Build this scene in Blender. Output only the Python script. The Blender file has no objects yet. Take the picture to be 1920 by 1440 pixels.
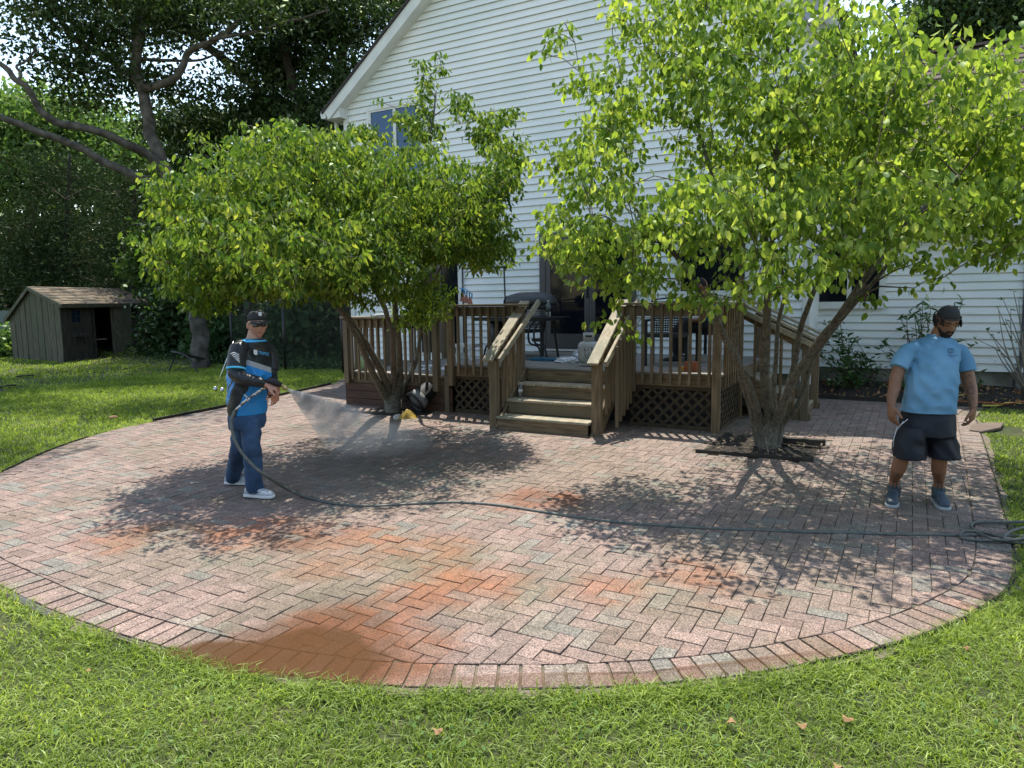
import bpy, bmesh, math, random
import numpy as np
from mathutils import Vector, Matrix, noise
random.seed(7); RNG = np.random.RandomState(7)
rad = math.radians
scene = bpy.context.scene
C = scene.collection
# ------------------------------------------------------------------ camera, sky, sun, exposure
# world frame: X along the house wall (to the right), Y away towards the house, Z up
FPX = 1331.0; YAW = rad(29.35); PITCH = rad(6.66); ROLL = rad(-0.78); CAMH = 1.81; SLOPE = 0.015
F = Vector((-math.sin(YAW)*math.cos(PITCH), math.cos(YAW)*math.cos(PITCH), -math.sin(PITCH)))
R0 = Vector((math.cos(YAW), math.sin(YAW), 0)); U0 = R0.cross(F)
CR = R0*math.cos(ROLL)+U0*math.sin(ROLL); CU = U0*math.cos(ROLL)-R0*math.sin(ROLL)
FH = Vector((-math.sin(YAW), math.cos(YAW), 0))
EYE = Vector((0, 0, CAMH))
cam_d = bpy.data.cameras.new('camera'); cam = bpy.data.objects.new('camera', cam_d); C.objects.link(cam)
cam.matrix_world = Matrix(((CR.x, CU.x, -F.x, 0), (CR.y, CU.y, -F.y, 0), (CR.z, CU.z, -F.z, CAMH), (0, 0, 0, 1)))
cam_d.sensor_width = 36; cam_d.lens = 36*FPX/1920; cam_d.clip_end = 600; cam_d.clip_start = .05
scene.camera = cam
world = bpy.data.worlds.new('World'); scene.world = world; world.use_nodes = True
wn = world.node_tree.nodes; wl = world.node_tree.links
SUNV = Vector((-.22, .36, 1)).normalized()       # towards the sun
sky = wn.new('ShaderNodeTexSky'); sky.sky_type = 'NISHITA'; sky.sun_disc = False
sky.sun_elevation = math.asin(SUNV.z); sky.sun_rotation = math.atan2(SUNV.x, SUNV.y)
sky.air_density = 1.0; sky.dust_density = .4; sky.ozone_density = 1.0
bg = wn['Background']; bg.inputs['Strength'].default_value = .15
tint = wn.new('ShaderNodeVectorMath'); tint.operation = 'MULTIPLY'; tint.inputs[1].default_value = (1.12, 1.0, .84)   # camera white balance for open shade
wl.new(sky.outputs[0], tint.inputs[0]); wl.new(tint.outputs[0], bg.inputs['Color'])
sd = bpy.data.lights.new('sun', 'SUN'); so = bpy.data.objects.new('sun', sd); C.objects.link(so)
sd.energy = 3.0; sd.angle = rad(.53); sd.color = (1, .95, .84)
so.rotation_euler = SUNV.to_track_quat('Z', 'Y').to_euler(); so.location = (0, 0, 30)
vs = scene.view_settings
vs.view_transform = 'Standard'; vs.look = 'None'; vs.exposure = 1.42; vs.gamma = 1; vs.use_curve_mapping = False
scene.render.engine = 'CYCLES'
cy = scene.cycles
cy.max_bounces = 8; cy.diffuse_bounces = 4; cy.glossy_bounces = 3; cy.transmission_bounces = 6; cy.transparent_max_bounces = 12; cy.volume_bounces = 1
cy.use_denoising = True; cy.sample_clamp_indirect = 6; cy.caustics_reflective = False; cy.caustics_refractive = False
try: cy.volume_step_rate = 1.0; cy.volume_max_steps = 96
except Exception: pass

# ------------------------------------------------------------------ measuring helpers (photo pixel -> point in the place)
def ray(x, y): return F + CR*((x-960)/FPX) - CU*((y-720)/FPX)
def at_d(x, y, d): return EYE + ray(x, y)*d
def at_v(x, y, v): r = ray(x, y); return EYE + r*(v/r.y)
def at_z(x, y, z): r = ray(x, y); return EYE + r*((z-CAMH)/r.z)
def at_g(x, y, h=0): r = ray(x, y); return EYE + r*((h-CAMH)/(r.z-SLOPE*r.y))
def gz(y): return SLOPE*y
def V3(*a): return Vector(a)

# ------------------------------------------------------------------ materials
MATS = {}
def nodes_of(name):
    m = bpy.data.materials.new(name); m.use_nodes = True; MATS[name] = m
    n = m.node_tree.nodes; l = m.node_tree.links
    return m, n, l, n['Principled BSDF']
def setp(b, **k):
    for a, v in k.items():
        a = a.replace('_', ' ')
        if a in b.inputs: b.inputs[a].default_value = v
def rgba(c): return (c[0], c[1], c[2], 1)
def mat(name, c1, c2=None, scale=8, rough=.7, metal=0, bump=0, bscale=None, stretch=(1, 1, 1), coord='Object', detail=5, spec=.4, lo=.35, hi=.65, c3=None, s3=1.5):
    m, n, l, b = nodes_of(name)
    setp(b, Base_Color=rgba(c1), Roughness=rough, Metallic=metal, Specular_IOR_Level=spec)
    if c2 is None and not bump: return m
    tc = n.new('ShaderNodeTexCoord'); mp = n.new('ShaderNodeMapping'); mp.inputs['Scale'].default_value = stretch
    if coord == 'World':
        g = n.new('ShaderNodeNewGeometry'); l.new(g.outputs['Position'], mp.inputs[0])
    else: l.new(tc.outputs[coord], mp.inputs[0])
    if c2 is not None:
        t = n.new('ShaderNodeTexNoise'); t.inputs['Scale'].default_value = scale; t.inputs['Detail'].default_value = detail
        l.new(mp.outputs[0], t.inputs['Vector'])
        r = n.new('ShaderNodeValToRGB'); r.color_ramp.elements[0].position = lo; r.color_ramp.elements[1].position = hi
        r.color_ramp.elements[0].color = rgba(c1); r.color_ramp.elements[1].color = rgba(c2)
        l.new(t.outputs['Fac'], r.inputs[0]); out = r.outputs[0]
        if c3 is not None:
            t3 = n.new('ShaderNodeTexNoise'); t3.inputs['Scale'].default_value = s3; t3.inputs['Detail'].default_value = 3
            l.new(mp.outputs[0] if coord != 'World' else mp.outputs[0], t3.inputs['Vector'])
            r3 = n.new('ShaderNodeValToRGB'); r3.color_ramp.elements[0].position = .45; r3.color_ramp.elements[1].position = .62
            l.new(t3.outputs['Fac'], r3.inputs[0])
            mx = n.new('ShaderNodeMixRGB'); mx.inputs[2].default_value = rgba(c3)
            l.new(r3.outputs[0], mx.inputs[0]); l.new(out, mx.inputs[1]); out = mx.outputs[0]
        l.new(out, b.inputs['Base Color'])
    if bump:
        t2 = n.new('ShaderNodeTexNoise'); t2.inputs['Scale'].default_value = bscale or scale*2; t2.inputs['Detail'].default_value = 6
        l.new(mp.outputs[0], t2.inputs['Vector'])
        bp = n.new('ShaderNodeBump'); bp.inputs['Strength'].default_value = bump; bp.inputs['Distance'].default_value = .02
        l.new(t2.outputs['Fac'], bp.inputs['Height']); l.new(bp.outputs[0], b.inputs['Normal'])
    return m
def leafmat(name, cols, trans=.45, rough=.62, tcol=(1.0, 1.0, .52), gloss=.12):
    """leaf surface: colour varies leaf by leaf (colour attribute), light passes through"""
    m, n, l, b = nodes_of(name); n.remove(b)
    at = n.new('ShaderNodeAttribute'); at.attribute_name = 'leafrand'
    r = n.new('ShaderNodeValToRGB'); cr = r.color_ramp
    while len(cr.elements) < len(cols): cr.elements.new(.5)
    for i, (p, c) in enumerate(cols): cr.elements[i].position = p; cr.elements[i].color = rgba(c)
    l.new(at.outputs['Fac'], r.inputs[0])
    d = n.new('ShaderNodeBsdfDiffuse'); t = n.new('ShaderNodeBsdfTranslucent'); g = n.new('ShaderNodeBsdfGlossy')
    g.inputs['Roughness'].default_value = rough; g.inputs['Color'].default_value = (.75, .85, .6, 1)
    mc = n.new('ShaderNodeMixRGB'); mc.blend_type = 'MULTIPLY'; mc.inputs[0].default_value = 1; mc.inputs[2].default_value = (tcol[0]*2.0 if False else tcol[0], tcol[1], tcol[2], 1)
    br = n.new('ShaderNodeBrightContrast'); br.inputs['Bright'].default_value = 0
    sc = n.new('ShaderNodeVectorMath'); sc.operation = 'SCALE'; sc.inputs['Scale'].default_value = 1.9
    l.new(r.outputs[0], mc.inputs[1]); l.new(mc.outputs[0], sc.inputs[0])
    l.new(r.outputs[0], d.inputs[0]); l.new(sc.outputs[0], t.inputs[0])
    m1 = n.new('ShaderNodeMixShader'); m1.inputs[0].default_value = trans
    m2 = n.new('ShaderNodeMixShader'); m2.inputs[0].default_value = gloss
    fr = n.new('ShaderNodeFresnel'); fr.inputs[0].default_value = 1.45
    mm = n.new('ShaderNodeMath'); mm.operation = 'MULTIPLY_ADD'; mm.inputs[1].default_value = gloss; mm.inputs[2].default_value = gloss*.04
    l.new(fr.outputs[0], mm.inputs[0]); l.new(mm.outputs[0], m2.inputs[0])
    l.new(d.outputs[0], m1.inputs[1]); l.new(t.outputs[0], m1.inputs[2]); l.new(m1.outputs[0], m2.inputs[1]); l.new(g.outputs[0], m2.inputs[2])
    l.new(m2.outputs[0], n['Material Output'].inputs[0])
    return m
mat('vinyl_siding', (.84, .84, .82), (.79, .80, .78), 1.3, .6, bump=.03, bscale=60, stretch=(1, 1, 1), coord='World', c3=(.74, .77, .75), s3=.8)
mat('white_trim', (.72, .72, .69), (.62, .62, .59), 3, .5)
mat('foundation', (.30, .28, .24), (.20, .19, .16), 5, .9, bump=.4, bscale=40, c3=(.13, .13, .10), s3=2)
mat('roof_edge', (.035, .03, .03), (.06, .05, .05), 20, .9)
mat('roof_shingle', (.16, .12, .10), (.09, .07, .06), 14, .95, bump=.5, bscale=80, coord='World')
mat('shed_shingle', (.30, .24, .17), (.14, .11, .08), 6, .95, bump=.5, bscale=60, coord='World', c3=(.10, .09, .07), s3=1.2)
mat('wood_vertical', (.235, .165, .092), (.105, .07, .04), 9, .8, bump=.35, bscale=25, stretch=(3, 3, .35), coord='World', c3=(.135, .105, .068), s3=.9)
mat('wood_horizontal', (.235, .165, .092), (.11, .075, .043), 9, .8, bump=.35, bscale=25, stretch=(.35, 3, 3), coord='World', c3=(.14, .11, .07), s3=.7)
mat('wood_lattice_shaded', (.085, .058, .034), (.045, .032, .02), 9, .85, bump=.2, coord='World')  # brown lattice wood, with the deep shade there put into its colour
mat('wood_pale', (.42, .36, .26), (.25, .20, .135), 9, .75, bump=.3, bscale=25, stretch=(2.5, .5, 2), coord='World', c3=(.25, .23, .17), s3=2)
mat('wood_floor', (.27, .25, .22), (.17, .155, .13), 8, .8, bump=.3, bscale=25, stretch=(.4, 3, 3), coord='World')
mat('wood_red', (.085, .042, .028), (.05, .027, .019), 7, .75, bump=.2, bscale=20, stretch=(.4, 2, 2), coord='World')
mat('wood_shed', (.15, .13, .088), (.06, .052, .037), 7, .9, bump=.4, bscale=20, stretch=(3, 3, .4), coord='World', c3=(.08, .082, .052), s3=1.1)
mat('wood_shed_shaded', (.075, .065, .052), (.035, .03, .026), 7, .9, bump=.4, bscale=20, stretch=(3, 3, .4), coord='World')  # darker copy of the shed wood, shade of the front put into the colour
mat('timber_dark', (.05, .04, .032), (.025, .02, .017), 9, .85, bump=.3)
mat('lawn_soil', (.045, .060, .016), (.025, .032, .012), 14, 1, bump=.6, bscale=60, coord='World', c3=(.075, .075, .03), s3=1.7)
mat('forest_floor', (.035, .035, .02), (.06, .055, .03), 6, 1, bump=.6, bscale=30, coord='World')
mat('sand', (.19, .155, .115), (.10, .085, .06), 20, .95, bump=.5, bscale=120, coord='World')
mat('gravel_soil', (.16, .135, .10), (.08, .075, .045), 9, .95, bump=.7, bscale=90, coord='World', c3=(.05, .075, .025), s3=5)
mat('mulch', (.045, .035, .026), (.016, .013, .011), 25, 1, bump=1, bscale=70, coord='World')
mat('wood_chip', (.20, .16, .11), (.09, .07, .05), 30, .9)
mat('edging_plastic', (.012, .012, .012), rough=.5)
mat('bark', (.16, .135, .11), (.075, .062, .05), 9, .9, bump=.8, bscale=22, stretch=(2.5, 2.5, .5), coord='World')
mat('bark_dark', (.075, .06, .047), (.035, .028, .022), 7, .95, bump=1, bscale=14, stretch=(2.5, 2.5, .35), coord='World')
mat('bark_limb', (.13, .115, .095), (.05, .043, .035), 5, .95, bump=.9, bscale=14, coord='World')
mat('bark_dogwood', (.13, .115, .088), (.065, .055, .042), 10, .85, bump=.7, bscale=30, coord='World', stretch=(1.6, 1.6, .9), c3=(.155, .145, .115), s3=22)
mat('twig', (.10, .075, .05), rough=.8)
mat('twig_pale', (.22, .19, .15), rough=.8)
mat('black_metal', (.012, .012, .013), rough=.4, spec=.5)
mat('bronze_frame', (.075, .07, .068), rough=.45)
mat('grey_metal', (.33, .33, .34), rough=.35, metal=.8)
mat('fence_wire', (.10, .10, .10), rough=.6, metal=.3)
mat('dish_grey', (.30, .30, .31), rough=.5)
mat('grill_paint', (.055, .06, .068), (.045, .05, .056), 20, .45)
mat('grill_black', (.01, .01, .011), rough=.6)
mat('white_plastic', (.70, .70, .68), (.55, .54, .5), 12, .45)
mat('tank_paint', (.46, .46, .44), (.36, .35, .33), 14, .45)
mat('print_dark', (.03, .03, .03), rough=.6)
mat('print_white', (.75, .75, .78), rough=.6)
mat('print_blue', (.10, .42, .75), rough=.6)
mat('print_navy', (.03, .06, .12), rough=.7)
mat('foil', (.55, .56, .58), rough=.3, metal=.5, bump=.8, bscale=25)
mat('black_plastic', (.018, .018, .019), (.03, .03, .032), 18, .5)
mat('pot_band', (.22, .23, .23), (.12, .12, .12), 40, .7)
mat('bag_yellow', (.36, .24, .03), (.24, .16, .03), 9, .5, bump=.4, bscale=14)
mat('bag_white', (.5, .5, .48), rough=.5)
mat('red_block', (.28, .10, .05), rough=.8)
mat('toy_yellow', (.65, .33, .02), rough=.5)
mat('melon', (.35, .5, .25), rough=.5)
mat('blue_plastic', (.02, .30, .62), rough=.5)
mat('pink_cloth', (.5, .22, .17), (.35, .15, .12), 30, .9)
mat('grey_cloth', (.36, .38, .36), (.25, .27, .25), 30, .9)
mat('teal_cloth', (.02, .09, .14), rough=.9)
mat('hose_grey', (.075, .08, .07), (.12, .125, .11), 30, .45, coord='World')
mat('hose_pale', (.30, .30, .25), rough=.4)
mat('hose_orange', (.45, .13, .04), rough=.55)
mat('hose_yellow', (.50, .42, .07), rough=.5)
mat('brass', (.42, .34, .16), rough=.3, metal=.9)
mat('steel', (.55, .55, .55), rough=.25, metal=.9)
mat('gun_black', (.012, .012, .013), rough=.5)
mat('stone_step', (.15, .11, .085), (.10, .075, .058), 8, .85, bump=.3)
mat('shed_far_paint', (.15, .18, .17), rough=.7)
mat('skin_light', (.50, .26, .18), (.44, .20, .14), 14, .5, bump=.08, bscale=90)
mat('skin_tan', (.27, .125, .07), (.22, .10, .055), 14, .48, bump=.08, bscale=90)
mat('hair_dark', (.008, .006, .005), (.02, .014, .01), 60, .75, bump=.8, bscale=160)
mat('lip', (.30, .12, .10), rough=.5)
mat('lip_dark', (.16, .065, .05), rough=.5)
mat('tattoo', (.035, .03, .035), rough=.6)
mat('lens_dark', (.008, .008, .009), rough=.08, spec=.8)
mat('cap_black', (.022, .022, .024), (.03, .03, .033), 30, .75)
mat('jersey_black', (.010, .010, .012), (.02, .02, .023), 6, .45, bump=.5, bscale=7)
mat('jersey_blue', (.012, .24, .56), (.02, .30, .66), 5, .5, bump=.5, bscale=7)
mat('jersey_grey', (.36, .36, .37), rough=.5)
mat('jersey_cyan', (.10, .55, .85), rough=.5)
mat('denim', (.028, .065, .14), (.05, .11, .21), 10, .8, bump=.5, bscale=12, c3=(.02, .045, .10), s3=5)
mat('shoe_white', (.62, .63, .66), (.40, .41, .45), 18, .5)
mat('sole_white', (.66, .66, .66), rough=.5)
mat('sole_dark', (.03, .03, .035), rough=.6)
mat('shorts_navy', (.006, .008, .014), (.011, .013, .022), 5, .65, bump=.45, bscale=6)
mat('boot_slate', (.055, .075, .095), (.04, .055, .07), 8, .5, bump=.1)
mat('boot_grey', (.17, .20, .22), rough=.55)
mat('sole_grey', (.34, .36, .36), rough=.6)
mat('shirt_dark_blue', (.02, .10, .2), rough=.8)
mat('fallen_leaf', (.24, .12, .05), (.33, .2, .09), 9, .8)
mat('fallen_green', (.06, .10, .03), rough=.7)
mat('tee_blue', (.15, .31, .47), (.19, .36, .52), 3.0, .85, bump=.4, bscale=5, c3=(.11, .25, .39), s3=2.6)
# brick: colour per piece from a colour attribute, aggregate specks, wear
def brick_material():
    m, n, l, b = nodes_of('paver')
    at = n.new('ShaderNodeAttribute'); at.attribute_name = 'tint'
    g = n.new('ShaderNodeNewGeometry')
    v = n.new('ShaderNodeTexVoronoi'); v.inputs['Scale'].default_value = 190; l.new(g.outputs['Position'], v.inputs['Vector'])
    vr = n.new('ShaderNodeValToRGB'); e = vr.color_ramp.elements; e[0].position = .0; e[0].color = (.42, .42, .42, 1); e[1].position = 1; e[1].color = (1.75, 1.75, 1.7, 1)
    x = e.new(.55); x.color = (.92, .9, .9, 1)
    sx = n.new('ShaderNodeSeparateXYZ'); l.new(v.outputs['Color'], sx.inputs[0]); l.new(sx.outputs[0], vr.inputs[0])
    mu = n.new('ShaderNodeMixRGB'); mu.blend_type = 'MULTIPLY'; mu.inputs[0].default_value = 1
    l.new(at.outputs['Color'], mu.inputs[1]); l.new(vr.outputs[0], mu.inputs[2])
    t = n.new('ShaderNodeTexNoise'); t.inputs['Scale'].default_value = 9; t.inputs['Detail'].default_value = 6; l.new(g.outputs['Position'], t.inputs['Vector'])
    tr = n.new('ShaderNodeValToRGB'); tr.color_ramp.elements[0].position = .3; tr.color_ramp.elements[1].position = .7
    tr.color_ramp.elements[0].color = (.78, .80, .78, 1); tr.color_ramp.elements[1].color = (1.12, 1.1, 1.08, 1); l.new(t.outputs['Fac'], tr.inputs[0])
    m2 = n.new('ShaderNodeMixRGB'); m2.blend_type = 'MULTIPLY'; m2.inputs[0].default_value = 1
    l.new(mu.outputs[0], m2.inputs[1]); l.new(tr.outputs[0], m2.inputs[2]); l.new(m2.outputs[0], b.inputs['Base Color'])
    wr = n.new('ShaderNodeMapRange'); wr.inputs[1].default_value = 0; wr.inputs[2].default_value = 1; wr.inputs[3].default_value = .78; wr.inputs[4].default_value = .30
    l.new(at.outputs['Alpha'], wr.inputs[0]); l.new(wr.outputs[0], b.inputs['Roughness'])
    bp = n.new('ShaderNodeBump'); bp.inputs['Strength'].default_value = .45; bp.inputs['Distance'].default_value = .004
    l.new(v.outputs['Distance'], bp.inputs['Height']); l.new(bp.outputs[0], b.inputs['Normal'])
    setp(b, Specular_IOR_Level=.35)
brick_material()
def glass_material():
    m, n, l, b = nodes_of('window_glass')
    setp(b, Base_Color=(.006, .008, .012, 1), Roughness=.06, Specular_IOR_Level=.16)
    t = n.new('ShaderNodeTexNoise'); t.inputs['Scale'].default_value = 1.2
    tc = n.new('ShaderNodeTexCoord'); l.new(tc.outputs['Object'], t.inputs['Vector'])
    bp = n.new('ShaderNodeBump'); bp.inputs['Strength'].default_value = .05; l.new(t.outputs['Fac'], bp.inputs['Height']); l.new(bp.outputs[0], b.inputs['Normal'])
    m, n, l, b = nodes_of('sky_tint_glass')
    setp(b, Base_Color=(.02, .05, .10, 1), Roughness=.03, Specular_IOR_Level=1.0, Metallic=.55)  # mirrored sky is put into the blue base colour of the pane
    m, n, l, b = nodes_of('clear_plastic')
    setp(b, Base_Color=(.75, .8, .82, 1), Roughness=.08, Transmission_Weight=.8, IOR=1.2)
    for nm_, c_, a_ in (('puddle_water', (.11, .055, .024), .55), ('damp_mud', (.15, .07, .032), .26)):
        m, n, l, b = nodes_of(nm_); setp(b, Base_Color=rgba(c_), Roughness=.05 if nm_ == 'puddle_water' else .3, Specular_IOR_Level=.5, IOR=1.33)
        at = n.new('ShaderNodeAttribute'); at.attribute_name = 'leafrand'; g = n.new('ShaderNodeNewGeometry'); t = n.new('ShaderNodeTexNoise'); t.inputs['Scale'].default_value = 6; t.inputs['Detail'].default_value = 6; l.new(g.outputs['Position'], t.inputs['Vector'])
        ad = n.new('ShaderNodeMath'); ad.operation = 'MULTIPLY_ADD'; ad.inputs[1].default_value = 1.2; l.new(t.outputs['Fac'], ad.inputs[0]); l.new(at.outputs['Fac'], ad.inputs[2])
        mr = n.new('ShaderNodeMapRange'); mr.inputs[1].default_value = .75; mr.inputs[2].default_value = 1.25; mr.inputs[3].default_value = 0; mr.inputs[4].default_value = a_; l.new(ad.outputs[0], mr.inputs[0]); l.new(mr.outputs[0], b.inputs['Alpha'])
    m, n, l, b = nodes_of('clear_puddle')
    setp(b, Base_Color=(.07, .06, .05, 1), Roughness=.02, Specular_IOR_Level=.5, Alpha=.6, IOR=1.33)
glass_material()
leafmat('leaf_dogwood', [(0, (.030, .070, .015)), (.35, (.080, .140, .022)), (.7, (.20, .26, .045)), (1, (.32, .32, .07))], trans=.48)
leafmat('leaf_dogwood_pale', [(0, (.052, .105, .020)), (.35, (.145, .22, .036)), (.7, (.31, .385, .08)), (1, (.45, .47, .13))], trans=.48)
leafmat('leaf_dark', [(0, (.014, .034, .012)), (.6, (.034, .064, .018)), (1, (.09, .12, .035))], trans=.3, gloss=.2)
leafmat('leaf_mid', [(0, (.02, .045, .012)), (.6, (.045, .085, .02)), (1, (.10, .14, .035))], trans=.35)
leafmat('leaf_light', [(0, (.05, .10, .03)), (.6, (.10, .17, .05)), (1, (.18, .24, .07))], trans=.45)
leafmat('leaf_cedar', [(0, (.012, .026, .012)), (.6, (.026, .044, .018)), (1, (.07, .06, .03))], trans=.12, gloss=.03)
leafmat('leaf_weed', [(0, (.05, .10, .03)), (.6, (.10, .18, .05)), (1, (.17, .26, .08))], trans=.35, gloss=.02)
leafmat('leaf_ivy', [(0, (.016, .04, .016)), (.6, (.035, .075, .028)), (1, (.10, .15, .06))], trans=.2, gloss=.05)
leafmat('leaf_rhodo', [(0, (.015, .04, .012)), (.7, (.035, .085, .02)), (1, (.08, .16, .03))], trans=.25, gloss=.2)
leafmat('grass_blade', [(0, (.080, .125, .022)), (.5, (.20, .275, .048)), (.85, (.35, .42, .10)), (.95, (.48, .46, .20)), (1, (.52, .45, .24))], trans=.42, gloss=.08)
M = MATS

# ------------------------------------------------------------------ mesh helpers
ORG = {}
def tag(o, label=None, cat=None, group=None, kind=None):
    if label: o['label'] = label
    if cat: o['category'] = cat
    if group: o['group'] = group
    if kind: o['kind'] = kind
    return o
def thing(name, label, cat, loc=(0, 0, 0), group=None, kind=None):
    o = bpy.data.objects.new(name, None); C.objects.link(o); o.location = loc; o.empty_display_size = .1
    ORG[o.name] = Vector(loc); return tag(o, label, cat, group, kind)
def link(name, me, parent, org):
    o = bpy.data.objects.new(name, me); C.objects.link(o)
    if parent is not None: o.parent = parent
    else: o.location = org
    ORG[o.name] = org; return o
class MB:
    def __init__(s): s.v = []; s.f = []; s.m = []; s.cm = 0; s.sm = []; s.smooth = False
    def add(s, vs, fs):
        b = len(s.v); s.v.extend([Vector(q) for q in vs])
        for f in fs: s.f.append([i+b for i in f]); s.m.append(s.cm); s.sm.append(s.smooth)
        return s
    def box(s, lo, hi):
        x0, y0, z0 = lo; x1, y1, z1 = hi
        return s.add([(x0,y0,z0),(x1,y0,z0),(x1,y1,z0),(x0,y1,z0),(x0,y0,z1),(x1,y0,z1),(x1,y1,z1),(x0,y1,z1)],
                     [(0,3,2,1),(4,5,6,7),(0,1,5,4),(1,2,6,5),(2,3,7,6),(3,0,4,7)])
    def obox(s, c, a, b, d):       # centre and three half-axis vectors
        c, a, b, d = map(Vector, (c, a, b, d))
        return s.add([c-a-b-d, c+a-b-d, c+a+b-d, c-a+b-d, c-a-b+d, c+a-b+d, c+a+b+d, c-a+b+d],
                     [(0,3,2,1),(4,5,6,7),(0,1,5,4),(1,2,6,5),(2,3,7,6),(3,0,4,7)])
    def beam(s, p, q, w, h, up=(0, 0, 1)):   # bar from p to q; w sideways, h along up
        p, q, up = Vector(p), Vector(q), Vector(up); d = q-p; t = d.normalized()
        sd_ = t.cross(up); sd_ = sd_.normalized() if sd_.length > 1e-4 else Vector((1, 0, 0)); u = sd_.cross(t).normalized()
        return s.obox((p+q)/2, d/2, sd_*w/2, u*h/2)
    def tube(s, pts, rr, n=8, caps=True, ab=None):
        pts = [Vector(p) for p in pts]; k = len(pts)
        if not hasattr(rr, '__len__'): rr = [rr]*k
        sm = s.smooth; s.smooth = True
        b = len(s.v); prev = None; vs_ = []
        for i, p in enumerate(pts):
            t = (pts[min(i+1, k-1)]-pts[max(i-1, 0)])
            t = t.normalized() if t.length > 1e-9 else Vector((0, 0, 1))
            if prev is None:
                a = t.cross(Vector((0, 0, 1)) if abs(t.z) < .9 else Vector((1, 0, 0))).normalized()
            else:
                a = prev-t*prev.dot(t); a = a.normalized() if a.length > 1e-6 else t.orthogonal().normalized()
            prev = a; c = t.cross(a); r = rr[i]
            for j in range(n):
                an = 2*math.pi*j/n; vs_.append(p+a*(r*math.cos(an))+c*(r*math.sin(an)))
        fs = []
        for i in range(k-1):
            for j in range(n):
                j2 = (j+1) % n; fs.append((i*n+j, i*n+j2, (i+1)*n+j2, (i+1)*n+j))
        if caps: fs.append(tuple(range(n-1, -1, -1))); fs.append(tuple(range((k-1)*n, k*n)))
        s.add(vs_, fs); s.smooth = sm; return s
    def loft(s, rings, caps=True):  # rings of equal count
        sm = s.smooth; s.smooth = True; n = len(rings[0]); vs_ = [Vector(p) for r in rings for p in r]; k = len(rings); fs = []
        for i in range(k-1):
            for j in range(n):
                j2 = (j+1) % n; fs.append((i*n+j, i*n+j2, (i+1)*n+j2, (i+1)*n+j))
        if caps: fs.append(tuple(range(n-1, -1, -1))); fs.append(tuple(range((k-1)*n, k*n)))
        s.add(vs_, fs); s.smooth = sm; return s
    def lathe(s, c, prof, n=20, axis=(0, 0, 1), xa=None):
        c = Vector(c); t = Vector(axis).normalized(); a = t.orthogonal().normalized() if xa is None else Vector(xa); b = t.cross(a)
        return s.loft([[c+t*h+a*(r*math.cos(2*math.pi*j/n))+b*(r*math.sin(2*math.pi*j/n)) for j in range(n)] for r, h in prof])
    def ell(s, c, ax, ay, az, n=12, m=8):
        c = Vector(c); ax, ay, az = Vector(ax), Vector(ay), Vector(az); R_ = []
        for i in range(m+1):
            ph = math.pi*i/m; q = max(math.sin(ph), .02)
            R_.append([c-az*math.cos(ph)+ax*(q*math.cos(2*math.pi*j/n))+ay*(q*math.sin(2*math.pi*j/n)) for j in range(n)])
        return s.loft(R_)
    def prism(s, poly, z0, z1, zf=None):   # poly list of (x,y), top z from function or const
        n = len(poly); vs_ = [(x, y, z0 if zf is None else zf(x, y)+z0) for x, y in poly]+[(x, y, z1 if zf is None else zf(x, y)+z1) for x, y in poly]
        return s.add(vs_, [tuple(range(n-1, -1, -1)), tuple(range(n, 2*n))]+[(i, (i+1) % n, (i+1) % n+n, i+n) for i in range(n)])
    def build(s, name, mats, parent=None, org=None, kind=None):
        if org is None: org = ORG[parent.name] if parent is not None else Vector((0, 0, 0))
        org = Vector(org); me = bpy.data.meshes.new(name)
        me.from_pydata([tuple(q-org) for q in s.v], [], s.f)
        for m_ in (mats if isinstance(mats, (list, tuple)) else [mats]): me.materials.append(M[m_] if isinstance(m_, str) else m_)
        me.polygons.foreach_set('material_index', s.m); me.polygons.foreach_set('use_smooth', s.sm); me.update()
        o = link(name, me, parent, org)
        if kind: o['kind'] = kind
        return o
def bevel(o, w=.006, seg=1):
    b = o.modifiers.new('bevel', 'BEVEL'); b.width = w; b.segments = seg; b.limit_method = 'ANGLE'; return o
def remesh(o, vox=.007, it=3, fac=.5):
    r = o.modifiers.new('remesh', 'REMESH'); r.mode = 'VOXEL'; r.voxel_size = vox; r.use_smooth_shade = True
    if it:
        s = o.modifiers.new('smooth', 'SMOOTH'); s.iterations = it; s.factor = fac
    return o
def npmesh(name, verts, faces, m_, parent=None, org=(0, 0, 0), attr=None, kind=None, smooth=False):
    """verts (N,3), faces (K,k) all the same size; attr per-vertex float 'leafrand'"""
    org = np.array(org, float); me = bpy.data.meshes.new(name); N = len(verts); K, k = faces.shape
    me.vertices.add(N); me.vertices.foreach_set('co', (verts-org).astype(np.float32).ravel())
    me.loops.add(K*k); me.loops.foreach_set('vertex_index', faces.astype(np.int32).ravel())
    me.polygons.add(K); me.polygons.foreach_set('loop_start', np.arange(0, K*k, k, dtype=np.int32))
    if smooth: me.polygons.foreach_set('use_smooth', np.ones(K, bool))
    me.update(calc_edges=True); me.materials.append(M[m_])
    if attr is not None:
        a = me.attributes.new('leafrand', 'FLOAT', 'POINT'); a.data.foreach_set('value', attr.astype(np.float32))
    o = link(name, me, parent, Vector(org))
    if kind: o['kind'] = kind
    return o
def catmull(pts, n=8, closed=False):
    P = [Vector(p) for p in pts]; out = []; k = len(P)
    rng = range(k) if closed else range(k-1)
    for i in rng:
        if closed: a, b, c, d = P[i-1], P[i], P[(i+1) % k], P[(i+2) % k]
        else: a, b, c, d = P[max(i-1, 0)], P[i], P[i+1], P[min(i+2, k-1)]
        for j in range(n):
            t = j/n; out.append(.5*((2*b)+(c-a)*t+(2*a-5*b+4*c-d)*t*t+(3*b-a-3*c+d)*t**3))
    if not closed: out.append(P[-1])
    return out
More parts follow.
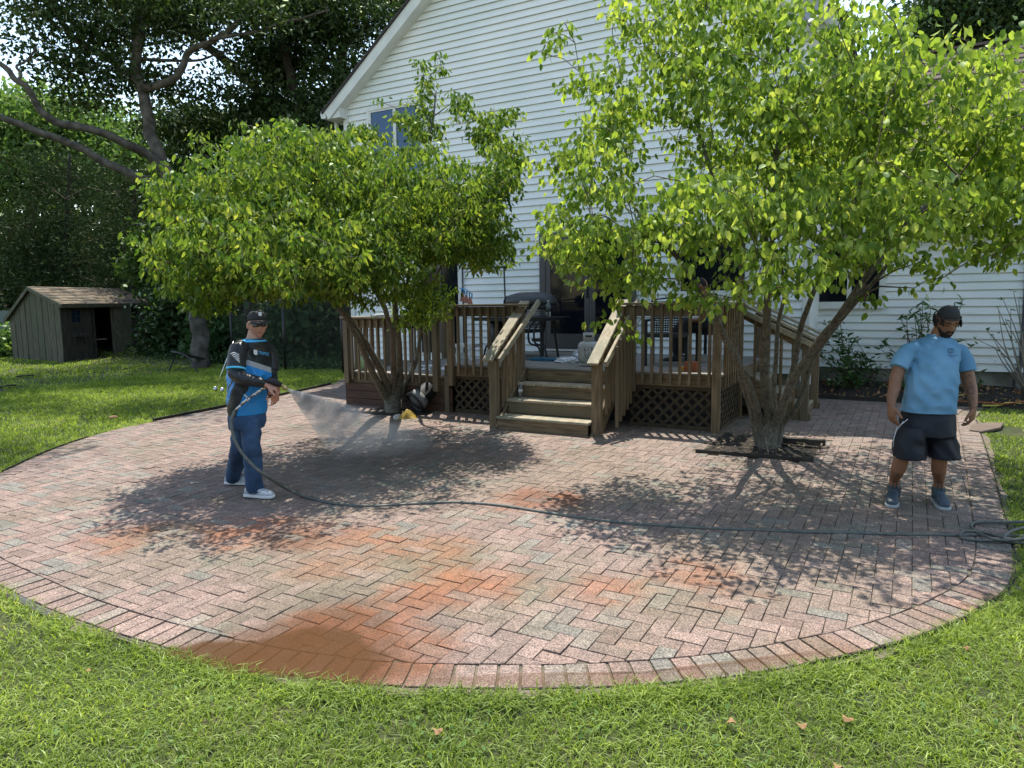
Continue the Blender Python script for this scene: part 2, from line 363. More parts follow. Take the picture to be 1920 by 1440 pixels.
def text_obj(name, txt, m_, parent, c, right, up, size, off=.0, extr=.0006):
    cu = bpy.data.curves.new(name+'_curve', 'FONT'); cu.body = txt; cu.size = size; cu.extrude = extr; cu.align_x = 'CENTER'; cu.align_y = 'CENTER'; cu.materials.append(M[m_])
    tmp = bpy.data.objects.new('lettering_source', cu); C.objects.link(tmp); bpy.context.view_layer.update()
    me = bpy.data.meshes.new_from_object(tmp.evaluated_get(bpy.context.evaluated_depsgraph_get())); bpy.data.objects.remove(tmp)
    if not me.materials: me.materials.append(M[m_])
    o = bpy.data.objects.new(name, me); C.objects.link(o); right = Vector(right).normalized(); up = Vector(up).normalized(); nn = right.cross(up).normalized(); up = nn.cross(right)
    org = ORG[parent.name]; c = Vector(c)+nn*off-org; o.parent = parent
    o.matrix_local = Matrix(((right.x, up.x, nn.x, c.x), (right.y, up.y, nn.y, c.y), (right.z, up.z, nn.z, c.z), (0, 0, 0, 1)))
    return o
# ================================================================== SETTING
def lawn_z(x, y):
    z = SLOPE*y
    if y > 13.2 and x < -11: z += min(1.5, (y-13.2)*.13)*min(1, (-11-x)/4)   # bank rising into the woods
    return z
mb = MB(); xs = [-150, -80, -50] + list(np.arange(-40, 30.1, 2)) + [60, 150]; ys = [-60, -20] + list(np.arange(-6, 40.1, 1.5)) + [60, 100, 220]
vs_ = [(x, y, min(lawn_z(x, y), 3)-.012) for y in ys for x in xs]; nx = len(xs)
mb.smooth = True
mb.add(vs_, [(j*nx+i, j*nx+i+1, (j+1)*nx+i+1, (j+1)*nx+i) for j in range(len(ys)-1) for i in range(nx-1)])
lawn = tag(mb.build('lawn', 'lawn_soil'), kind='structure')
# patio outline, traced as points on the ground
out_px = [(1826, 782), (1848, 850), (1864, 905), (1882, 975), (1896, 1030), (1898, 1075), (1880, 1112), (1820, 1152), (1740, 1187), (1640, 1219),
          (1520, 1246), (1400, 1268), (1260, 1284), (1130, 1292), (1000, 1295), (850, 1294), (700, 1288), (560, 1272), (430, 1248), (300, 1214), (200, 1184), (100, 1147), (20, 1110)]
OUT = [at_g(*p) for p in out_px]
OUT = [Vector((p.x, p.y)) for p in OUT]
left_px = [(5, 888), (100, 845), (200, 812), (290, 792), (400, 770), (520, 745), (622, 722)]
LB = [Vector(at_g(*p).xy) for p in left_px]
OUT += [Vector((-5.7, 2.27)), Vector((-6.7, 2.5)), Vector((-7.6, 2.95)), Vector((-8.1, 3.4))] + LB + [Vector((-10.75, 11.7))]
curve = catmull([(p.x, p.y, 0) for p in OUT], 6)
OUTL = [Vector((p.x, p.y)) for p in curve] + [Vector((-1.35, 11.7)), Vector((-1.3, 12.28)), Vector((.92, 12.18))]
OUTL = OUTL[::-1]                      # turn anticlockwise or not: fix below
def area(P): return sum(P[i].x*P[(i+1) % len(P)].y-P[(i+1) % len(P)].x*P[i].y for i in range(len(P)))/2
if area(OUTL) < 0: OUTL = OUTL[::-1]
OA = np.array([(p.x, p.y) for p in OUTL])
def inside_np(P, x, y):
    x = np.asarray(x, float); y = np.asarray(y, float); r = np.zeros(x.shape, bool); n = len(P)
    for i in range(n):
        x1, y1 = P[i]; x2, y2 = P[(i+1) % n]
        if y1 == y2: continue
        c = ((y1 > y) != (y2 > y)) & (x < (x2-x1)*(y-y1)/(y2-y1)+x1); r ^= c
    return r
def dist_np(P, x, y):
    x = np.asarray(x, float); y = np.asarray(y, float); d = np.full(x.shape, 1e9); n = len(P)
    for i in range(n):
        a = P[i]; b = P[(i+1) % n]; ab = b-a; L = (ab**2).sum()
        if L < 1e-9: continue
        t = np.clip(((x-a[0])*ab[0]+(y-a[1])*ab[1])/L, 0, 1)
        d = np.minimum(d, np.hypot(x-a[0]-t*ab[0], y-a[1]-t*ab[1]))
    return d
def offset(P, w):
    n = len(P); res = []
    for i in range(n):
        a, b, c = P[i-1], P[i], P[(i+1) % n]
        t1 = (b-a); t2 = (c-b); t1 = t1/max(np.hypot(*t1), 1e-6); t2 = t2/max(np.hypot(*t2), 1e-6)
        nn = np.array([-(t1+t2)[1], (t1+t2)[0]]); nn = nn/max(np.hypot(*nn), 1e-6); res.append(b+nn*w)
    return np.array(res)
IN = offset(OA, .205)       # inner edge of the border course
SANDP = offset(OA, -.07)    # sandy strip outside
SANDP = np.array([OA[i]+(SANDP[i]-OA[i])*(.75+.9*noise.noise(Vector((OA[i][0]*3.1, OA[i][1]*3.1, 2)))) for i in range(len(OA))])
BRZ = .016                  # brick tops above the lawn plane
patio = tag(MB().prism([tuple(p) for p in SANDP], -.05, .006, gz and (lambda x, y: gz(y))).build('patio', 'sand'), kind='structure')
# bricks
HOLES = []  # tree pits (x0,x1,y0,y1)
PIT_R = (-2.02, -.80, 7.66, 8.92); PIT_L = (-7.35, -6.2, 8.15, 9.0)
HOLES = [PIT_R, PIT_L]
WETS = []; ORS = []; DARKS = []
def gp(px, py): q = at_g(px, py); return (q.x, q.y)
for px, py, r, s in [(640, 1215, .42, 1), (560, 1240, .42, 1), (720, 1240, .35, .9), (780, 1120, .22, .8), (860, 1090, .25, .7), (820, 1030, .3, .5), (230, 1010, .35, .5), (480, 1000, .4, .8), (560, 1010, .35, .6),
                     (690, 1020, .35, .6), (1010, 940, .35, .7), (1060, 935, .2, .9), (1290, 1080, .25, .6), (1130, 1110, .25, .6), (1380, 1130, .15, .3), (880, 1105, .3, .7), (640, 1060, .3, .4), (1850, 1150, .3, .4), (1540, 1225, .2, .4), (420, 990, .3, .5), (930, 1080, .25, .5)]:
    q = gp(px, py); ORS.append((q[0], q[1], r, s))
for px, py, r, s in [(640, 1120, .5, .7), (300, 1010, .4, .6), (700, 1040, .5, .7), (820, 1060, .5, .9), (520, 1040, .5, .6), (900, 1130, .4, .5), (1250, 1130, .4, .5), (300, 1050, .5, .4), (620, 1150, .4, .5), (1180, 1190, .3, .3), (1000, 1100, .3, .6), (450, 1170, .3, .4), (1450, 1050, .9, .35), (1600, 950, .9, .35), (800, 900, 1.2, .35), (1100, 900, 1, .3)]:
    q = gp(px, py); DARKS.append((q[0], q[1], r, s))
for px, py, r in [(720, 850, 1.25), (640, 810, .8), (860, 860, .9), (620, 1230, .8), (1050, 940, .35), (560, 1010, .3)]: q = gp(px, py); WETS.append((q[0], q[1], r, 1))
def blot(L, x, y):
    t = 0; nn = noise.noise(Vector((x*2.2, y*2.2, 3)))*.5+noise.noise(Vector((x*7, y*7, 9)))*.3
    for a, b, r, s in L:
        d = math.hypot(x-a, y-b)/r + nn; t = max(t, s*max(0, min(1, (1.15-d)*2.2)))
    return t
def brick_tint(cx, cy, rr):
    h = rr.random()
    if h < .62: c = Vector((.315, .215, .185))
    elif h < .80: c = Vector((.285, .185, .155))
    elif h < .92: c = Vector((.275, .23, .195))
    else: c = Vector((.235, .225, .20))
    far = min(1, max(0, (cy-3)/7)); g = noise.noise(Vector((cx*.8, cy*.8, 0)))
    c = c.lerp(Vector((.27, .225, .20)), .25+.25*far+.2*g)
    c = c*(.76*(1+rr.uniform(-.15, .15))); STK[0] = rr.choice((.35, .7, 1, 1, 1.1)); return c
STK = [1.0]
def vtint(c, x, y):
    o = blot(ORS, x, y)*STK[0]; d = blot(DARKS, x, y)*min(1, STK[0]+.2); o = min(o, 1)
    if noise.noise(Vector((x*1.3+9, y*1.3, 4))) > .32: d = max(d, .35)
    q = c.lerp(Vector((.115, .105, .058)), d*.78)
    q = q.lerp(Vector((.27, .082, .026)), o*.85)
    w = blot(WETS, x, y); q = q*(1-.30*w); o = max(o, w*.4)
    return (q.x, q.y, q.z, max(o*.75, d*.3))
def clip_half(poly, a, n):
    r = []
    for i in range(len(poly)):
        p, q = poly[i], poly[(i+1) % len(poly)]; dp = (p-a).dot(n); dq = (q-a).dot(n)
        if dp >= 0: r.append(p)
        if dp*dq < 0: r.append(p+(q-p)*(dp/(dp-dq)))
    return r
INV = [Vector(p) for p in IN]
def nearest_seg(P, p):
    best = None
    for i in range(len(P)):
        a, b = P[i], P[(i+1) % len(P)]; ab = b-a; L = ab.length_squared
        if L < 1e-9: continue
        t = max(0, min(1, (p-a).dot(ab)/L)); d = (p-a-ab*t).length
        if best is None or d < best[0]: best = (d, a, ab)
    return best
BR = []   # (poly, border?)
W = .1016; Lb = 2*W; J = .0022
CAND = []
x0, y0 = -11.0, 1.2
for i in range(int(12.6/W)):
    for j in range(int(11.5/W)):
        d = (i-j) % 4
        cx, cy = x0+i*W, y0+j*W
        if d == 0: q = (cx, cy, cx+Lb, cy+W)
        elif d == 3: q = (cx, cy, cx+W, cy+Lb)
        else: continue
        CAND.append(q)
# (i+j)%4: lying pieces fill d=0,1; upright pieces fill d=2 and d=3 of the next row
CA = np.array(CAND); mx, my = (CA[:, 0]+CA[:, 2])/2, (CA[:, 1]+CA[:, 3])/2
ins = inside_np(IN, mx, my); dd = dist_np(IN, mx, my)
rr = random.Random(3)
for k, q in enumerate(CAND):
    cx, cy = mx[k], my[k]
    if not ins[k] and dd[k] > .09: continue
    if -8.0 < cx < -2.15 and cy > 9.05: continue          # under the deck
    if any(h[0]+.03 < cx < h[1]-.03 and h[2]+.03 < cy < h[3]-.03 for h in HOLES): continue
    P = [Vector((q[0]+J, q[1]+J)), Vector((q[2]-J, q[1]+J)), Vector((q[2]-J, q[3]-J)), Vector((q[0]+J, q[3]-J))]
    if dd[k] < .13:
        for _ in range(2):
            b = nearest_seg(INV, Vector((cx, cy)))
            nn = Vector((-b[2].y, b[2].x)).normalized(); P = clip_half(P, b[1]+nn*.003, nn)
            if len(P) < 3: break
            c_ = sum(P, Vector((0, 0)))/len(P); cx, cy = c_.x, c_.y
        if len(P) < 3 or abs(area(P)) < .0012: continue
    BR.append((P, False))
# border course: bricks set side by side along the outline, except where it meets the house
acc = []; Lc = [0]
for i in range(len(OA)): Lc.append(Lc[-1]+np.hypot(*(OA[(i+1) % len(OA)]-OA[i])))
tot = Lc[-1]; s_ = 0; step = .1085
def on_out(s):
    s = s % tot; i = int(np.searchsorted(Lc, s, side='right'))-1; i = min(i, len(OA)-1)
    t = (s-Lc[i])/max(Lc[i+1]-Lc[i], 1e-9); a, b = OA[i], OA[(i+1) % len(OA)]; d = b-a; d = d/max(np.hypot(*d), 1e-9)
    return a+(b-a)*t, d
while s_ < tot:
    p, d = on_out(s_); p2, d2 = on_out(s_+.03); p0, d0 = on_out(s_-.03)
    d = (d+d2+d0); d = d/np.hypot(*d); nn = np.array([-d[1], d[0]]); s_ += step
    if p[1] > 11.2: continue
    P = [p-d*.0485, p+d*.0485, p+d*.0455+nn*.2, p-d*.0455+nn*.2]; BR.append(([Vector(t) for t in P], True))
def brick_geo(P, tint, rr, v, f, cols, org=None):
    n = len(P); c = sum(P, Vector((0, 0)))/n; dz = rr.uniform(-.0022, .0022); tx, ty = rr.uniform(-.012, .012), rr.uniform(-.012, .012)
    if rr.random() < .02: tx *= 3.2; ty *= 3; dz += .002
    b = len(v)
    def zz(p, h): return gz(p.y)+BRZ+h+dz+(p.x-c.x)*tx+(p.y-c.y)*ty
    for p in P: v.append((p.x, p.y, zz(p, -.035)))
    for p in P: v.append((p.x, p.y, zz(p, -.0025)))
    for p in P: q = p.lerp(c, .0035/max((p-c).length, .004)); v.append((q.x, q.y, zz(q, 0)))
    for i in range(n):
        j = (i+1) % n; f.append((b+i, b+j, b+n+j, b+n+i)); f.append((b+n+i, b+n+j, b+2*n+j, b+2*n+i))
    f.append(tuple(b+2*n+i for i in range(n)))
    base = vtints = [vtint(tint, p.x, p.y) for p in P]
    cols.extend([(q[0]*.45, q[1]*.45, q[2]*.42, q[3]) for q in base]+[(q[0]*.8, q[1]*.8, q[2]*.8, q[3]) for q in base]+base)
order = sorted(range(len(BR)), key=lambda k: (sum(BR[k][0], Vector((0, 0)))/len(BR[k][0])).length)
def colattr(me, cols):
    a = me.color_attributes.new('tint', 'FLOAT_COLOR', 'POINT'); a.data.foreach_set('color', np.array(cols, np.float32).ravel())
near = {}; cnt = {False: 0, True: 0}; restv, restf, restc = [], [], []
for k in order:
    P, bd = BR[k]; c = sum(P, Vector((0, 0)))/len(P); t = brick_tint(c.x, c.y, rr)
    if cnt[bd] < (290 if not bd else 110) and c.y > 1.5 and (Vector((c.x, c.y, 0))-EYE).normalized().dot(F) > .72:
        v, f, cols = [], [], []; brick_geo(P, t, rr, v, f, cols); cnt[bd] += 1
        org = Vector((c.x, c.y, gz(c.y))); me = bpy.data.meshes.new('brick'); me.from_pydata([tuple(Vector(q)-org) for q in v], [], f)
        me.materials.append(M['paver']); colattr(me, cols)
        o = bpy.data.objects.new('border_brick' if bd else 'brick', me); C.objects.link(o); o.parent = patio; o.location = org
    else: brick_geo(P, t, rr, restv, restf, restc)
me = bpy.data.meshes.new('brick_field'); me.from_pydata(restv, [], restf); me.materials.append(M['paver']); colattr(me, restc)
o = link('brick_field', me, patio, Vector((0, 0, 0))); o['kind'] = 'stuff'
# dark plastic edging that stands up along parts of the rim
def edging(name, p0, p1, h, label, w=.008, off=-.012):
    sub = [i for i in range(len(OA))]
    a = int(np.argmin(np.hypot(OA[:, 0]-p0[0], OA[:, 1]-p0[1]))); b = int(np.argmin(np.hypot(OA[:, 0]-p1[0], OA[:, 1]-p1[1])))
    idx = []; i = a
    while True:
        idx.append(i)
        if i == b: break
        i = (i+1) % len(OA)
        if len(idx) > len(OA): break
    if len(idx) > len(OA)*.6:
        idx = []; i = b
        while True:
            idx.append(i)
            if i == a: break
            i = (i+1) % len(OA)
    E_ = offset(OA, off); E2 = offset(OA, off-w); m_ = MB(); rings = []
    for i in idx:
        z = gz(E_[i][1]); rings.append([(E_[i][0], E_[i][1], z-.02), (E2[i][0], E2[i][1], z-.02), (E2[i][0], E2[i][1], z+h), (E_[i][0], E_[i][1], z+h)])
    m_.loft(rings); m_.sm = [False]*len(m_.sm)
    return tag(m_.build(name, 'edging_plastic'), label, 'edging')
edging('patio_edging', gp(1828, 790), gp(1500, 1252), .020, 'black plastic edging strip curving round the right rim of the brick patio', .006, -.012)
edging('patio_edging', gp(300, 1214), gp(20, 1108), .006, 'black edging strip by the small puddle at the left front rim of the patio')
edging('patio_edging', gp(5, 888), gp(175, 820), .03, 'thin black edging strip between the left lawn and the patio')
edging('patio_edging', gp(292, 791), gp(622, 722), .055, 'raised dark edging board between the left lawn and the far patio rim', .03)
# puddles
def puddle(pts, label, m_, h=.0215):
    """thin sheet of water; the attribute runs from 0 at the rim to 1 inside so that the edge thins out"""
    P = [at_g(*p) for p in pts]; P = catmull([(p.x, p.y, 0) for p in P], 8, True); n = len(P); c = sum(P, Vector())/n
    vs_, at_ = [(c.x, c.y, gz(c.y)+h)], [1.0]; fs = [(0, i+1, (i+1) % n+1) for i in range(n)]; K = (.3, .6, .8, .92, 1.0)
    for k, t in enumerate(K):
        for p in P:
            q = c+(p-c)*t; vs_.append((q.x, q.y, gz(q.y)+h)); at_.append(min(1, (1-t)*2.6))
    for k in range(len(K)-1):
        for i in range(n): j = (i+1) % n; a_, b_ = 1+k*n, 1+(k+1)*n; fs.append((a_+i, b_+i, b_+j)); fs.append((a_+i, b_+j, a_+j))
    o = npmesh('puddle', np.array(vs_), np.array(fs), m_, None, (0, 0, 0), np.array(at_), 'stuff'); return tag(o, label, 'puddle')
puddle([(280, 1232), (380, 1205), (470, 1208), (560, 1180), (660, 1178), (720, 1215), (760, 1262), (700, 1292), (560, 1290), (420, 1270), (330, 1250)], 'shallow muddy orange brown puddle on the front rim of the brick patio', 'puddle_water', .0225)
puddle([(330, 1218), (480, 1180), (620, 1130), (740, 1150), (800, 1240), (900, 1280), (700, 1296), (480, 1284), (340, 1256)], 'thin muddy wash spreading round the brown puddle', 'damp_mud', .0205)
puddle([(700, 1290), (900, 1270), (1150, 1272), (1400, 1250), (1560, 1222), (1580, 1234), (1400, 1272), (1150, 1294), (900, 1300)], 'muddy film of water along the front border bricks', 'damp_mud', .0198)
puddle([(12, 1117), (45, 1124), (80, 1143), (125, 1166), (100, 1166), (40, 1136)], 'small clear puddle at the left front rim of the patio', 'clear_puddle', .018)
# tree pits with mulch
def pit(name, h, label):
    x0, x1, y0, y1 = h; n = 14; m_ = MB(); m_.smooth = True; vs_ = []
    for j in range(n+1):
        for i in range(n+1):
            x = x0+(x1-x0)*i/n; y = y0+(y1-y0)*j/n; e = min(i, n-i, j, n-j)/n
            vs_.append((x, y, gz(y)+.004+.05*min(e*3, 1)*(.6+noise.noise(Vector((x*4, y*4, 0))))*.6))
    m_.add(vs_, [(j*(n+1)+i, j*(n+1)+i+1, (j+1)*(n+1)+i+1, (j+1)*(n+1)+i) for j in range(n) for i in range(n)])
    return tag(m_.build(name, 'mulch'), label, 'mulch', kind='stuff')
pit('mulch_bed', (-2.04, -.78, 7.64, 8.94), 'dark mulch square round the foot of the right hand tree')
pit('mulch_bed', (-7.37, -6.18, 8.13, 9.02), 'dark soil round the foot of the left hand tree')
def timber(a, b, w, h, label):
    a = Vector((a[0], a[1], gz(a[1])+h/2+.012)); b = Vector((b[0], b[1], gz(b[1])+h/2+.012))
    o = MB().beam(a, b, w, h).build('landscape_timber', 'timber_dark'); bevel(o, .008, 2); return tag(o, label, 'timber')
timber(gp(1304, 851), gp(1526, 869), .035, .045, 'thin dark timber along the front of the mulch square')
o = MB().beam(at_g(1452, 824, .07), at_g(1548, 830, .075), .09, .07).beam(at_g(1536, 838, .0), at_g(1537, 836, .06), .02, .02).build('landscape_timber', 'timber_dark')
bevel(o, .01, 2); tag(o, 'thick dark timber end lying behind the right side of the mulch square', 'timber')
# garden bed along the right wall
m_ = MB(); m_.smooth = True; n = 40; vs_ = []
for i in range(n+1):
    x = -1.4+6.4*i/n
    for j, t in enumerate((0, .15, .4, .7, 1)):
        yb = 12.30-max(0, x-.9)*.22; y = yb+(13.3-yb)*t
        vs_.append((x, y, gz(y)+(-.02, .05, .13, .17, .2)[j]+.05*noise.noise(Vector((x*3, y*3, 1)))*(t > 0)))
m_.add(vs_, [(i*5+j, (i+1)*5+j, (i+1)*5+j+1, i*5+j+1) for i in range(n) for j in range(4)])
tag(m_.build('garden_bed', 'mulch'), kind='structure')
o = MB().beam((-1.3, 12.29, gz(12.3)+.035), (.95, 12.2, gz(12.2)+.035), .03, .07).build('landscape_timber', 'timber_dark'); tag(o, 'long dark edging board between the far patio edge and the mulched bed', 'timber')
# ---- grass blades (nobody could count them)
def grass(name, pts, hgt, wid, label, lean=.8):
    n = len(pts); a = RNG.uniform(0, 2*math.pi, n); ln = hgt*RNG.uniform(.55, 1.35, n); w = wid*RNG.uniform(.6, 1.3, n); le = lean*RNG.uniform(.35, 1.5, n)
    dx, dy = np.cos(a), np.sin(a); b = RNG.uniform(0, 2*math.pi, n); sx, sy = np.cos(b), np.sin(b)
    base = pts
    mid = base+np.stack([dx*ln*.3*le, dy*ln*.3*le, ln*.55/np.sqrt(1+.3*le**2)], 1)
    tip = base+np.stack([dx*ln*.85*le, dy*ln*.85*le, ln*(.85/(1+.5*le**2))], 1)
    S = np.stack([sx, sy, 0*sx], 1)*(w/2)[:, None]
    v = np.stack([base-S, base+S, mid-S*.85, mid+S*.85, tip], 1).reshape(-1, 3)
    i = np.arange(n)*5
    f = np.concatenate([np.stack([i, i+1, i+3], 1), np.stack([i, i+3, i+2], 1), np.stack([i+2, i+3, i+4], 1)])
    r = np.repeat(np.clip(RNG.beta(2.2, 2.6, n)+.38*(patchy(base)), 0, 1)*.93+(RNG.rand(n) < .03)*.1, 5)
    o = npmesh(name, v, f, 'grass_blade', None, (0, 0, 0), r, 'stuff'); return tag(o, label, 'grass')
def patchy(p): return np.sin(p[:, 0]*2.3+np.sin(p[:, 1]*1.7)*1.3)*np.sin(p[:, 1]*2.9+np.sin(p[:, 0]*1.1)*2)*.5
LZ = np.vectorize(lawn_z)
def scatter(x0, x1, y0, y1, n, clump=0, pad=-.05, keep=None):
    x = RNG.uniform(x0, x1, n); y = RNG.uniform(y0, y1, n)
    if clump:
        cx = RNG.uniform(x0, x1, n//clump+1); cy_ = RNG.uniform(y0, y1, n//clump+1); k = RNG.randint(0, len(cx), n)
        m_ = RNG.rand(n) < .55; x = np.where(m_, cx[k]+RNG.normal(0, .028, n), x); y = np.where(m_, cy_[k]+RNG.normal(0, .028, n), y)
    d = dist_np(OA, x, y); i_ = inside_np(OA, x, y); d = np.where(i_, -d, d)
    edge = .045+.05*np.sin(x*3.1+1)*np.sin(y*2.3+x)+.05*np.sin(x*11+y*7)
    k = d > np.clip(edge, .005, .25)
    v = np.stack([x-0, y-0, np.zeros_like(x)], 1)
    # keep what the camera region can see (with a margin for other viewpoints)
    rel = np.stack([x, y, -CAMH*np.ones_like(x)], 1); q = rel@np.array(F); sx = rel@np.array(CR)/q
    k &= (q > .8) & (np.abs(sx) < .95)
    if keep is not None: k &= keep(x, y)
    x, y = x[k], y[k]; return np.stack([x, y, LZ(x, y)-.012], 1)
nearp = scatter(-6.8, 3.0, .3, 6.5, 420000, 14, keep=lambda x, y: (np.hypot(x, y) < 3.9+RNG.rand(len(x))*1.2))
grass('grass', nearp, .050, .0058, 'bright green lawn grass in the foreground below the brick patio', 1.35)
def rim_tufts(n):
    i = RNG.randint(0, len(OA), n); t = RNG.rand(n)[:, None]; A_ = OA[i]; B_ = OA[(i+1) % len(OA)]; d = B_-A_; nn = np.stack([d[:, 1], -d[:, 0]], 1)/np.maximum(np.hypot(d[:, 0], d[:, 1]), 1e-6)[:, None]
    p = A_+d*t; cl = np.sin(p[:, 0]*7+np.sin(p[:, 1]*5)*2)*.5+np.sin(p[:, 0]*17+p[:, 1]*13)*.5; k = (RNG.rand(n) < .55+.45*cl) & (p[:, 1] < 11) & ~((p[:, 0] > -8.1) & (p[:, 1] > 7)); p = p+nn*(RNG.uniform(.02, .15, n)[:, None])
    p = p[k]; return np.stack([p[:, 0], p[:, 1], LZ(p[:, 0], p[:, 1])-.01], 1)
tf = rim_tufts(26000); grass('grass', tf, .075, .006, 'ragged longer grass tufts leaning over the rim of the patio', 1.3)
# broad-leaved weeds among the foreground blades
n = 5200; x = RNG.uniform(-5.5, 2.5, n); y = RNG.uniform(.8, 4.2, n); cx_ = np.sin(x*3.3+1)*np.sin(y*4.1+x)+.6*np.sin(x*9+y*7); k = (cx_ > .35) & ~inside_np(OA, x, y) & (dist_np(OA, x, y) > .06); x, y = x[k], y[k]; n = len(x)
aa = RNG.uniform(0, 6.28, n); L_ = RNG.uniform(.018, .036, n); el = RNG.uniform(.1, .7, n); d_ = np.stack([np.cos(aa)*np.cos(el), np.sin(aa)*np.cos(el), np.sin(el)], 1); s_ = np.stack([-np.sin(aa), np.cos(aa), 0*aa], 1); b_ = np.stack([x, y, LZ(x, y)+RNG.uniform(.0, .03, n)], 1)
vv_ = np.stack([b_, b_+d_*L_[:, None]*.5+s_*L_[:, None]*.28, b_+d_*L_[:, None], b_+d_*L_[:, None]*.5-s_*L_[:, None]*.28], 1).reshape(-1, 3); i_ = (np.arange(n)*4)[:, None, None]
tag(npmesh('lawn_weeds', vv_, (i_+np.array([(0, 1, 3), (1, 2, 3)])[None]).reshape(-1, 3), 'leaf_weed', None, (0, 0, 0), np.repeat(RNG.beta(3, 1.6, n), 4), 'stuff'), 'patches of small broad leaved weeds in the foreground lawn', 'weeds')
rp = scatter(.3, 7.5, 4.0, 12.3, 90000, 10, keep=lambda x, y: (y < 12.25-np.maximum(0, x-.9)*.22) & (np.hypot(x, y) > 4) & ~((x > 0.78) & (x < 1.25) & (y > 10.1) & (y < 10.75)))
grass('grass', rp, .055, .008, 'sunlit lawn grass on the right of the patio up to the mulched bed', 1.0)
mp_ = scatter(-16, -5.0, 1.0, 13.2, 190000, 12, keep=lambda x, y: (np.hypot(x, y) > 4.3) & ~((x > -10.6) & (y > 10.9)))
grass('grass', mp_, .06, .011, 'patchily sunlit lawn grass on the left of the patio', .9)
fp = scatter(-40, -11, 6, 17, 80000, 8, keep=lambda x, y: (np.hypot(x, y) > 15.5) & (y < 13.6+(-x-18)*.14))
grass('grass', fp, .07, .022, 'far lawn grass in front of the wooden shed', .8)
# litter on the grass
def litter(px, py, s, m_, label, cat='leaf'):
    p = at_g(px, py, .035); m_b = MB(); a = random.uniform(0, 6)
    n = 9; ring = []
    for i in range(n):
        t = 2*math.pi*i/n; r = s*(.55+.45*abs(math.cos(2.5*t+a))); ring.append((p.x+r*math.cos(t), p.y+r*.8*math.sin(t), p.z+s*.35*math.sin(t*2+a)))
    m_b.add([tuple(p+Vector((0, 0, s*.12)))]+ring, [(0, i+1, (i+1) % n+1) for i in range(n)])
    return tag(m_b.build('fallen_leaf', m_), label, cat)
for px, py, s, m_, lb in [(1590, 1347, .028, 'fallen_leaf', 'brown curled leaf on the grass, uppermost of the pair at lower right'), (1503, 1359, .024, 'fallen_leaf', 'pale tan leaf on the grass left of the brown curled leaf'), (1372, 1352, .022, 'fallen_leaf', 'dark brown leaf on the grass in front of the patio'),
                      (820, 1369, .028, 'fallen_leaf', 'reddish brown leaf on the grass below the muddy puddle'), (165, 1257, .016, 'fallen_leaf', 'pale dry leaf on the grass near the left puddle'), (1570, 1436, .018, 'fallen_leaf', 'small orange leaf at the bottom edge of the lawn'),
                      (1810, 1214, .02, 'fallen_leaf', 'small rust leaf on the grass by the right rim of the patio')]: litter(px, py, s, m_, lb)
# stone step on the right lawn
m_ = MB(); pts = [gp(1817, 811), gp(1840, 814), (gp(1876, 806)), gp(1882, 797), gp(1850, 797), gp(1822, 799)]
m_.prism(pts, 0, .035, lambda x, y: gz(y)); o = m_.build('stepping_stone', 'stone_step'); bevel(o, .01, 2); tag(o, 'flat brown stepping stone set in grass at the right patio edge', 'stone')
# ================================================================== HOUSE
WV = 11.8; UL, UR = -10.52, -1.42; ZE = 5.98; ZR = ZE+(UR-UL)/2*.752; UM = (UL+UR)/2; EXP = .127
house = thing('house', 'white vinyl sided house with a tall gable wall facing the patio', 'house', (UM, WV, 0))
def sub(name, parent):
    o = bpy.data.objects.new(name, None); C.objects.link(o); o.parent = parent; o.empty_display_size = .1; ORG[o.name] = ORG[parent.name].copy(); return o
def part_mesh(name, m_b, mats, parent, **k): return m_b.build(name, mats, parent, **k)
gw = MB(); core = [(UL, .45), (UR, .45), (UR, ZE-.05), (UM, ZR-.05), (UL, ZE-.05)]
gw.add([(x, WV+.03, z) for x, z in core]+[(x, WV+.2, z) for x, z in core], [(0, 1, 2, 3, 4), (9, 8, 7, 6, 5)])
gw.box((UL, WV+.03, .4), (UL+.02, WV+9, ZE)).box((UR-.02, WV+.03, .4), (UR, WV+9, ZE))
gable = part_mesh('gable_wall', gw, 'vinyl_siding', house)
def siding(parent, u0, u1, y, z0, z1, limit=None, org=None):
    z = z0; k = 0
    while z < z1-.02:
        za = z; zb = min(z+EXP, z1); a0, a1 = u0, u1; b0, b1 = u0, u1
        if limit:
            a0, a1 = limit(za); b0, b1 = limit(zb)
            if b1-b0 < .05: b0 = b1 = (b0+b1)/2
        j = noise.noise(Vector((z*7, 3, 0)))*.002
        m_ = MB(); yo, yi = y-.038+j, y-.003
        # clapboard profile: thin nose at the bottom with an open pocket behind it, sloping back to the top
        m_.add([(a0, yo, za), (a1, yo, za), (b0, yi, zb+.02), (b1, yi, zb+.02), (a0, yo+.004, za), (a1, yo+.004, za), (a0, yo+.006, za+.03), (a1, yo+.006, za+.03), (a0, y+.02, za+.03), (a1, y+.02, za+.03)],
               [(0, 1, 3, 2), (4, 5, 1, 0), (6, 7, 5, 4), (8, 9, 7, 6)])
        m_.build('siding_board', 'vinyl_siding', parent); z += EXP; k += 1
def rake(z):
    if z <= ZE: return UL+.06, UR-.06
    t = (z-ZE)/.752; return UL+.06+t, UR-.06-t
siding(gable, UL, UR, WV, .62, ZR-.1, rake)
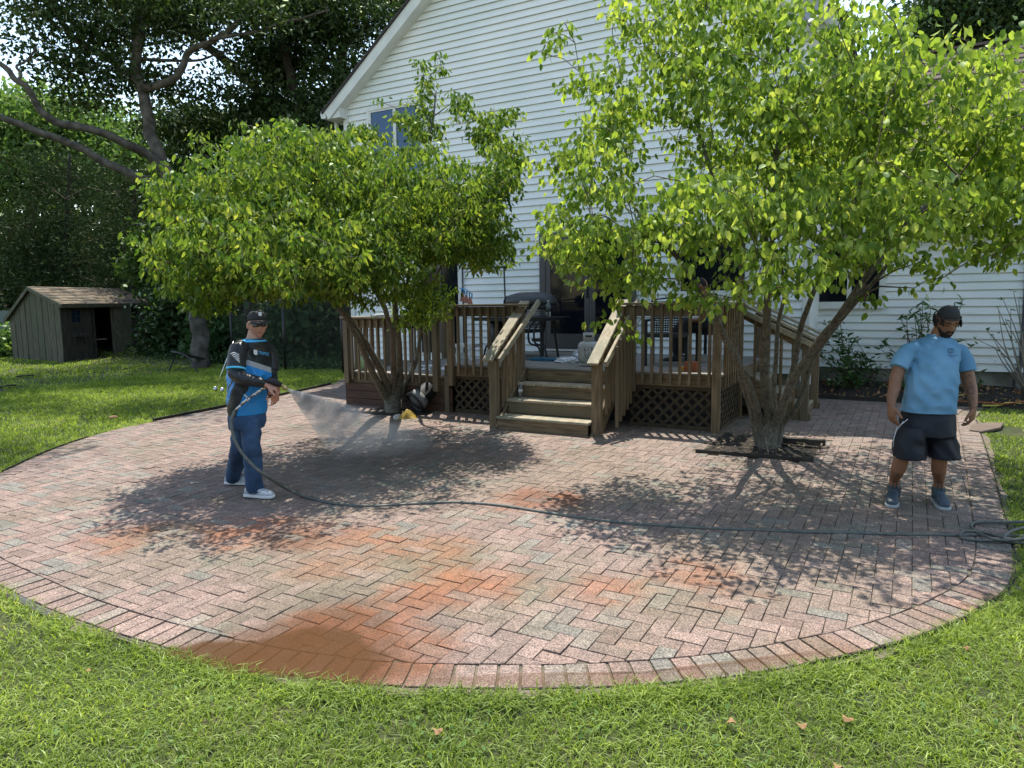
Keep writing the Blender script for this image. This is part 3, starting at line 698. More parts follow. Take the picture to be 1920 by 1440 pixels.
# corner boards, rake boards, soffit returns, gutter
m_ = MB().box((UL-.06, WV-.05, .5), (UL+.055, WV+.08, ZE-.02)); bevel(part_mesh('corner_board', m_, 'white_trim', house), .004)
m_ = MB().box((UR-.055, WV-.05, .5), (UR+.06, WV+.08, ZE-.02)); bevel(part_mesh('corner_board', m_, 'white_trim', house), .004)
s_ = .752; n_ = Vector((-s_, 0, 1)).normalized()
for sg in (1, -1):
    a = Vector((UM-sg*((UR-UL)/2+.34), WV-.26, ZE-.34*s_+.02)); b = Vector((UM, WV-.26, ZR+.02))
    if sg == 1: p, q = a, b
    else: p, q = a, b
    up = Vector((-sg*s_, 0, 1)).normalized()
    part_mesh('rake_board', MB().beam(p-up*.05, q-up*.05, .03, .20, up), 'white_trim', house)
    part_mesh('soffit', MB().beam(p+Vector((0, .13, 0))-up*.13, q+Vector((0, .13, 0))-up*.13, .23, .02, up), 'white_trim', house)
    mr = MB(); e = up*.05
    L_ = [p+e+Vector((-sg*.05, -.05, -.05*s_)), q+e+Vector((0, -.05, .0)), q+e+Vector((0, 9.6, 0)), p+e+Vector((-sg*.05, 9.6, -.05*s_))]
    mr.add(L_+[x+up*.045 for x in L_], [(0, 1, 2, 3), (4, 7, 6, 5), (0, 4, 5, 1), (3, 2, 6, 7), (0, 3, 7, 4)])
    part_mesh('roof', mr, 'roof_edge', house)
    # eave return (boxed end)
    cx = UM-sg*((UR-UL)/2+.16); rt = MB()
    x0, x1 = sorted((UM-sg*((UR-UL)/2-.02), UM-sg*((UR-UL)/2+.33)))
    zt = lambda x: ZE+.72*( (x-UL) if sg == 1 else (UR-x))-.02
    P = [(x0, ZE-.36+.02), (x1, ZE-.36+.02), (x1, zt(x1)), (x0, zt(x0))]
    rt.add([(x, WV-.24, z) for x, z in P]+[(x, WV+.05, z) for x, z in P], [(0, 1, 2, 3), (7, 6, 5, 4), (0, 4, 5, 1), (1, 5, 6, 2), (2, 6, 7, 3), (3, 7, 4, 0)])
    part_mesh('eave_return', rt, 'white_trim', house)
# gutter along the left eave, end on view, and its downspout elbow
gx = UL-.36; prof = [(-.12, .10), (-.125, .02), (-.10, -.05), (-.02, -.06), (.02, -.05), (.02, .11), (-.05, .11)]
m_ = MB(); P = [(gx+a, WV-.27, ZE-.27+b) for a, b in prof]; Q = [(gx+a, WV+8, ZE-.27+b) for a, b in prof]; n = len(P)
m_.add(P+Q, [tuple(range(n)), tuple(range(2*n-1, n-1, -1))]+[(i, i+n, (i+1) % n+n, (i+1) % n) for i in range(n)])
part_mesh('gutter', m_, 'white_trim', house)
m_ = MB().tube(catmull([(gx-.03, WV+.1, ZE-.32), (gx-.02, WV+.1, ZE-.5), (gx+.10, WV+.08, ZE-.66), (UL-.1, WV+.07, ZE-.74)], 5), .042, 8).tube([(UL-.1, WV+.07, ZE-.74), (UL-.1, WV+.07, .4)], .04, 8)
part_mesh('downspout', m_, 'white_trim', house)
part_mesh('foundation', MB().box((UL+.05, WV+.0, -.1), (UR-.05, WV+.25, .63)), 'foundation', house)
# windows and doors
def window(name, parent, u0, u1, z0, z1, y, glass='window_glass', fr='white_trim', w=.06, mull=(), rail=()):
    m_ = MB(); d0, d1 = y-.085, y-.012
    m_.box((u0-w, d0, z0-w), (u0, d1+.02, z1+w)).box((u1, d0, z0-w), (u1+w, d1+.02, z1+w)).box((u0, d0-.002, z1), (u1, d1+.02, z1+w)).box((u0, d0-.002, z0-w), (u1, d1+.02, z0))
    m_.box((u0-w-.03, d0-.02, z0-w-.025), (u1+w+.03, d0+.01, z0-w))
    o = part_mesh(name, m_, fr, parent)
    m_ = MB(); iw = .035
    edges = [u0]+list(mull)+[u1]
    for a, b in zip(edges[:-1], edges[1:]):
        m_.box((a, d0+.012, z0), (a+iw, d1+.01, z1)).box((b-iw, d0+.012, z0), (b, d1+.01, z1)).box((a+iw, d0+.014, z0), (b-iw, d1+.01, z0+iw)).box((a+iw, d0+.014, z1-iw), (b-iw, d1+.01, z1))
    part_mesh('sash', m_, fr, o)
    for a, b in zip(edges[:-1], edges[1:]):
        g = MB().box((a+iw, d0+.033, z0+iw), (b-iw, d0+.038, z1-iw)).build('pane', glass, o)
    return o
w1 = window('window', house, -9.86, -8.55, 4.35, 5.70, WV, 'sky_tint_glass', mull=(-9.22,))
# dark sliding door on the upper deck
dr = part_mesh('sliding_door', MB().box((-5.94, WV-.09, .93), (-4.18, WV+.02, .99)).box((-5.98, WV-.09, .93), (-5.86, WV+.02, 3.02)).box((-4.24, WV-.09, .93), (-4.14, WV+.02, 3.02)).box((-5.86, WV-.088, 2.94), (-4.24, WV+.02, 3.02)), 'bronze_frame', house)
for a, b, yy in ((-5.85, -5.0, WV-.075), (-4.98, -4.25, WV-.055)):
    m_ = MB().box((a, yy-.01, .99), (a+.09, yy+.02, 2.94)).box((b-.09, yy-.01, .99), (b, yy+.02, 2.94)).box((a+.09, yy-.008, .99), (b-.09, yy+.02, 1.21)).box((a+.09, yy-.008, 2.85), (b-.09, yy+.02, 2.94))
    part_mesh('door_leaf', m_, 'bronze_frame', dr); MB().box((a+.09, yy, 1.21), (b-.09, yy+.006, 2.85)).build('pane', 'window_glass', dr)
MB().box((-5.045, WV-.12, 1.85), (-5.02, WV-.087, 2.08)).build('door_handle', 'black_metal', dr)
MB().box((-6.02, WV-.10, .90), (-4.12, WV-.03, .929)).build('door_sill', 'white_trim', dr)
# second dark door seen through the left railing
d2 = part_mesh('patio_door', MB().box((-8.8, WV-.07, .8), (-8.7, WV+.02, 2.75)).box((-7.78, WV-.07, .8), (-7.66, WV+.02, 2.75)).box((-8.7, WV-.068, 2.66), (-7.78, WV+.02, 2.75)), 'white_trim', house)
MB().box((-8.7, WV-.052, .8), (-7.78, WV-.03, 2.66)).build('pane', 'window_glass', d2)
MB().box((-8.25, WV-.066, .8), (-8.18, WV-.053, 2.66)).build('door_stile', 'bronze_frame', d2)
window('window', house, -3.4, -2.3, 1.9, 3.0, WV)
# ---- lower wing, set back
WA = 13.25
wing = part_mesh('wing_wall', MB().box((UR+.0, WA+.03, .3), (9, WA+.25, 3.2)).box((UR+.01, WV+.2, .4), (UR+.03, WA+.03, 3.1)), 'vinyl_siding', house)
siding(wing, UR+.02, 9, WA, .62, 3.05)
part_mesh('foundation', MB().box((UR, WA+.01, 0), (9, WA+.28, .625)), 'foundation', house)
window('window', house, -1.52, -.45, 1.69, 2.75, WA, mull=(-.93,), w=.055)
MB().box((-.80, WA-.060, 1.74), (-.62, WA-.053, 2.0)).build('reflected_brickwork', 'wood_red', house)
sh = MB(); y0, z0 = WA-.42, 2.98; top = at_v(1900, 78, 16.9); y1, z1 = 16.9, top.z; nr = 30
part_mesh('wing_roof', MB().add([(UR-.1, y0, z0-.03), (9.3, y0, z0-.03), (9.3, y1, z1-.03), (UR-.1, y1, z1-.03)], [(0, 1, 2, 3)]).add([(UR-.1, y0-.02, z0-.16), (9.3, y0-.02, z0-.16), (9.3, y0-.02, z0+.0), (UR-.1, y0-.02, z0+.0)], [(0, 1, 2, 3)]).add([(UR-.1, y0-.02, z0-.16), (9.3, y0-.02, z0-.16), (9.3, WA, z0-.16), (UR-.1, WA, z0-.16)], [(0, 1, 2, 3)]), 'white_trim', house)
rs = random.Random(5)
for i in range(nr):
    t0, t1 = i/nr, (i+1.0)/nr; x = UR-.12+rs.uniform(-.3, 0)
    while x < 7.2:
        w = rs.uniform(.16, .34); dz = rs.uniform(0, .008)
        ya, za = y0+(y1-y0)*t0, z0+(z1-z0)*t0; yb, zb = y0+(y1-y0)*t1, z0+(z1-z0)*t1
        sh.add([(x+.003, ya, za+.028+dz), (x+w-.003, ya, za+.028+dz), (x+w-.003, yb, zb+.008), (x+.003, yb, zb+.008), (x+.003, ya, za), (x+w-.003, ya, za)], [(0, 1, 2, 3), (4, 5, 1, 0)]); x += w
o = sh.build('shingles', 'roof_shingle', house, kind='stuff')
part_mesh('roof_ridge', MB().beam((UR-.2, y1, z1+.03), (9.3, y1, z1+.03), .22, .05), 'roof_shingle', house)
# chimney-like corner trim of the main block over the wing roof and the dish on the right eave
dp = at_v(1522, 14, WV-.45)
dish = thing('satellite_dish', 'grey satellite dish fixed to the right hand eave of the gable', 'satellite dish', tuple(dp))
ax = Vector((-.35, -.75, .35)).normalized()
m_ = MB().lathe(dp-ax*.05, [(.01, 0), (.12, .012), (.22, .045), (.29, .085), (.30, .085), (.23, .035), (.12, .0), (.01, -.012)], 26, ax); m_.build('reflector', 'dish_grey', dish)
MB().tube([dp-ax*.05, dp-ax*.2, (UR+.05, WV-.2, ZE-.25)], .022, 8).build('mast', 'dish_grey', dish)
MB().tube([dp+Vector((0, 0, -.28)), dp+ax*.35+Vector((0, 0, -.2))], .012, 6).obox(dp+ax*.36+Vector((0, 0, -.18)), ax*.05, Vector((.03, 0, 0)), Vector((0, 0, .03))).build('feed_arm', 'dish_grey', dish)
# downpipe on the wing wall at the right edge of the view
m_ = MB(); q = at_v(1917, 660, WA-.05); m_.tube([(q.x, q.y, 2.9), (q.x, q.y, .75), (q.x-.06, q.y-.05, .62), (q.x-.07, q.y-.06, .42), (q.x+.02, q.y-.1, .3)], .036, 8)
part_mesh('downspout', m_, 'bronze_frame', house)

# ================================================================== DECK
deck = thing('wooden_deck', 'weathered wooden deck with railings, lattice skirt and two stairs against the house', 'deck', (-5, 9, gz(9)))
VF = 8.85; ZU = .88; ZL = .70; G0 = gz(VF)
def dpart(name, m_, mt, bev=.004):
    o = m_.build(name, mt, deck)
    if bev: bevel(o, bev)
    return o
# floors
def floor_boards(u0, u1, z, y0, y1):
    w = .138; y = y0
    while y < y1:
        yy = min(y+w, y1); dpart('floor_board', MB().box((u0, y, z-.03), (u1, yy-.006, z+rs.uniform(-.002, .002))), 'wood_floor', .003); y += w
floor_boards(-6.12, -2.0, ZU, VF-.03, WV-.03)
floor_boards(-8.1, -6.16, ZL, VF-.03, WV-.03)
dpart('rim_joist', MB().box((-6.15, VF, .70), (-2.04, VF+.038, ZU-.031)), 'wood_horizontal')
dpart('rim_joist', MB().box((-8.08, VF, .515), (-6.17, VF+.038, ZL-.031)), 'wood_horizontal')
dpart('step_face', MB().box((-6.155, VF+.04, .70), (-6.13, WV-.04, ZU-.031)), 'wood_horizontal')
for i in range(3):
    z0 = G0+.005+i*(.515-G0)/3; dpart('fascia_plank', MB().box((-8.10, VF-.028, z0), (-6.0, VF-.003, z0+(.515-G0)/3-.006)), 'wood_red')
    dpart('fascia_plank', MB().box((-8.125, VF-.028, z0), (-8.101, WV-.05, z0+(.515-G0)/3-.006)), 'wood_red')
dpart('rim_joist', MB().box((-8.125, VF, .52), (-8.09, WV-.05, ZL-.031)), 'wood_horizontal')
dpart('rim_joist', MB().box((-2.07, VF+.04, .70), (-2.032, WV-.04, ZU-.031)), 'wood_horizontal')
MB().box((-8.0, VF+.06, G0-.05), (-7.98, WV-.1, .5)).box((-8.0, VF+.35, G0-.05), (-2.12, VF+.37, .66)).build('under_deck_shade', 'black_plastic', deck)  # black sheets added to stand for the shade under the deck
# posts
def post(u, y, z0, z1, w=.09, mt='wood_vertical'): return dpart('post', MB().box((u-w/2, y-w/2, z0), (u+w/2, y+w/2, z1)), mt)
for u, z0, z1 in ((-8.03, .515, 1.54), (-6.26, .46, 1.55), (-5.99, .56, 1.72), (-4.80, .6, 1.72), (-3.30, .6, 1.72), (-3.14, .62, 1.72), (-2.06, G0, 1.72)): post(u, VF-.05, z0, z1, .095 if u != -3.14 else .07)
post(-6.08, VF-.02, G0, .7, .08)
for y in (10.1, 11.6): post(-2.06, y, G0, 1.72)
post(-8.05, 11.6, .5, 1.54)
for y in (9.9,): post(-8.06, y, .5, 1.54)
# rails
def cap(a, b, w=.145, h=.032, mt='wood_horizontal'): return dpart('rail_cap', MB().beam(a, b, w, h), mt)
cap((-8.12, VF-.05, 1.575), (-6.0, VF-.05, 1.575)); cap((-6.08, VF-.05, 1.755), (-4.70, VF-.05, 1.755)); cap((-3.36, VF-.05, 1.755), (-1.98, VF-.05, 1.755))
cap((-2.05, VF+.03, 1.7551), (-2.05, 10.16, 1.7551), mt='wood_pale'); cap((-8.06, VF+.03, 1.5751), (-8.06, WV-.05, 1.5751), mt='wood_pale')
cap((-2.05, 11.25, 1.755), (-2.05, WV-.05, 1.755), mt='wood_pale')
def rail(a, b, h=.14): return dpart('rail', MB().beam(a, b, .036, h), 'wood_horizontal')
rail((-7.98, VF-.03, 1.485), (-6.31, VF-.03, 1.485)); rail((-5.94, VF-.03, 1.665), (-4.85, VF-.03, 1.665)); rail((-3.24, VF-.03, 1.665), (-2.11, VF-.03, 1.665))
rail((-2.04, VF+.02, 1.665), (-2.04, 10.05, 1.665)); rail((-8.04, VF+.02, 1.485), (-8.04, 11.5, 1.485))
# balusters
def bal(u, y, z0, z1, w=.036): return dpart('baluster', MB().box((u-w/2, y-w/2, z0), (u+w/2, y+w/2, z1)), 'wood_vertical', .002)
for i in range(12): bal(-7.91+i*.135, VF-.069, .575, 1.55+rs.uniform(-.01, 0))
for i in range(8): bal(-5.84+i*.132, VF-.069, .73, 1.735)
for i in range(8): bal(-3.0+i*.122, VF-.069, .735, 1.735)
for i in range(8): bal(-2.0, VF+.12+i*.135, .70, 1.735)
for i in range(17): bal(-8.14, VF+.12+i*.15, .56, 1.55)
# lattice skirts: slats crossing each other
def lattice(u0, u1, z0, z1, y, axis='u', depth=.0):
    pn = sub_part('lattice_panel', axis, u0, u1, z0, z1, y)
    H = z1-z0; st = .15; k = int((u1-u0+H)/st)+1
    for s_, dd_ in ((1, 0), (-1, .008)):
        for i in range(k):
            a = u0-H+i*st if s_ == 1 else u0+i*st
            # from (a, z0) rising s_*H
            p0 = [a, z0]; p1 = [a+s_*H, z1]
            pts = []
            for t in (0, 1): pass
            lo, hi = 0.0, 1.0
            dx = s_*H
            for bound, sign in ((u0, 1), (u1, -1)):
                # sign*(a+dx*t-bound) >= 0
                if dx*sign > 0: lo = max(lo, (bound-a)/dx)
                else: hi = min(hi, (bound-a)/dx)
            if hi-lo < .05: continue
            A = (a+dx*lo, z0+H*lo); B = (a+dx*hi, z0+H*hi)
            if axis == 'u': m_ = MB().beam((A[0], y+dd_, A[1]), (B[0], y+dd_, B[1]),   .007, .038, Vector((-s_, 0, 1)).normalized())
            else: m_ = MB().beam((y-dd_, A[0], A[1]), (y-dd_, B[0], B[1]), .007, .034, Vector((0, -s_, 1)).normalized())
            m_.build('slat', 'wood_lattice_shaded', pn)
def sub_part(name, axis, u0, u1, z0, z1, y):
    w = .05; m_ = MB()
    if axis == 'u': m_.box((u0, y-.012, z1), (u1, y+.02, z1+w*.8)).box((u0, y-.012, z0-w), (u1, y+.02, z0))
    else: m_.box((y-.02, u0, z1), (y+.012, u1, z1+w*.8)).box((y-.02, u0, z0-w), (y+.012, u1, z0))
    return dpart(name, m_, 'wood_lattice_shaded', 0)
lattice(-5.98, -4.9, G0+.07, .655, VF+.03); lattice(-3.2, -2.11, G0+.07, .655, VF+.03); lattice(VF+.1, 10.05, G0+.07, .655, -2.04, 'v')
# front stairs
SU0, SU1 = -4.70, -3.42; NR = 4; gz8 = gz(8.1); rise = (ZU-gz8)/NR; run = .285; y_first = VF-.03-run*(NR-1)
for i in range(NR):
    yf = y_first+i*run; zt_ = gz8+rise*(i+1)
    dpart('riser', MB().box((SU0, yf, zt_-rise+.004), (SU1, yf+.022, zt_-.036)), 'wood_horizontal')
    if i < NR-1:
        dpart('tread', MB().box((SU0-.005, yf-.03, zt_-.034), (SU1+.02, yf+.115, zt_)), 'wood_pale', .005)
        dpart('tread', MB().box((SU0-.005, yf+.12, zt_-.034), (SU1+.02, yf+run-.002, zt_-.001)), 'wood_pale', .005)
for u in (SU0-.045, SU1+.045):
    P = [(y_first-.02, gz8), (VF-.03, ZU-rise*.1), (VF-.03, ZU-.35), (y_first+.35, gz8)]
    m_ = MB(); m_.add([(u-.02, y, z) for y, z in P]+[(u+.02, y, z) for y, z in P], [(0, 3, 2, 1), (4, 5, 6, 7), (0, 1, 5, 4), (1, 2, 6, 5), (2, 3, 7, 6), (3, 0, 4, 7)])
    dpart('stringer', m_, 'wood_horizontal')
nl = dpart('newel_post', MB().box((-4.89, 8.06, gz8), (-4.77, 8.15, 1.03)), 'wood_vertical'); nr_ = dpart('newel_post', MB().box((-3.40, 8.03, gz8), (-3.28, 8.12, 1.03)), 'wood_vertical')
def hrail(u, side, w1=.15):
    a = Vector((u, 7.93, 1.035)); b = Vector((u, 9.0, 1.80))
    dpart('handrail', MB().beam(a, b, w1, .034), 'wood_pale')
    c = u+side*.145; dpart('handrail', MB().beam((c, 8.0, 1.035), (c, 9.15, 1.80-.0), .04, .075), 'wood_pale')
    dpart('rail', MB().beam((u+side*.02, 8.1, 1.04), (u+side*.02, 8.85, 1.58), .036, .12), 'wood_horizontal')
    for i in range(6):
        y = 8.24+i*.105; z = 1.035+(y-7.93)*.715-.03; dpart('baluster', MB().box((u+side*.06-.018, y-.018, gz8+.12+max(0, (y-8.0))*.6), (u+side*.06+.018, y+.018, z)), 'wood_vertical', .002)
hrail(-4.83, 1); hrail(-3.34, 1)
for i in range(5): y = 8.26+i*.12; dpart('baluster', MB().box((-3.17, y-.018, gz8+.02+max(0, y-8.1)*.5), (-3.134, y+.018, 1.0+(y-7.93)*.715)), 'wood_vertical', .002)
# side stairs, going down to the right
sy0, sy1 = 10.15, 11.2; u_f = -2.03
for i in range(4):
    zt_ = ZU-rise*(i+1); u = u_f+i*.27; g = gz(10.6)
    dpart('riser', MB().box((u, sy0, zt_), (u+.02, sy1, zt_+rise-.036)), 'wood_horizontal')
    if i < 3: dpart('tread', MB().box((u-.005, sy0-.01, zt_-.034), (u+.285, sy1, zt_)), 'wood_pale')
for y in (sy0-.03, sy1+.02):
    P = [(-2.03, ZU-.06), (-1.12, gz(y)+.1), (-1.12, gz(y)), (-1.5, gz(y)), (-2.03, ZU-.4)]; m_ = MB()
    m_.add([(u, y-.02, z) for u, z in P]+[(u, y+.02, z) for u, z in P], [(0, 1, 2, 3, 4), (9, 8, 7, 6, 5), (0, 5, 6, 1), (1, 6, 7, 2), (2, 7, 8, 3), (3, 8, 9, 4), (4, 9, 5, 0)]); dpart('stringer', m_, 'wood_horizontal')
    dpart('newel_post', MB().box((-1.25, y-.055, gz(y)), (-1.15, y+.045, 1.24)), 'wood_vertical')
    dpart('handrail', MB().beam((-2.1, y, 1.76), (-1.08, y, 1.25), .14, .034), 'wood_pale'); dpart('handrail', MB().beam((-2.1, y-.11, 1.67), (-1.1, y-.11, 1.18), .035, .07), 'wood_pale')
    dpart('rail', MB().beam((-2.05, y, 1.6), (-1.2, y, 1.15), .036, .11), 'wood_horizontal')
    for i in range(4): u = -1.85+i*.17; dpart('baluster', MB().box((u-.018, y-.05, ZU-.12-(u+2.03)*.66), (u+.018, y-.02, 1.68-(u+2.03)*.5)), 'wood_vertical', .002)
# ================================================================== TREES
def leaf_np(base, d, L, wd, rnd, fold=.25, shape='oval', curl=.15):
    """leaves from base along unit d, length L, width ratio wd; returns verts, faces, attr. 9 verts, 8 tris"""
    n = len(base); r = RNG.normal(size=(n, 3)); s = np.cross(d, r); s /= np.linalg.norm(s, axis=1)[:, None]; nn = np.cross(s, d)
    L = L[:, None]; w = L*wd
    def P(t, x, h): return base+d*(L*t)+s*(w*x)+nn*(L*h)
    c = curl
    if shape == 'oval': pr = [(0, 0, 0), (.36, 0, 0), (.72, 0, -c*.5), (1, 0, -c*1.4), (.26, .46, fold*wd*.46), (.64, .42, fold*wd*.42-c*.5), (.26, -.46, fold*wd*.46), (.64, -.42, fold*wd*.42-c*.5)]
    v = np.stack([P(*p) for p in pr], 1).reshape(-1, 3); i = (np.arange(n)*8)[:, None]
    f = np.array([(0, 1, 4), (1, 5, 4), (1, 2, 5), (2, 3, 5), (0, 6, 1), (1, 6, 7), (1, 7, 2), (2, 7, 3)])
    f = (i[:, :, None]+f[None]).reshape(-1, 3)
    return v, f, np.repeat(rnd, 8)
def quad_leaves(c, L, wd, rnd, flat=.0):
    n = len(c); d = RNG.normal(size=(n, 3)); d[:, 2] -= .3; d /= np.linalg.norm(d, axis=1)[:, None]; r = RNG.normal(size=(n, 3)); s = np.cross(d, r); s /= np.linalg.norm(s, axis=1)[:, None]; nn = np.cross(s, d)
    L = L[:, None]; w = L*wd/2
    v = np.stack([c, c+d*L*.45+s*w-nn*L*.06, c+d*L, c+d*L*.45-s*w-nn*L*.06], 1).reshape(-1, 3); i = (np.arange(n)*4)[:, None]
    f = (i[:, :, None]+np.array([(0, 1, 3), (1, 2, 3)])[None]).reshape(-1, 3)
    return v, f, np.repeat(rnd, 4)
NR0, NU, NFH = np.array(CR), np.array((0, 0, 1.0)), np.array(FH)
def nearL(d): return 8.3+(d-9.8)*1.3
def nearR(d): return 6.35+(d-7.5)*1.15
class Blobs:
    """crown volume: list of (px,py,depth, rx_px, ry_px, rdepth_m) turned into ellipsoids standing in the place"""
    def __init__(s, L):
        s.c = []; s.r = []
        for px, py, d, rx, ry, rd in L:
            s.c.append(np.array(at_d(px, py, d))); s.r.append((rx*d/FPX, rd, ry*d/FPX))
        s.c = np.array(s.c); s.r = np.array(s.r); vol = s.r.prod(1)**.8; s.p = vol/vol.sum()
    def sample(s, n, power=.45, rng=RNG):
        k = rng.choice(len(s.c), n, p=s.p); d = rng.normal(size=(n, 3)); d /= np.linalg.norm(d, axis=1)[:, None]; q = rng.rand(n)**power
        d = d*q[:, None]*s.r[k]
        return s.c[k]+np.outer(d[:, 0], NR0)+np.outer(d[:, 1], NFH)+np.outer(d[:, 2], NU), q
def grow(stems, targets, step=.35, rtip=.004, seed=1):
    """join every target to the nearest wood already grown, nearest targets first"""
    rg = random.Random(seed); nodes = []; rads = []
    for pts, rr_ in stems:
        for p, r in zip(pts, rr_): nodes.append(Vector(p)); rads.append(r)
    base = nodes[0]; T = sorted([Vector(t) for t in targets], key=lambda t: min((t-n).length for n in nodes[::3]))
    NA = np.array([tuple(n) for n in nodes]); paths = []
    NA = list(map(tuple, nodes)); arr = np.array(NA); rl = list(rads)
    for t in T:
        d = np.linalg.norm(arr-np.array(t), axis=1)+np.maximum(0, arr[:, 2]-t.z+.15)*1.2; i = int(np.argmin(d)); a = Vector(arr[i]); L = (t-a).length
        if L < .08: continue
        k = max(2, int(L/step)); r0 = min(rl[i]*.62, .006+.011*L); r0 = max(r0, rtip); pts = []
        mid = Vector((0, 0, L*.12))+Vector((rg.uniform(-1, 1), rg.uniform(-1, 1), rg.uniform(-.5, .5)))*L*.10
        for j in range(k+1):
            q = j/k; pts.append(a.lerp(t, q)+mid*math.sin(math.pi*q)+(Vector((rg.uniform(-1, 1), rg.uniform(-1, 1), rg.uniform(-1, 1)))*L*.02 if 0 < j < k else Vector()))
        rr_ = [r0+(rtip-r0)*j/k for j in range(k+1)]; paths.append((pts, rr_))
        arr = np.vstack([arr, np.array([tuple(p) for p in pts[1:]])]); rl += rr_[1:]
    return paths
def wob(pts, n=6, amp=.02, seed=0):
    P = catmull(pts, n); return [p+Vector((noise.noise(p*2+Vector((seed, 0, 0))), noise.noise(p*2+Vector((0, seed+7, 0))), 0))*amp for p in P]
def tree_wood(root, stems, m_trunk, paths, m_twig, n=10, tn=5, part='stem'):
    for pts, rr_ in stems: MB().tube(pts, rr_, n).build(part, m_trunk, root)
    if paths:
        m_ = MB()
        big = [p for p in paths if p[1][0] > .012]; sm_ = [p for p in paths if p[1][0] <= .012]
        for pts, rr_ in big: m_.tube(pts, rr_, 6)
        m_.build('branches', m_trunk, root, kind='stuff'); m_ = MB()
        for pts, rr_ in sm_: m_.tube(pts, rr_, 4, caps=False)
        if sm_: m_.build('twigs', m_twig, root, kind='stuff')
def stem_px(pts, rr0, rr1, n=6, amp=.03, seed=0, gbase=None, mp=None):
    if mp is not None:
        f_, ya, yb = mp; pts = [(a, b, c+(f_(c)-c)*min(1, max(0, (ya-b)/(ya-yb)))) for a, b, c in pts]
    P = [at_d(*p) for p in pts]
    if gbase is not None: P[0] = gbase
    rr0 *= .78 if gbase is not None else .85; P = wob(P, n, amp, seed); k = len(P); return P, [rr0+(rr1-rr0)*(i/(k-1))**.8 for i in range(k)]
def leaf_crown(root, blobs, nclu, per, L, wd, mt, spread, npart, seedt=0, power=.45, droop=1.0, size_j=.25, brightup=.3, extra=None):
    cc, q = blobs.sample(nclu, power)
    if extra is not None: cc = np.vstack([cc, extra]); q = np.append(q, np.ones(len(extra)))
    n = len(cc)*per; k = np.repeat(np.arange(len(cc)), per)
    off = RNG.normal(size=(n, 3))*spread; off[:, 2] *= .6; base = cc[k]+off
    # leaves hang: outward from the cluster centre, then down
    out = off/np.maximum(np.linalg.norm(off, axis=1)[:, None], 1e-6)
    d = out*np.array([.75, .75, .35])*RNG.uniform(.4, 1.2, (n, 1))+np.array([0, 0, -1.0])*droop*RNG.uniform(.45, 1.3, (n, 1))+RNG.normal(size=(n, 3))*.22
    d /= np.linalg.norm(d, axis=1)[:, None]
    Ls = L*RNG.uniform(1-size_j, 1+size_j, n); rnd = np.clip(RNG.beta(2, 2.4, n)*.8+.35*(RNG.rand(len(cc))[k]-.35)+(RNG.rand(n) < .012)*.25, 0, 1)
    dist = np.linalg.norm(base-np.array(EYE), axis=1); near = np.argsort(dist)
    # pick separate leaves among the nearer half so that they lie on the outside of the crown
    sel = near[RNG.choice(min(len(near), npart*4), npart, replace=False)] if npart else np.array([], int)
    mask = np.ones(n, bool); mask[sel] = False
    v, f, a = leaf_np(base[mask], d[mask], Ls[mask], wd, rnd[mask]); npmesh('crown', v, f, mt, root, ORG[root.name], a, 'stuff')
    protos = []
    for i in range(6):
        v, f, a = leaf_np(np.zeros((1, 3)), np.array([[0, 0, -1.0]]), np.array([1.0]), wd, np.array([.15+.14*i])); me = bpy.data.meshes.new('leaf')
        me.from_pydata(v.tolist(), [], f.tolist()); at = me.attributes.new('leafrand', 'FLOAT', 'POINT'); at.data.foreach_set('value', a.astype(np.float32)); me.materials.append(M[mt]); protos.append(me)
    org = ORG[root.name]
    for j in sel:
        o = bpy.data.objects.new('leaf', protos[int(RNG.randint(6))]); C.objects.link(o); o.parent = root; o.location = Vector(base[j])-org
        o.rotation_mode = 'QUATERNION'; o.rotation_quaternion = Vector((0, 0, -1)).rotation_difference(Vector(d[j]))@Matrix.Rotation(RNG.uniform(0, 6.28), 4, 'Z').to_quaternion(); s = Ls[j]; o.scale = (s, s, s)
    return cc
# ---- left kousa-like tree
lb = at_g(735, 776); TL = thing('patio_tree', 'multi-stemmed small tree with dense drooping leaves at the left end of the deck', 'tree', tuple(lb), 'leafy trees planted in the brick patio')
D0 = 11.02
g_ = lambda dx=0, dy=0: lb+Vector((dx, dy, -.05))
stL = [stem_px([(735, 776, D0), (728, 752, 10.98), (716, 732, 10.9), (700, 700, 10.7), (680, 655, 10.3), (655, 610, 9.9), (600, 520, 9.5)], .105, .028, mp=(nearL, 740, 540), seed=1, gbase=g_(-.03)),
       stem_px([(735, 776, D0), (731, 745, D0), (722, 715, 10.9), (698, 665, 10.6), (665, 610, 10.1), (636, 580, 9.7), (560, 500, 9.2), (470, 430, 9.1)], .10, .02, mp=(nearL, 740, 540), seed=2, gbase=g_(.0, .02)),
       stem_px([(737, 776, D0), (742, 742, D0), (750, 700, 11.0), (746, 640, 10.8), (742, 570, 10.5), (750, 480, 10.4), (770, 380, 10.4), (800, 280, 10.5), (818, 170, 10.6)], .10, .010, mp=(nearL, 740, 540), seed=3, gbase=g_(.04)),
       stem_px([(739, 776, D0), (752, 745, 11.1), (760, 720, 11.2), (780, 680, 11.3), (788, 630, 11.3), (800, 560, 11.2), (850, 450, 11), (900, 330, 10.9)], .07, .012, mp=(nearL, 740, 540), seed=4, gbase=g_(.07, .03)),
       stem_px([(734, 776, D0), (738, 735, D0), (738, 690, 10.8), (735, 620, 10.2), (700, 530, 9.7), (650, 400, 9.5), (640, 300, 9.6)], .08, .014, mp=(nearL, 740, 540), seed=5, gbase=g_(.02, -.04)),
       stem_px([(734, 778, D0), (736, 755, D0), (737, 738, D0)], .15, .10, n=3, mp=(nearL, 740, 540), seed=6, gbase=g_())]
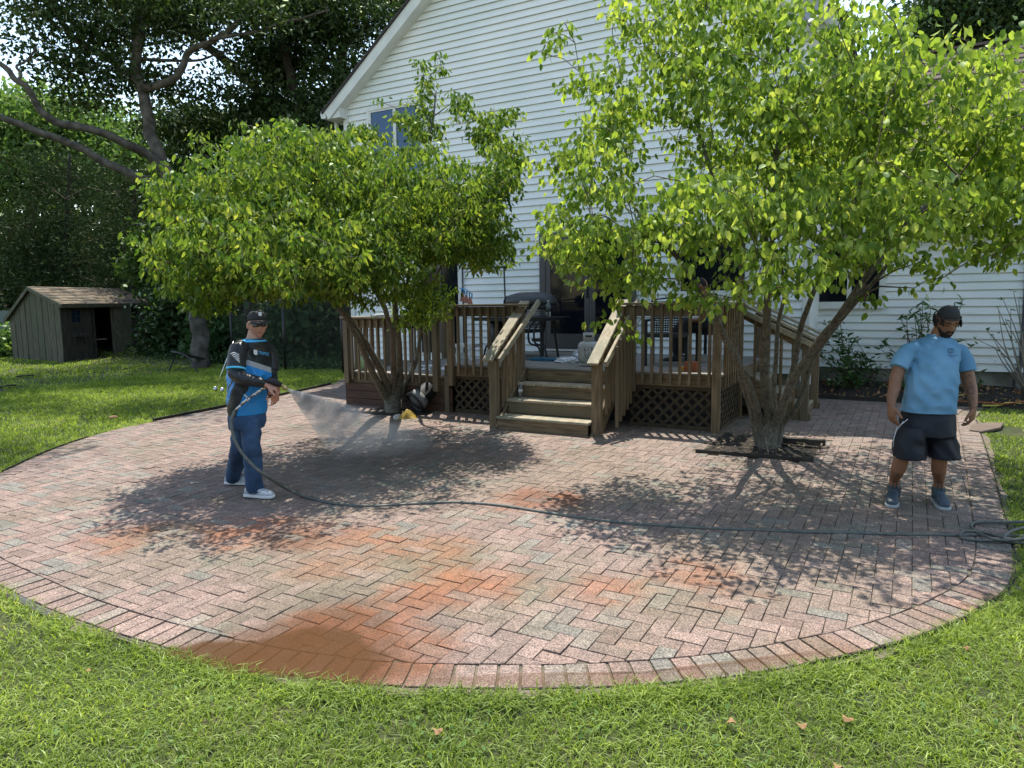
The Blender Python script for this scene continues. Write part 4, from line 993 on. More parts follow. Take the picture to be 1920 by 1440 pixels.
BL = Blobs([(a, b, nearL(c), e, g, h*1.35) for a, b, c, e, g, h in [(450, 390, 9.4, 125, 90, 1.2), (620, 350, 9.8, 150, 85, 1.5), (800, 390, 10, 140, 100, 1.5), (560, 470, 8.9, 200, 95, 1.2), (395, 480, 9.0, 85, 90, .9), (860, 430, 10.3, 110, 65, 1.0),
            (700, 480, 9.6, 140, 90, 1.1), (370, 550, 9.2, 48, 45, .5), (340, 370, 9.2, 55, 45, .5), (795, 250, 10.5, 36, 48, .5), (800, 165, 10.6, 20, 50, .2), (825, 120, 10.6, 10, 22, .1), (738, 188, 10.5, 30, 9, .2), (752, 222, 10.4, 26, 16, .25), (715, 262, 10.2, 30, 14, .3), (860, 200, 10.5, 40, 22, .3),
            (910, 250, 10.5, 45, 40, .4), (935, 330, 10.2, 50, 60, .6), (560, 275, 9.8, 60, 36, .7), (672, 240, 10.2, 24, 16, .3), (470, 290, 9.8, 80, 26, .5), (800, 560, 10.7, 60, 38, .45), (780, 590, 10.8, 42, 28, .3),
            (560, 528, 9.1, 130, 32, .7), (455, 528, 9.1, 80, 28, .6), (950, 215, 10.5, 22, 12, .2), (905, 470, 10.4, 62, 45, .6), (640, 290, 10, 90, 35, .8), (965, 290, 10.2, 25, 40, .3)]])
exL = np.array([tuple(at_d(px, py, nearL(d))) for px, py, d in [(448, 234, 9.8), (370, 252, 9.8), (364, 262, 9.8), (384, 274, 9.8), (483, 243, 9.8), (820, 100, 10.6), (828, 130, 10.6), (792, 118, 10.6), (712, 190, 10.5), (975, 212, 10.5), (285, 340, 9.3), (745, 610, 10.6), (690, 575, 9.8)]])
ccL = leaf_crown(TL, BL, 3300, 17, .071, .44, 'leaf_dogwood', .052, 290, extra=exL, power=.5)
pathsL = grow(stL, [tuple(t) for t in np.vstack([ccL[::5], exL])], seed=4); tree_wood(TL, stL, 'bark_dogwood', pathsL, 'twig')
# ---- right tree
rb = at_g(1440, 843); TR = thing('patio_tree', 'broad multi-stemmed tree with loose round leaves rising from the mulch square beside the deck', 'tree', tuple(rb), 'leafy trees planted in the brick patio')
D1 = 8.03
g_ = lambda dx=0, dy=0: rb+Vector((dx, dy, -.06))
stR = [stem_px([(1436, 842, D1), (1425, 800, 8.0), (1415, 760, 7.95), (1402, 720, 7.9), (1380, 670, 7.8), (1355, 625, 7.7), (1338, 590, 7.6), (1280, 500, 7.4), (1200, 400, 7.4)], .075, .02, mp=(nearR, 800, 560), seed=11, gbase=g_(-.04)),
       stem_px([(1434, 842, D1), (1412, 795, 8.1), (1402, 750, 8.15), (1388, 700, 8.2), (1380, 640, 8.2), (1384, 580, 8.2), (1390, 500, 8.1), (1350, 380, 8.0), (1300, 200, 8.0)], .06, .014, mp=(nearR, 800, 560), seed=12, gbase=g_(-.07, .03)),
       stem_px([(1440, 843, D1), (1439, 790, 8.0), (1436, 730, 8.0), (1433, 660, 7.95), (1436, 600, 7.9), (1440, 540, 7.85), (1438, 460, 7.8), (1450, 340, 7.8), (1470, 200, 7.8), (1480, 60, 7.8)], .085, .016, mp=(nearR, 800, 560), seed=13, gbase=g_(0, -.03)),
       stem_px([(1446, 842, D1), (1458, 800, 8.1), (1476, 740, 8.2), (1490, 680, 8.25), (1500, 620, 8.25), (1520, 565, 8.2), (1550, 500, 8.1), (1600, 380, 8.0), (1640, 200, 8.0)], .065, .014, mp=(nearR, 800, 560), seed=14, gbase=g_(.04, .03)),
       stem_px([(1444, 843, D1), (1452, 805, 7.95), (1470, 755, 7.85), (1495, 700, 7.75), (1530, 645, 7.65), (1580, 580, 7.5), (1640, 500, 7.3), (1700, 420, 7.2), (1800, 330, 7.2)], .078, .02, mp=(nearR, 800, 560), seed=15, gbase=g_(.05, -.02)),
       stem_px([(1448, 843, D1), (1466, 800, 8.0), (1492, 765, 8.0), (1508, 720, 8.0), (1528, 670, 7.95), (1575, 600, 7.9), (1622, 545, 7.8), (1700, 440, 7.7), (1780, 300, 7.7)], .05, .014, mp=(nearR, 800, 560), seed=16, gbase=g_(.08, 0)),
       stem_px([(1442, 842, D1), (1452, 760, 8.3), (1455, 680, 8.5), (1460, 600, 8.6), (1470, 520, 8.6), (1420, 380, 8.6)], .045, .015, mp=(nearR, 800, 560), seed=18, gbase=g_(.02, .06)),
       stem_px([(1440, 846, D1), (1440, 825, D1), (1441, 800, 8.02)], .155, .115, n=3, mp=(nearR, 800, 560), seed=17, gbase=g_())]
BRR = Blobs([(a, b, nearR(c), e, g, h*1.25) for a, b, c, e, g, h in [(1150, 230, 8, 85, 100, .8), (1095, 150, 8, 45, 40, .4), (1190, 50, 8, 60, 70, .5), (1300, 130, 7.9, 120, 120, 1.1), (1450, 200, 7.6, 180, 130, 1.4), (1650, 210, 7.5, 180, 110, 1.4), (1830, 260, 7.5, 160, 130, 1.3), (1960, 300, 7.5, 130, 190, 1.3),
             (1110, 330, 7.7, 85, 70, .8), (1070, 440, 7.6, 75, 65, .7), (1230, 420, 7.3, 150, 95, 1.1), (1430, 400, 7.2, 170, 90, 1.1), (1620, 390, 7.2, 170, 90, 1.1), (1820, 400, 7.4, 140, 75, 1.0), (1600, 60, 7.8, 65, 60, .6), (1440, 50, 7.8, 110, 60, .8),
             (1110, 490, 7.5, 70, 38, .5), (1210, 520, 7.4, 90, 36, .6), (1430, 510, 6.9, 110, 55, .6), (1590, 480, 7.0, 90, 50, .6), (1140, 560, 7.6, 34, 22, .3), (1300, 555, 7.3, 60, 26, .5), (1700, 480, 7.3, 90, 35, .7), (1860, 460, 7.4, 70, 32, .6),
             (1330, 0, 7.9, 120, 60, .7), (1640, 130, 7.7, 70, 90, .8), (1045, 75, 8, 30, 18, .2), (1060, 290, 7.8, 45, 30, .4), (1125, 600, 7.7, 20, 14, .2), (1650, 560, 7.4, 60, 14, .3), (1480, -60, 7.9, 250, 50, .8), (1870, 140, 7.4, 60, 35, .5), (1700, 330, 8.7, 210, 100, 1.0), (1450, 320, 8.9, 190, 90, .9), (2100, 260, 7.6, 130, 180, 1.2)]])
exR = np.array([tuple(at_d(px, py, nearR(d))) for px, py, d in [(1040, 62, 8), (1018, 100, 8), (1060, 45, 8), (1020, 265, 7.9), (1035, 300, 7.9), (1000, 310, 7.9), (1180, 625, 7.7), (1165, 600, 7.7), (1150, 575, 7.7), (1715, 540, 7.3), (1770, 520, 7.3), (1860, 495, 7.3), (1905, 120, 7.2), (1895, 145, 7.2), (1380, 560, 7.0), (1440, 560, 6.8), (1500, 540, 6.8)]])
ccR = leaf_crown(TR, BRR, 2800, 12, .072, .60, 'leaf_dogwood_pale', .062, 290, extra=exR, power=.55, droop=1.1)
pathsR = grow(stR, [tuple(t) for t in np.vstack([ccR[::4], exR])], seed=5); tree_wood(TR, stR, 'bark_dogwood', pathsR, 'twig')

# ---- woods behind
def far_tree(name, label, base_px, dep, stems, blobs, nleaf, L, mt, bark='bark_dark', twigs=60, wd=.5, group='trees in the woods behind the lawn', power=.6, clump=14, cspread=.35, seed=1, wb=()):
    b = at_g(*base_px) if dep is None else None
    base = b if b is not None else at_d(base_px[0], base_px[1], dep); r = thing(name, label, 'tree', tuple(base), group)
    S = []
    for pts, r0, r1 in stems: S.append(stem_px(pts, r0, r1, amp=.12, seed=seed+len(S)))
    B = Blobs(blobs)
    if wb: B.c = np.vstack([B.c, np.array([q[:3] for q in wb])]); B.r = np.vstack([B.r, np.array([q[3:] for q in wb])]); vv = B.r.prod(1)**.8; B.p = vv/vv.sum()
    cc, q = B.sample(nleaf//clump, power); n = len(cc)*clump; k = np.repeat(np.arange(len(cc)), clump)
    off = RNG.normal(size=(n, 3))*cspread*np.array([1, 1, .55]); c = cc[k]+off; rnd = np.clip(RNG.beta(2, 2.5, n)*.8+.4*(RNG.rand(len(cc))[k]-.3), 0, 1)
    v, f, a = quad_leaves(c, L*RNG.uniform(.6, 1.35, n), wd, rnd); 
    if twigs: tree_wood(r, S, bark, grow(S, [tuple(t) for t in cc[::max(1, len(cc)//twigs)]], step=.9, rtip=.012, seed=seed), 'twig', n=9, part='trunk')
    elif S: tree_wood(r, S, bark, None, 'twig', n=9, part='trunk')
    npmesh('crown', v, f, mt, r, ORG[r.name], a, 'stuff'); return r
d = 18.6
far_tree('oak_tree', 'big spreading tree with long bare grey limbs standing right of the wooden shed', (378, 692), None,
    [([(378, 694, d), (374, 630, d), (362, 530, d), (345, 430, d), (315, 335, d), (293, 283, d), (267, 173, d), (258, 133, d), (263, 50, d), (268, -60, d+.5), (250, -200, d+1)], .29, .09),
     ([(313, 320, d), (285, 292, d-.3), (240, 270, d-.8), (187, 248, d-1.2), (110, 230, d-1.6), (73, 213, d-1.8), (57, 190, d-1.9), (50, 163, d-2), (32, 150, d-2.1), (18, 132, d-2.1), (-10, 115, d-2.2), (-60, 90, d-2.2)], .15, .05),
     ([(345, 400, d), (300, 352, d-.6), (247, 327, d-1), (187, 297, d-1.3), (127, 267, d-1.7), (73, 247, d-2), (20, 227, d-2.2), (-30, 212, d-2.4)], .15, .07),
     ([(35, 152, d-2.1), (40, 138, d-2.1), (32, 124, d-2.1), (48, 112, d-2.1), (62, 85, d-2.1)], .05, .02),
     ([(262, 150, d), (217, 117, d+.3), (160, 87, d+.4), (127, 57, d+.5), (105, 10, d+.6), (90, -60, d+.6)], .14, .06),
     ([(270, 168, d), (317, 153, d-.3), (343, 127, d-.4), (353, 97, d-.5), (400, 73, d-.6), (443, 43, d-.7), (473, 0, d-.8), (500, -60, d-.8)], .13, .05),
     ([(398, 74, d-.6), (483, 58, d-.8), (550, 38, d-1), (620, 18, d-1.2)], .06, .02),
     ([(262, 108, d), (333, 115, d+.3), (393, 107, d+.6), (430, 95, d+.8)], .06, .02),
     ([(260, 90, d), (240, 50, d+.4), (215, 0, d+.6), (190, -80, d+.8)], .09, .05)],
    [(190, 60, d, 130, 45, 1.6), (120, 120, d, 70, 45, 1.2), (230, 140, d+.4, 110, 40, 1.2), (330, 30, d, 120, 40, 1.6), (330, 170, d+1, 70, 26, .8), (130, -60, d, 240, 80, 2), (420, 150, d+1, 50, 30, 1), (5, 60, d-2, 28, 30, .8), (150, 190, d+1, 80, 30, 1), (480, 20, d-1, 80, 40, 1), (70, 30, d, 60, 30, 1), (-350, -700, 13.5, 170, 80, 1.6), (-150, -520, 14.5, 160, 70, 1.6), (-500, -450, 15, 160, 80, 1.6), (-20, -330, 15.5, 150, 70, 1.5), (-250, -980, 12.5, 180, 80, 1.5)],
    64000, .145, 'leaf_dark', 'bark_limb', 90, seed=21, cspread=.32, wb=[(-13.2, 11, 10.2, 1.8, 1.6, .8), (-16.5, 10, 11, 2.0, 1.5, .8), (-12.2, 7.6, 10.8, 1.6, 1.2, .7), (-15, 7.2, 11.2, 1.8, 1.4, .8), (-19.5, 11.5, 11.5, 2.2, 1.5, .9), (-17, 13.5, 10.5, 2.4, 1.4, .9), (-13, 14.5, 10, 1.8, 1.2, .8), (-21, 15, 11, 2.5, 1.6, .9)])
d = 21.5
far_tree('woodland_tree', 'dark tree whose straight limb leans left across the sky gap behind the big spreading tree', (560, 668), None,
    [([(560, 672, d), (548, 560, d), (530, 400, d), (515, 260, d), (483, 173, d), (400, 97, d), (367, 63, d), (327, 43, d), (300, -10, d), (280, -80, d)], .24, .08),
     ([(530, 300, d), (512, 170, d), (490, 95, d+.5), (470, 20, d+.5), (465, -60, d+.5)], .12, .06)],
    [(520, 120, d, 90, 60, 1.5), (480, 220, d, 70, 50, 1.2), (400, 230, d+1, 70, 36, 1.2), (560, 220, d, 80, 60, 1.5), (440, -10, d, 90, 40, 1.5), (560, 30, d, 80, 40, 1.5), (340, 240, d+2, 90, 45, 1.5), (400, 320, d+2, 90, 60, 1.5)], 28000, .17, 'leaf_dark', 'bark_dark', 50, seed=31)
d = 20.5
far_tree('woodland_tree', 'tall dark tree with forked trunk close to the left eave of the house', (610, 660), None,
    [([(604, 664, d), (600, 560, d), (590, 400, d), (565, 250, d), (545, 150, d), (530, 67, d), (513, 0, d), (500, -90, d)], .26, .09),
     ([(590, 330, d), (625, 200, d), (640, 120, d), (660, 60, d), (690, 0, d), (720, -80, d)], .14, .06), ([(535, 90, d), (575, 40, d), (600, -40, d)], .09, .05)],
    [(600, 60, d, 90, 50, 1.5), (640, 140, d, 60, 60, 1.2), (690, 40, d, 70, 50, 1.5), (600, 280, d, 90, 80, 1.6), (560, 350, d, 90, 70, 1.5), (600, -40, d, 190, 50, 2), (520, 300, d, 50, 50, 1), (740, -20, d+1, 80, 50, 1.4), (620, 210, d, 60, 40, 1)], 26000, .16, 'leaf_dark', 'bark_dark', 60, seed=41)
d = 30
far_tree('cedar_tree', 'dark feathery evergreen standing behind the wooden shed at the far left', (120, 640), None,
    [([(120, 645, d), (122, 500, d), (128, 380, d), (130, 290, d)], .25, .05)],
    [(120, 330, d, 90, 50, 2), (110, 420, d, 125, 70, 2.6), (120, 510, d, 150, 70, 3), (60, 480, d, 90, 80, 2.5), (200, 470, d, 70, 60, 2), (230, 400, d-1, 50, 40, 1.4)], 26000, .20, 'leaf_cedar', 'bark_dark', 70, wd=.22, seed=51, cspread=.5)
d = 26
far_tree('cedar_tree', 'brownish evergreen with bare lower twigs between the shed and the big spreading tree', (255, 640), None,
    [([(250, 650, d), (248, 520, d), (250, 400, d), (255, 330, d)], .2, .05), ([(250, 520, d), (215, 470, d), (185, 440, d)], .06, .02), ([(250, 500, d), (290, 440, d), (310, 400, d)], .06, .02), ([(250, 560, d), (205, 540, d), (160, 520, d)], .05, .015)],
    [(250, 360, d, 60, 55, 1.5), (235, 470, d, 75, 60, 1.8), (280, 430, d, 50, 60, 1.3), (225, 545, d, 60, 35, 1.5)], 9000, .17, 'leaf_cedar', 'bark_dark', 90, wd=.25, seed=61, cspread=.5)
d = 44
far_tree('woodland_tree', 'pale green sunlit tree far off behind the limbs at the left edge', (60, 620), 44,
    [([(60, 640, d), (62, 400, d), (70, 250, d)], .3, .1)],
    [(60, 230, d, 110, 60, 4), (150, 230, d, 80, 60, 4), (20, 300, d, 80, 90, 4), (120, 320, d, 110, 60, 4), (250, 280, d, 60, 50, 3), (-60, 260, d, 80, 120, 4), (200, 340, d, 90, 60, 4)], 26000, .42, 'leaf_light', 'bark_dark', 0, seed=71, cspread=.8)
d = 27
far_tree('woodland_tree', 'dark leafy tree rising behind the brown wing roof at the right', (1800, 600), 27,
    [([(1800, 600, d), (1805, 200, d), (1810, 0, d)], .3, .1), ([(1807, 150, d), (1760, 40, d), (1740, -60, d)], .12, .05)],
    [(1790, 10, d, 95, 65, 2), (1890, 0, d, 90, 70, 2), (1850, 70, d, 110, 50, 2), (1740, 50, d, 60, 40, 1.5), (1960, 40, d, 90, 90, 2), (1850, -80, d, 160, 60, 2)], 22000, .24, 'leaf_dark', 'bark_dark', 30, seed=81, cspread=.45)
# understorey shrubs and saplings, each with its own crown
US = [(330, 600, 23, 60, 110, 'leaf_dark', 'dark undergrowth shrub just right of the wooden shed'), (445, 560, 22, 60, 90, 'leaf_dark', 'dark shrub behind the man in the cap'), (520, 540, 24, 70, 120, 'leaf_dark', 'tall dark shrub behind the wire fence'),
      (640, 520, 20, 45, 130, 'leaf_dark', 'dark evergreen shrub close against the left house corner'), (560, 600, 19.5, 60, 45, 'leaf_ivy', 'ivy covered mound behind the wire fence'), (415, 640, 20.5, 45, 40, 'leaf_ivy', 'ivy clump left of the man in the cap'),
      (287, 600, 34, 22, 28, 'leaf_light', 'bright sunlit bush glimpsed between shed and big trunk'), (20, 650, 24, 26, 26, 'leaf_light', 'sunlit bush at the left side of the wooden shed'), (540, 600, 30, 18, 34, 'leaf_light', 'sunlit foliage seen through the wire fence right of the cap'),
      (300, 480, 24, 60, 60, 'leaf_mid', 'mid green sapling left of the dogwood crown'), (20, 560, 34, 60, 60, 'leaf_cedar', 'dark bush behind the grey panel at the left edge'), (420, 420, 25, 90, 90, 'leaf_dark', 'dense dark sapling behind the left tree crown'), (610, 420, 24, 70, 110, 'leaf_dark', 'dense dark sapling left of the house corner')]
for i, (px, py, d, rx, ry, mt, lab) in enumerate(US):
    g = at_g(px, 640) if False else at_d(px, 660, d); g.z = lawn_z(g.x, g.y)
    r = thing('shrub', lab, 'shrub', tuple(g), 'undergrowth at the edge of the woods')
    B = Blobs([(px, py, d, rx, ry, rx*d/FPX), (px-rx*.3, py+ry*.4, d, rx*.8, ry*.5, rx*d/FPX*.8)]); n = int(2600*(rx*ry/4000)**.7)+1500; cc, q = B.sample(n//10, .6); k = np.repeat(np.arange(len(cc)), 10)
    c = cc[k]+RNG.normal(size=(len(k), 3))*.25; v, f, a = quad_leaves(c, (.12+.004*d)*RNG.uniform(.6, 1.3, len(k)), .55, np.clip(RNG.beta(2, 2.5, len(k))+.3*(RNG.rand(len(cc))[k]-.5), 0, 1))
    npmesh('foliage', v, f, mt, r, ORG[r.name], a, 'stuff')
    MB().tube(wob([g-Vector((0, 0, .1)), g+Vector((.1, 0, .6)), Vector(cc.mean(0))], 4, .1, i), [.05, .04, .015, .015, .015, .015, .015, .015, .015][:9], 6).build('stem', 'bark_dark', r)
# dark trunks standing among them
for px, pb, pt, d, r0, lab in [(458, 668, 330, 21, .13, 'slim dark trunk left of the cap'), (507, 664, 300, 20, .2, 'stout dark trunk right behind the cap'), (330, 655, 350, 24, .16, 'dark trunk between shed and big tree'), (640, 650, 300, 22, .18, 'dark trunk beside the house corner'), (590, 655, 380, 23, .2, 'dark trunk behind the fence post')]:
    b = at_d(px, pb, d); b.z = lawn_z(b.x, b.y)-.1; t = at_d(px+8, pt, d)
    o = MB().tube(wob([b, b.lerp(t, .5)+Vector((.1, 0, 0)), t], 6, .2, px), [r0*(1-.03*i) for i in range(13)], 9).build('tree_trunk', 'bark_dark'); tag(o, lab+' in the woods', 'tree', 'dark trunks in the woods')
# distant mass of woods
def mass(name, L, n, Ls, mt, label, sp=.9):
    B = Blobs(L); cc, q = B.sample(n//10, .7); k = np.repeat(np.arange(len(cc)), 10); c = cc[k]+RNG.normal(size=(len(k), 3))*sp
    v, f, a = quad_leaves(c, Ls*RNG.uniform(.6, 1.4, len(k)), .6, np.clip(RNG.beta(2, 2.5, len(k))+.4*(RNG.rand(len(cc))[k]-.5), 0, 1)); o = npmesh(name, v, f, mt, None, (0, 0, 0), a, 'stuff'); return tag(o, label, 'woods')
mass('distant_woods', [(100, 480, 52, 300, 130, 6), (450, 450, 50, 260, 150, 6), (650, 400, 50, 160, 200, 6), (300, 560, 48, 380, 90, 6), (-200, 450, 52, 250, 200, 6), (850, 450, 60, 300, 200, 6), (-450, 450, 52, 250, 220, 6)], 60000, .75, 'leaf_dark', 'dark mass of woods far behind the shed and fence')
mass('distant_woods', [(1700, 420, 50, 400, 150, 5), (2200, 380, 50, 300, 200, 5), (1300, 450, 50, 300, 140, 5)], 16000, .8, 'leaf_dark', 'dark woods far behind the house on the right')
# ivy ground cover under the trees
def ivy(x0, x1, y0, y1, n, keep, h=.25, Ls=.10, label=''):
    x = RNG.uniform(x0, x1, n); y = RNG.uniform(y0, y1, n); k = keep(x, y); x, y = x[k], y[k]
    hh = h*(.5+.5*np.sin(x*1.7+np.sin(y*1.3)*2)*np.sin(y*2.1+1))*RNG.rand(len(x)); z = LZ(x, y)+hh+.02
    c = np.stack([x, y, z], 1); v, f, a = quad_leaves(c, Ls*RNG.uniform(.6, 1.4, len(x)), .75, RNG.beta(2, 2.2, len(x))); o = npmesh('ivy', v, f, 'leaf_ivy', None, (0, 0, 0), a, 'stuff'); return tag(o, label, 'ivy')
ivy(-34, -10.6, 12.4, 24, 60000, lambda x, y: (y > 12.75+.15*np.sin(x*2)+np.maximum(0, -x-16)*.17) & ~((x < -20.8) & (y < 18.3) & (y > 12.5)), .3, .11, 'ivy and low leaves covering the ground along the edge of the woods')
# ---- shed
SA, SB, SC = at_g(113, 680), at_g(121+0, 680), at_g(328, 655)   # corners
c0 = at_g(122, 679); c1 = at_g(276, 660)                        # front wall ends (left front corner / right front corner)
cl = at_g(26, 672)                                             # far left end of the gable wall
shed = thing('garden_shed', 'weathered wooden garden shed with a shingled saltbox roof and an open door', 'shed', tuple(c0))
zb = c0.z-.05; fx_ = Vector((c1.x-c0.x, c1.y-c0.y, 0)); LW = fx_.length; fx_.normalize(); gy_ = Vector((cl.x-c0.x, cl.y-c0.y, 0)); LD = gy_.length; gy_.normalize()
def S(a, b, h): return Vector((c0.x, c0.y, zb))+fx_*a+gy_*b+Vector((0, 0, h))
def top_at(px, py, a, b):   # height of the point above (a,b) seen at photo row py
    p = S(a, b, 0); dd_ = (p-EYE).dot(F); r = ray(px, py); return (EYE+r*dd_).z-zb
HF = top_at(119, 569, 0, 0); HB = top_at(22, 595, 0, LD); apex_b = LD*.52; HR = top_at(70, 541, 0, apex_b)
def sbox(a0, a1, b0, b1, h0, h1):
    P = [S(a0, b0, h0), S(a1, b0, h0), S(a1, b1, h0), S(a0, b1, h0), S(a0, b0, h1), S(a1, b0, h1), S(a1, b1, h1), S(a0, b1, h1)]
    return MB().add(P, [(0, 3, 2, 1), (4, 5, 6, 7), (0, 1, 5, 4), (1, 2, 6, 5), (2, 3, 7, 6), (3, 0, 4, 7)])
def gtop(b): return HF+(HR-HF)*b/apex_b if b < apex_b else HR+(HB-HR)*(b-apex_b)/(LD-apex_b)
nb = 9
for i in range(nb):
    b0, b1 = LD*i/nb+.008, LD*(i+1)/nb-.008; P = [S(0, b0, .02), S(0, b1, .02), S(0, b1, gtop(b1)-.03), S(0, b0, gtop(b0)-.03)]
    if b0 < apex_b < b1: P.insert(3, S(0, apex_b, HR-.03))
    j = rs.uniform(0, .012); n = len(P); off = -fx_*(.025+j); m_ = MB().add([p+off for p in P]+[p+fx_*.0 for p in P], [tuple(range(n)), tuple(range(2*n-1, n-1, -1))]+[(q, (q+1) % n, (q+1) % n+n, q+n) for q in range(n)])
    m_.build('wall_board', 'wood_shed', shed)
    if i: bb = LD*i/nb; MB().add(sbox(-.045, -.025, bb-.02, bb+.02, .02, gtop(bb)-.05).v, sbox(0, 1, 0, 1, 0, 1).f).build('batten', 'wood_shed', shed)
HT = HF-.02; DX0, DX1 = LW*.36, LW*.55
m_ = sbox(.03, LW, LD-.04, LD, 0, HB); m_.build('back_wall', 'wood_shed_shaded', shed); MB().add([S(LW-.02, b_, h_) for b_, h_ in ((0, 0), (LD, 0), (LD, HB), (apex_b, HR), (0, HF))], [(0, 1, 2, 3, 4)]).build('side_wall', 'wood_shed_shaded', shed); sbox(.03, LW-.03, .03, LD-.05, 0, .05).build('shed_floor', 'wood_shed_shaded', shed)
for i in range(18):
    a0, a1 = LW*i/18+.004, LW*(i+1)/18-.004
    if DX0-.02 < (a0+a1)/2 < DX1: continue
    sbox(a0, a1, -.0, .022+rs.uniform(0, .006), .02, HT).build('wall_board', 'wood_shed_shaded', shed)
for a0, a1 in ((.03, DX0-.02), (DX1+.35, LW)):
    sbox(a0, a1, -.03, -.001, HT*.60, HT*.63).build('trim', 'wood_shed_shaded', shed)
for a, wd_ in ((LW*.10, .34), (LW*.80, .34)):
    fr = sbox(a-.04, a+wd_+.04, -.035, -.002, HT*.66, HT*.93); o = fr.build('window', 'wood_shed_shaded', shed)
    g = MB()
    for i in range(2):
        for j in range(2):
            q = sbox(a+wd_/2*i+.015, a+wd_/2*(i+1)-.015, -.045, -.036, HT*(.69+.11*j)+.01, HT*(.69+.11*(j+1))-.01); q.build('pane', 'sky_tint_glass' if a < LW*.5 else 'window_glass', o)
    bx = sbox(a-.05, a+wd_+.15, -.16, -.036, HT*.44, HT*.50); bx.build('flower_box', 'wood_shed_shaded', shed); sbox(a, a+.03, -.12, -.036, HT*.3, HT*.44).build('bracket', 'wood_shed_shaded', shed); sbox(a+wd_+.05, a+wd_+.08, -.12, -.036, HT*.3, HT*.44).build('bracket', 'wood_shed_shaded', shed)
# door, swung open against the right half
dm = MB(); p = S(DX1, -.03, .05); ddir = (fx_*.93-gy_*.36).normalized(); w_ = DX1-DX0; hh = HT-.15
dr_ = thing; dn = MB().obox(p+ddir*w_/2+Vector((0, 0, hh/2)), ddir*w_/2, ddir.cross(Vector((0, 0, 1)))*.018, Vector((0, 0, hh/2))).build('door', 'wood_shed', shed)
nn = ddir.cross(Vector((0, 0, 1))); nn = nn if nn.dot(EYE-p) > 0 else -nn
MB().beam(p+nn*.03+Vector((0, 0, .25)), p+ddir*w_+nn*.03+Vector((0, 0, .25)), .02, .1).build('ledge', 'wood_shed', dn); MB().beam(p+nn*.03+Vector((0, 0, hh*.62)), p+ddir*w_+nn*.03+Vector((0, 0, hh*.62)), .02, .1).build('ledge', 'wood_shed', dn)
MB().beam(p+nn*.03+Vector((0, 0, hh*.58)), p+ddir*w_+nn*.03+Vector((0, 0, .3)), .02, .09).build('brace', 'wood_shed', dn)
sbox(DX0-.07, DX0-.0, -.03, -.001, .02, HT).build('door_jamb', 'wood_shed_shaded', shed); sbox(DX0, DX1, .3, .5, HT*.35, HT*.37).build('shelf', 'wood_pale', shed)
# roof slopes
ov = .22
def roofpt(a, b, h): return S(a, b, h)
fs = (HF-HR)/(0-apex_b); e0 = HF-fs*ov*1.3
m_ = MB(); A = [S(-ov*.5, -ov*1.3, e0), S(LW+ov, -ov*1.3, e0), S(LW+ov, apex_b, HR), S(-ov*.5, apex_b, HR)]
m_.add(A+[q+Vector((0, 0, .05)) for q in A], [(3, 2, 1, 0), (4, 5, 6, 7), (0, 1, 5, 4), (1, 2, 6, 5), (3, 0, 4, 7)]); m_.build('roof', 'wood_shed', shed)
bs = (HB-HR)/(LD-apex_b); A = [S(-ov*.5, apex_b, HR), S(LW+ov, apex_b, HR), S(LW+ov, LD+ov, HB+bs*ov), S(-ov*.5, LD+ov, HB+bs*ov)]
m_ = MB().add(A+[q+Vector((0, 0, .05)) for q in A], [(3, 2, 1, 0), (4, 5, 6, 7), (1, 2, 6, 5), (2, 3, 7, 6), (3, 0, 4, 7)]); m_.build('roof', 'wood_shed', shed)
sh = MB(); nr = 11
for i in range(nr):
    x = -ov*.5; t0, t1 = i/nr, (i+1)/nr
    while x < LW+ov-.02:
        w = rs.uniform(.1, .24); x2 = min(x+w, LW+ov); bA = -ov*1.3+(apex_b+ov*1.3)*t0; bB = -ov*1.3+(apex_b+ov*1.3)*t1; hA = e0+(HR-e0)*t0+.05; hB = e0+(HR-e0)*t1+.05; k = rs.uniform(.006, .02)
        sh.add([S(x+.003, bA, hA+.016+k), S(x2-.003, bA, hA+.016+k), S(x2-.003, bB, hB+.006), S(x+.003, bB, hB+.006), S(x+.003, bA, hA), S(x2-.003, bA, hA)], [(0, 1, 2, 3), (4, 5, 1, 0)]); x = x2
sh.build('shingles', 'shed_shingle', shed, kind='stuff')
MB().beam(S(-ov*.5-.015, -ov*1.3, e0+.0), S(-ov*.5-.015, apex_b, HR), .03, .11).build('barge_board', 'wood_shed', shed); MB().beam(S(-ov*.5-.015, apex_b, HR), S(-ov*.5-.015, LD+ov, HB+bs*ov), .03, .11).build('barge_board', 'wood_shed', shed)
MB().beam(S(-ov*.5, -ov*1.3-.01, e0), S(LW+ov, -ov*1.3-.01, e0), .03, .10).build('fascia', 'wood_shed', shed)
# grey panel left of the shed
p, q = at_d(-60, 628, 27), at_d(22, 628, 27); p.z = q.z = lawn_z(p.x, p.y)
o = MB().beam(p+Vector((0, 0, .75)), q+Vector((0, 0, .75)), .06, 1.45).build('panel_fence', 'shed_far_paint'); tag(o, 'plain grey green panel at the left edge behind the shed', 'fence')
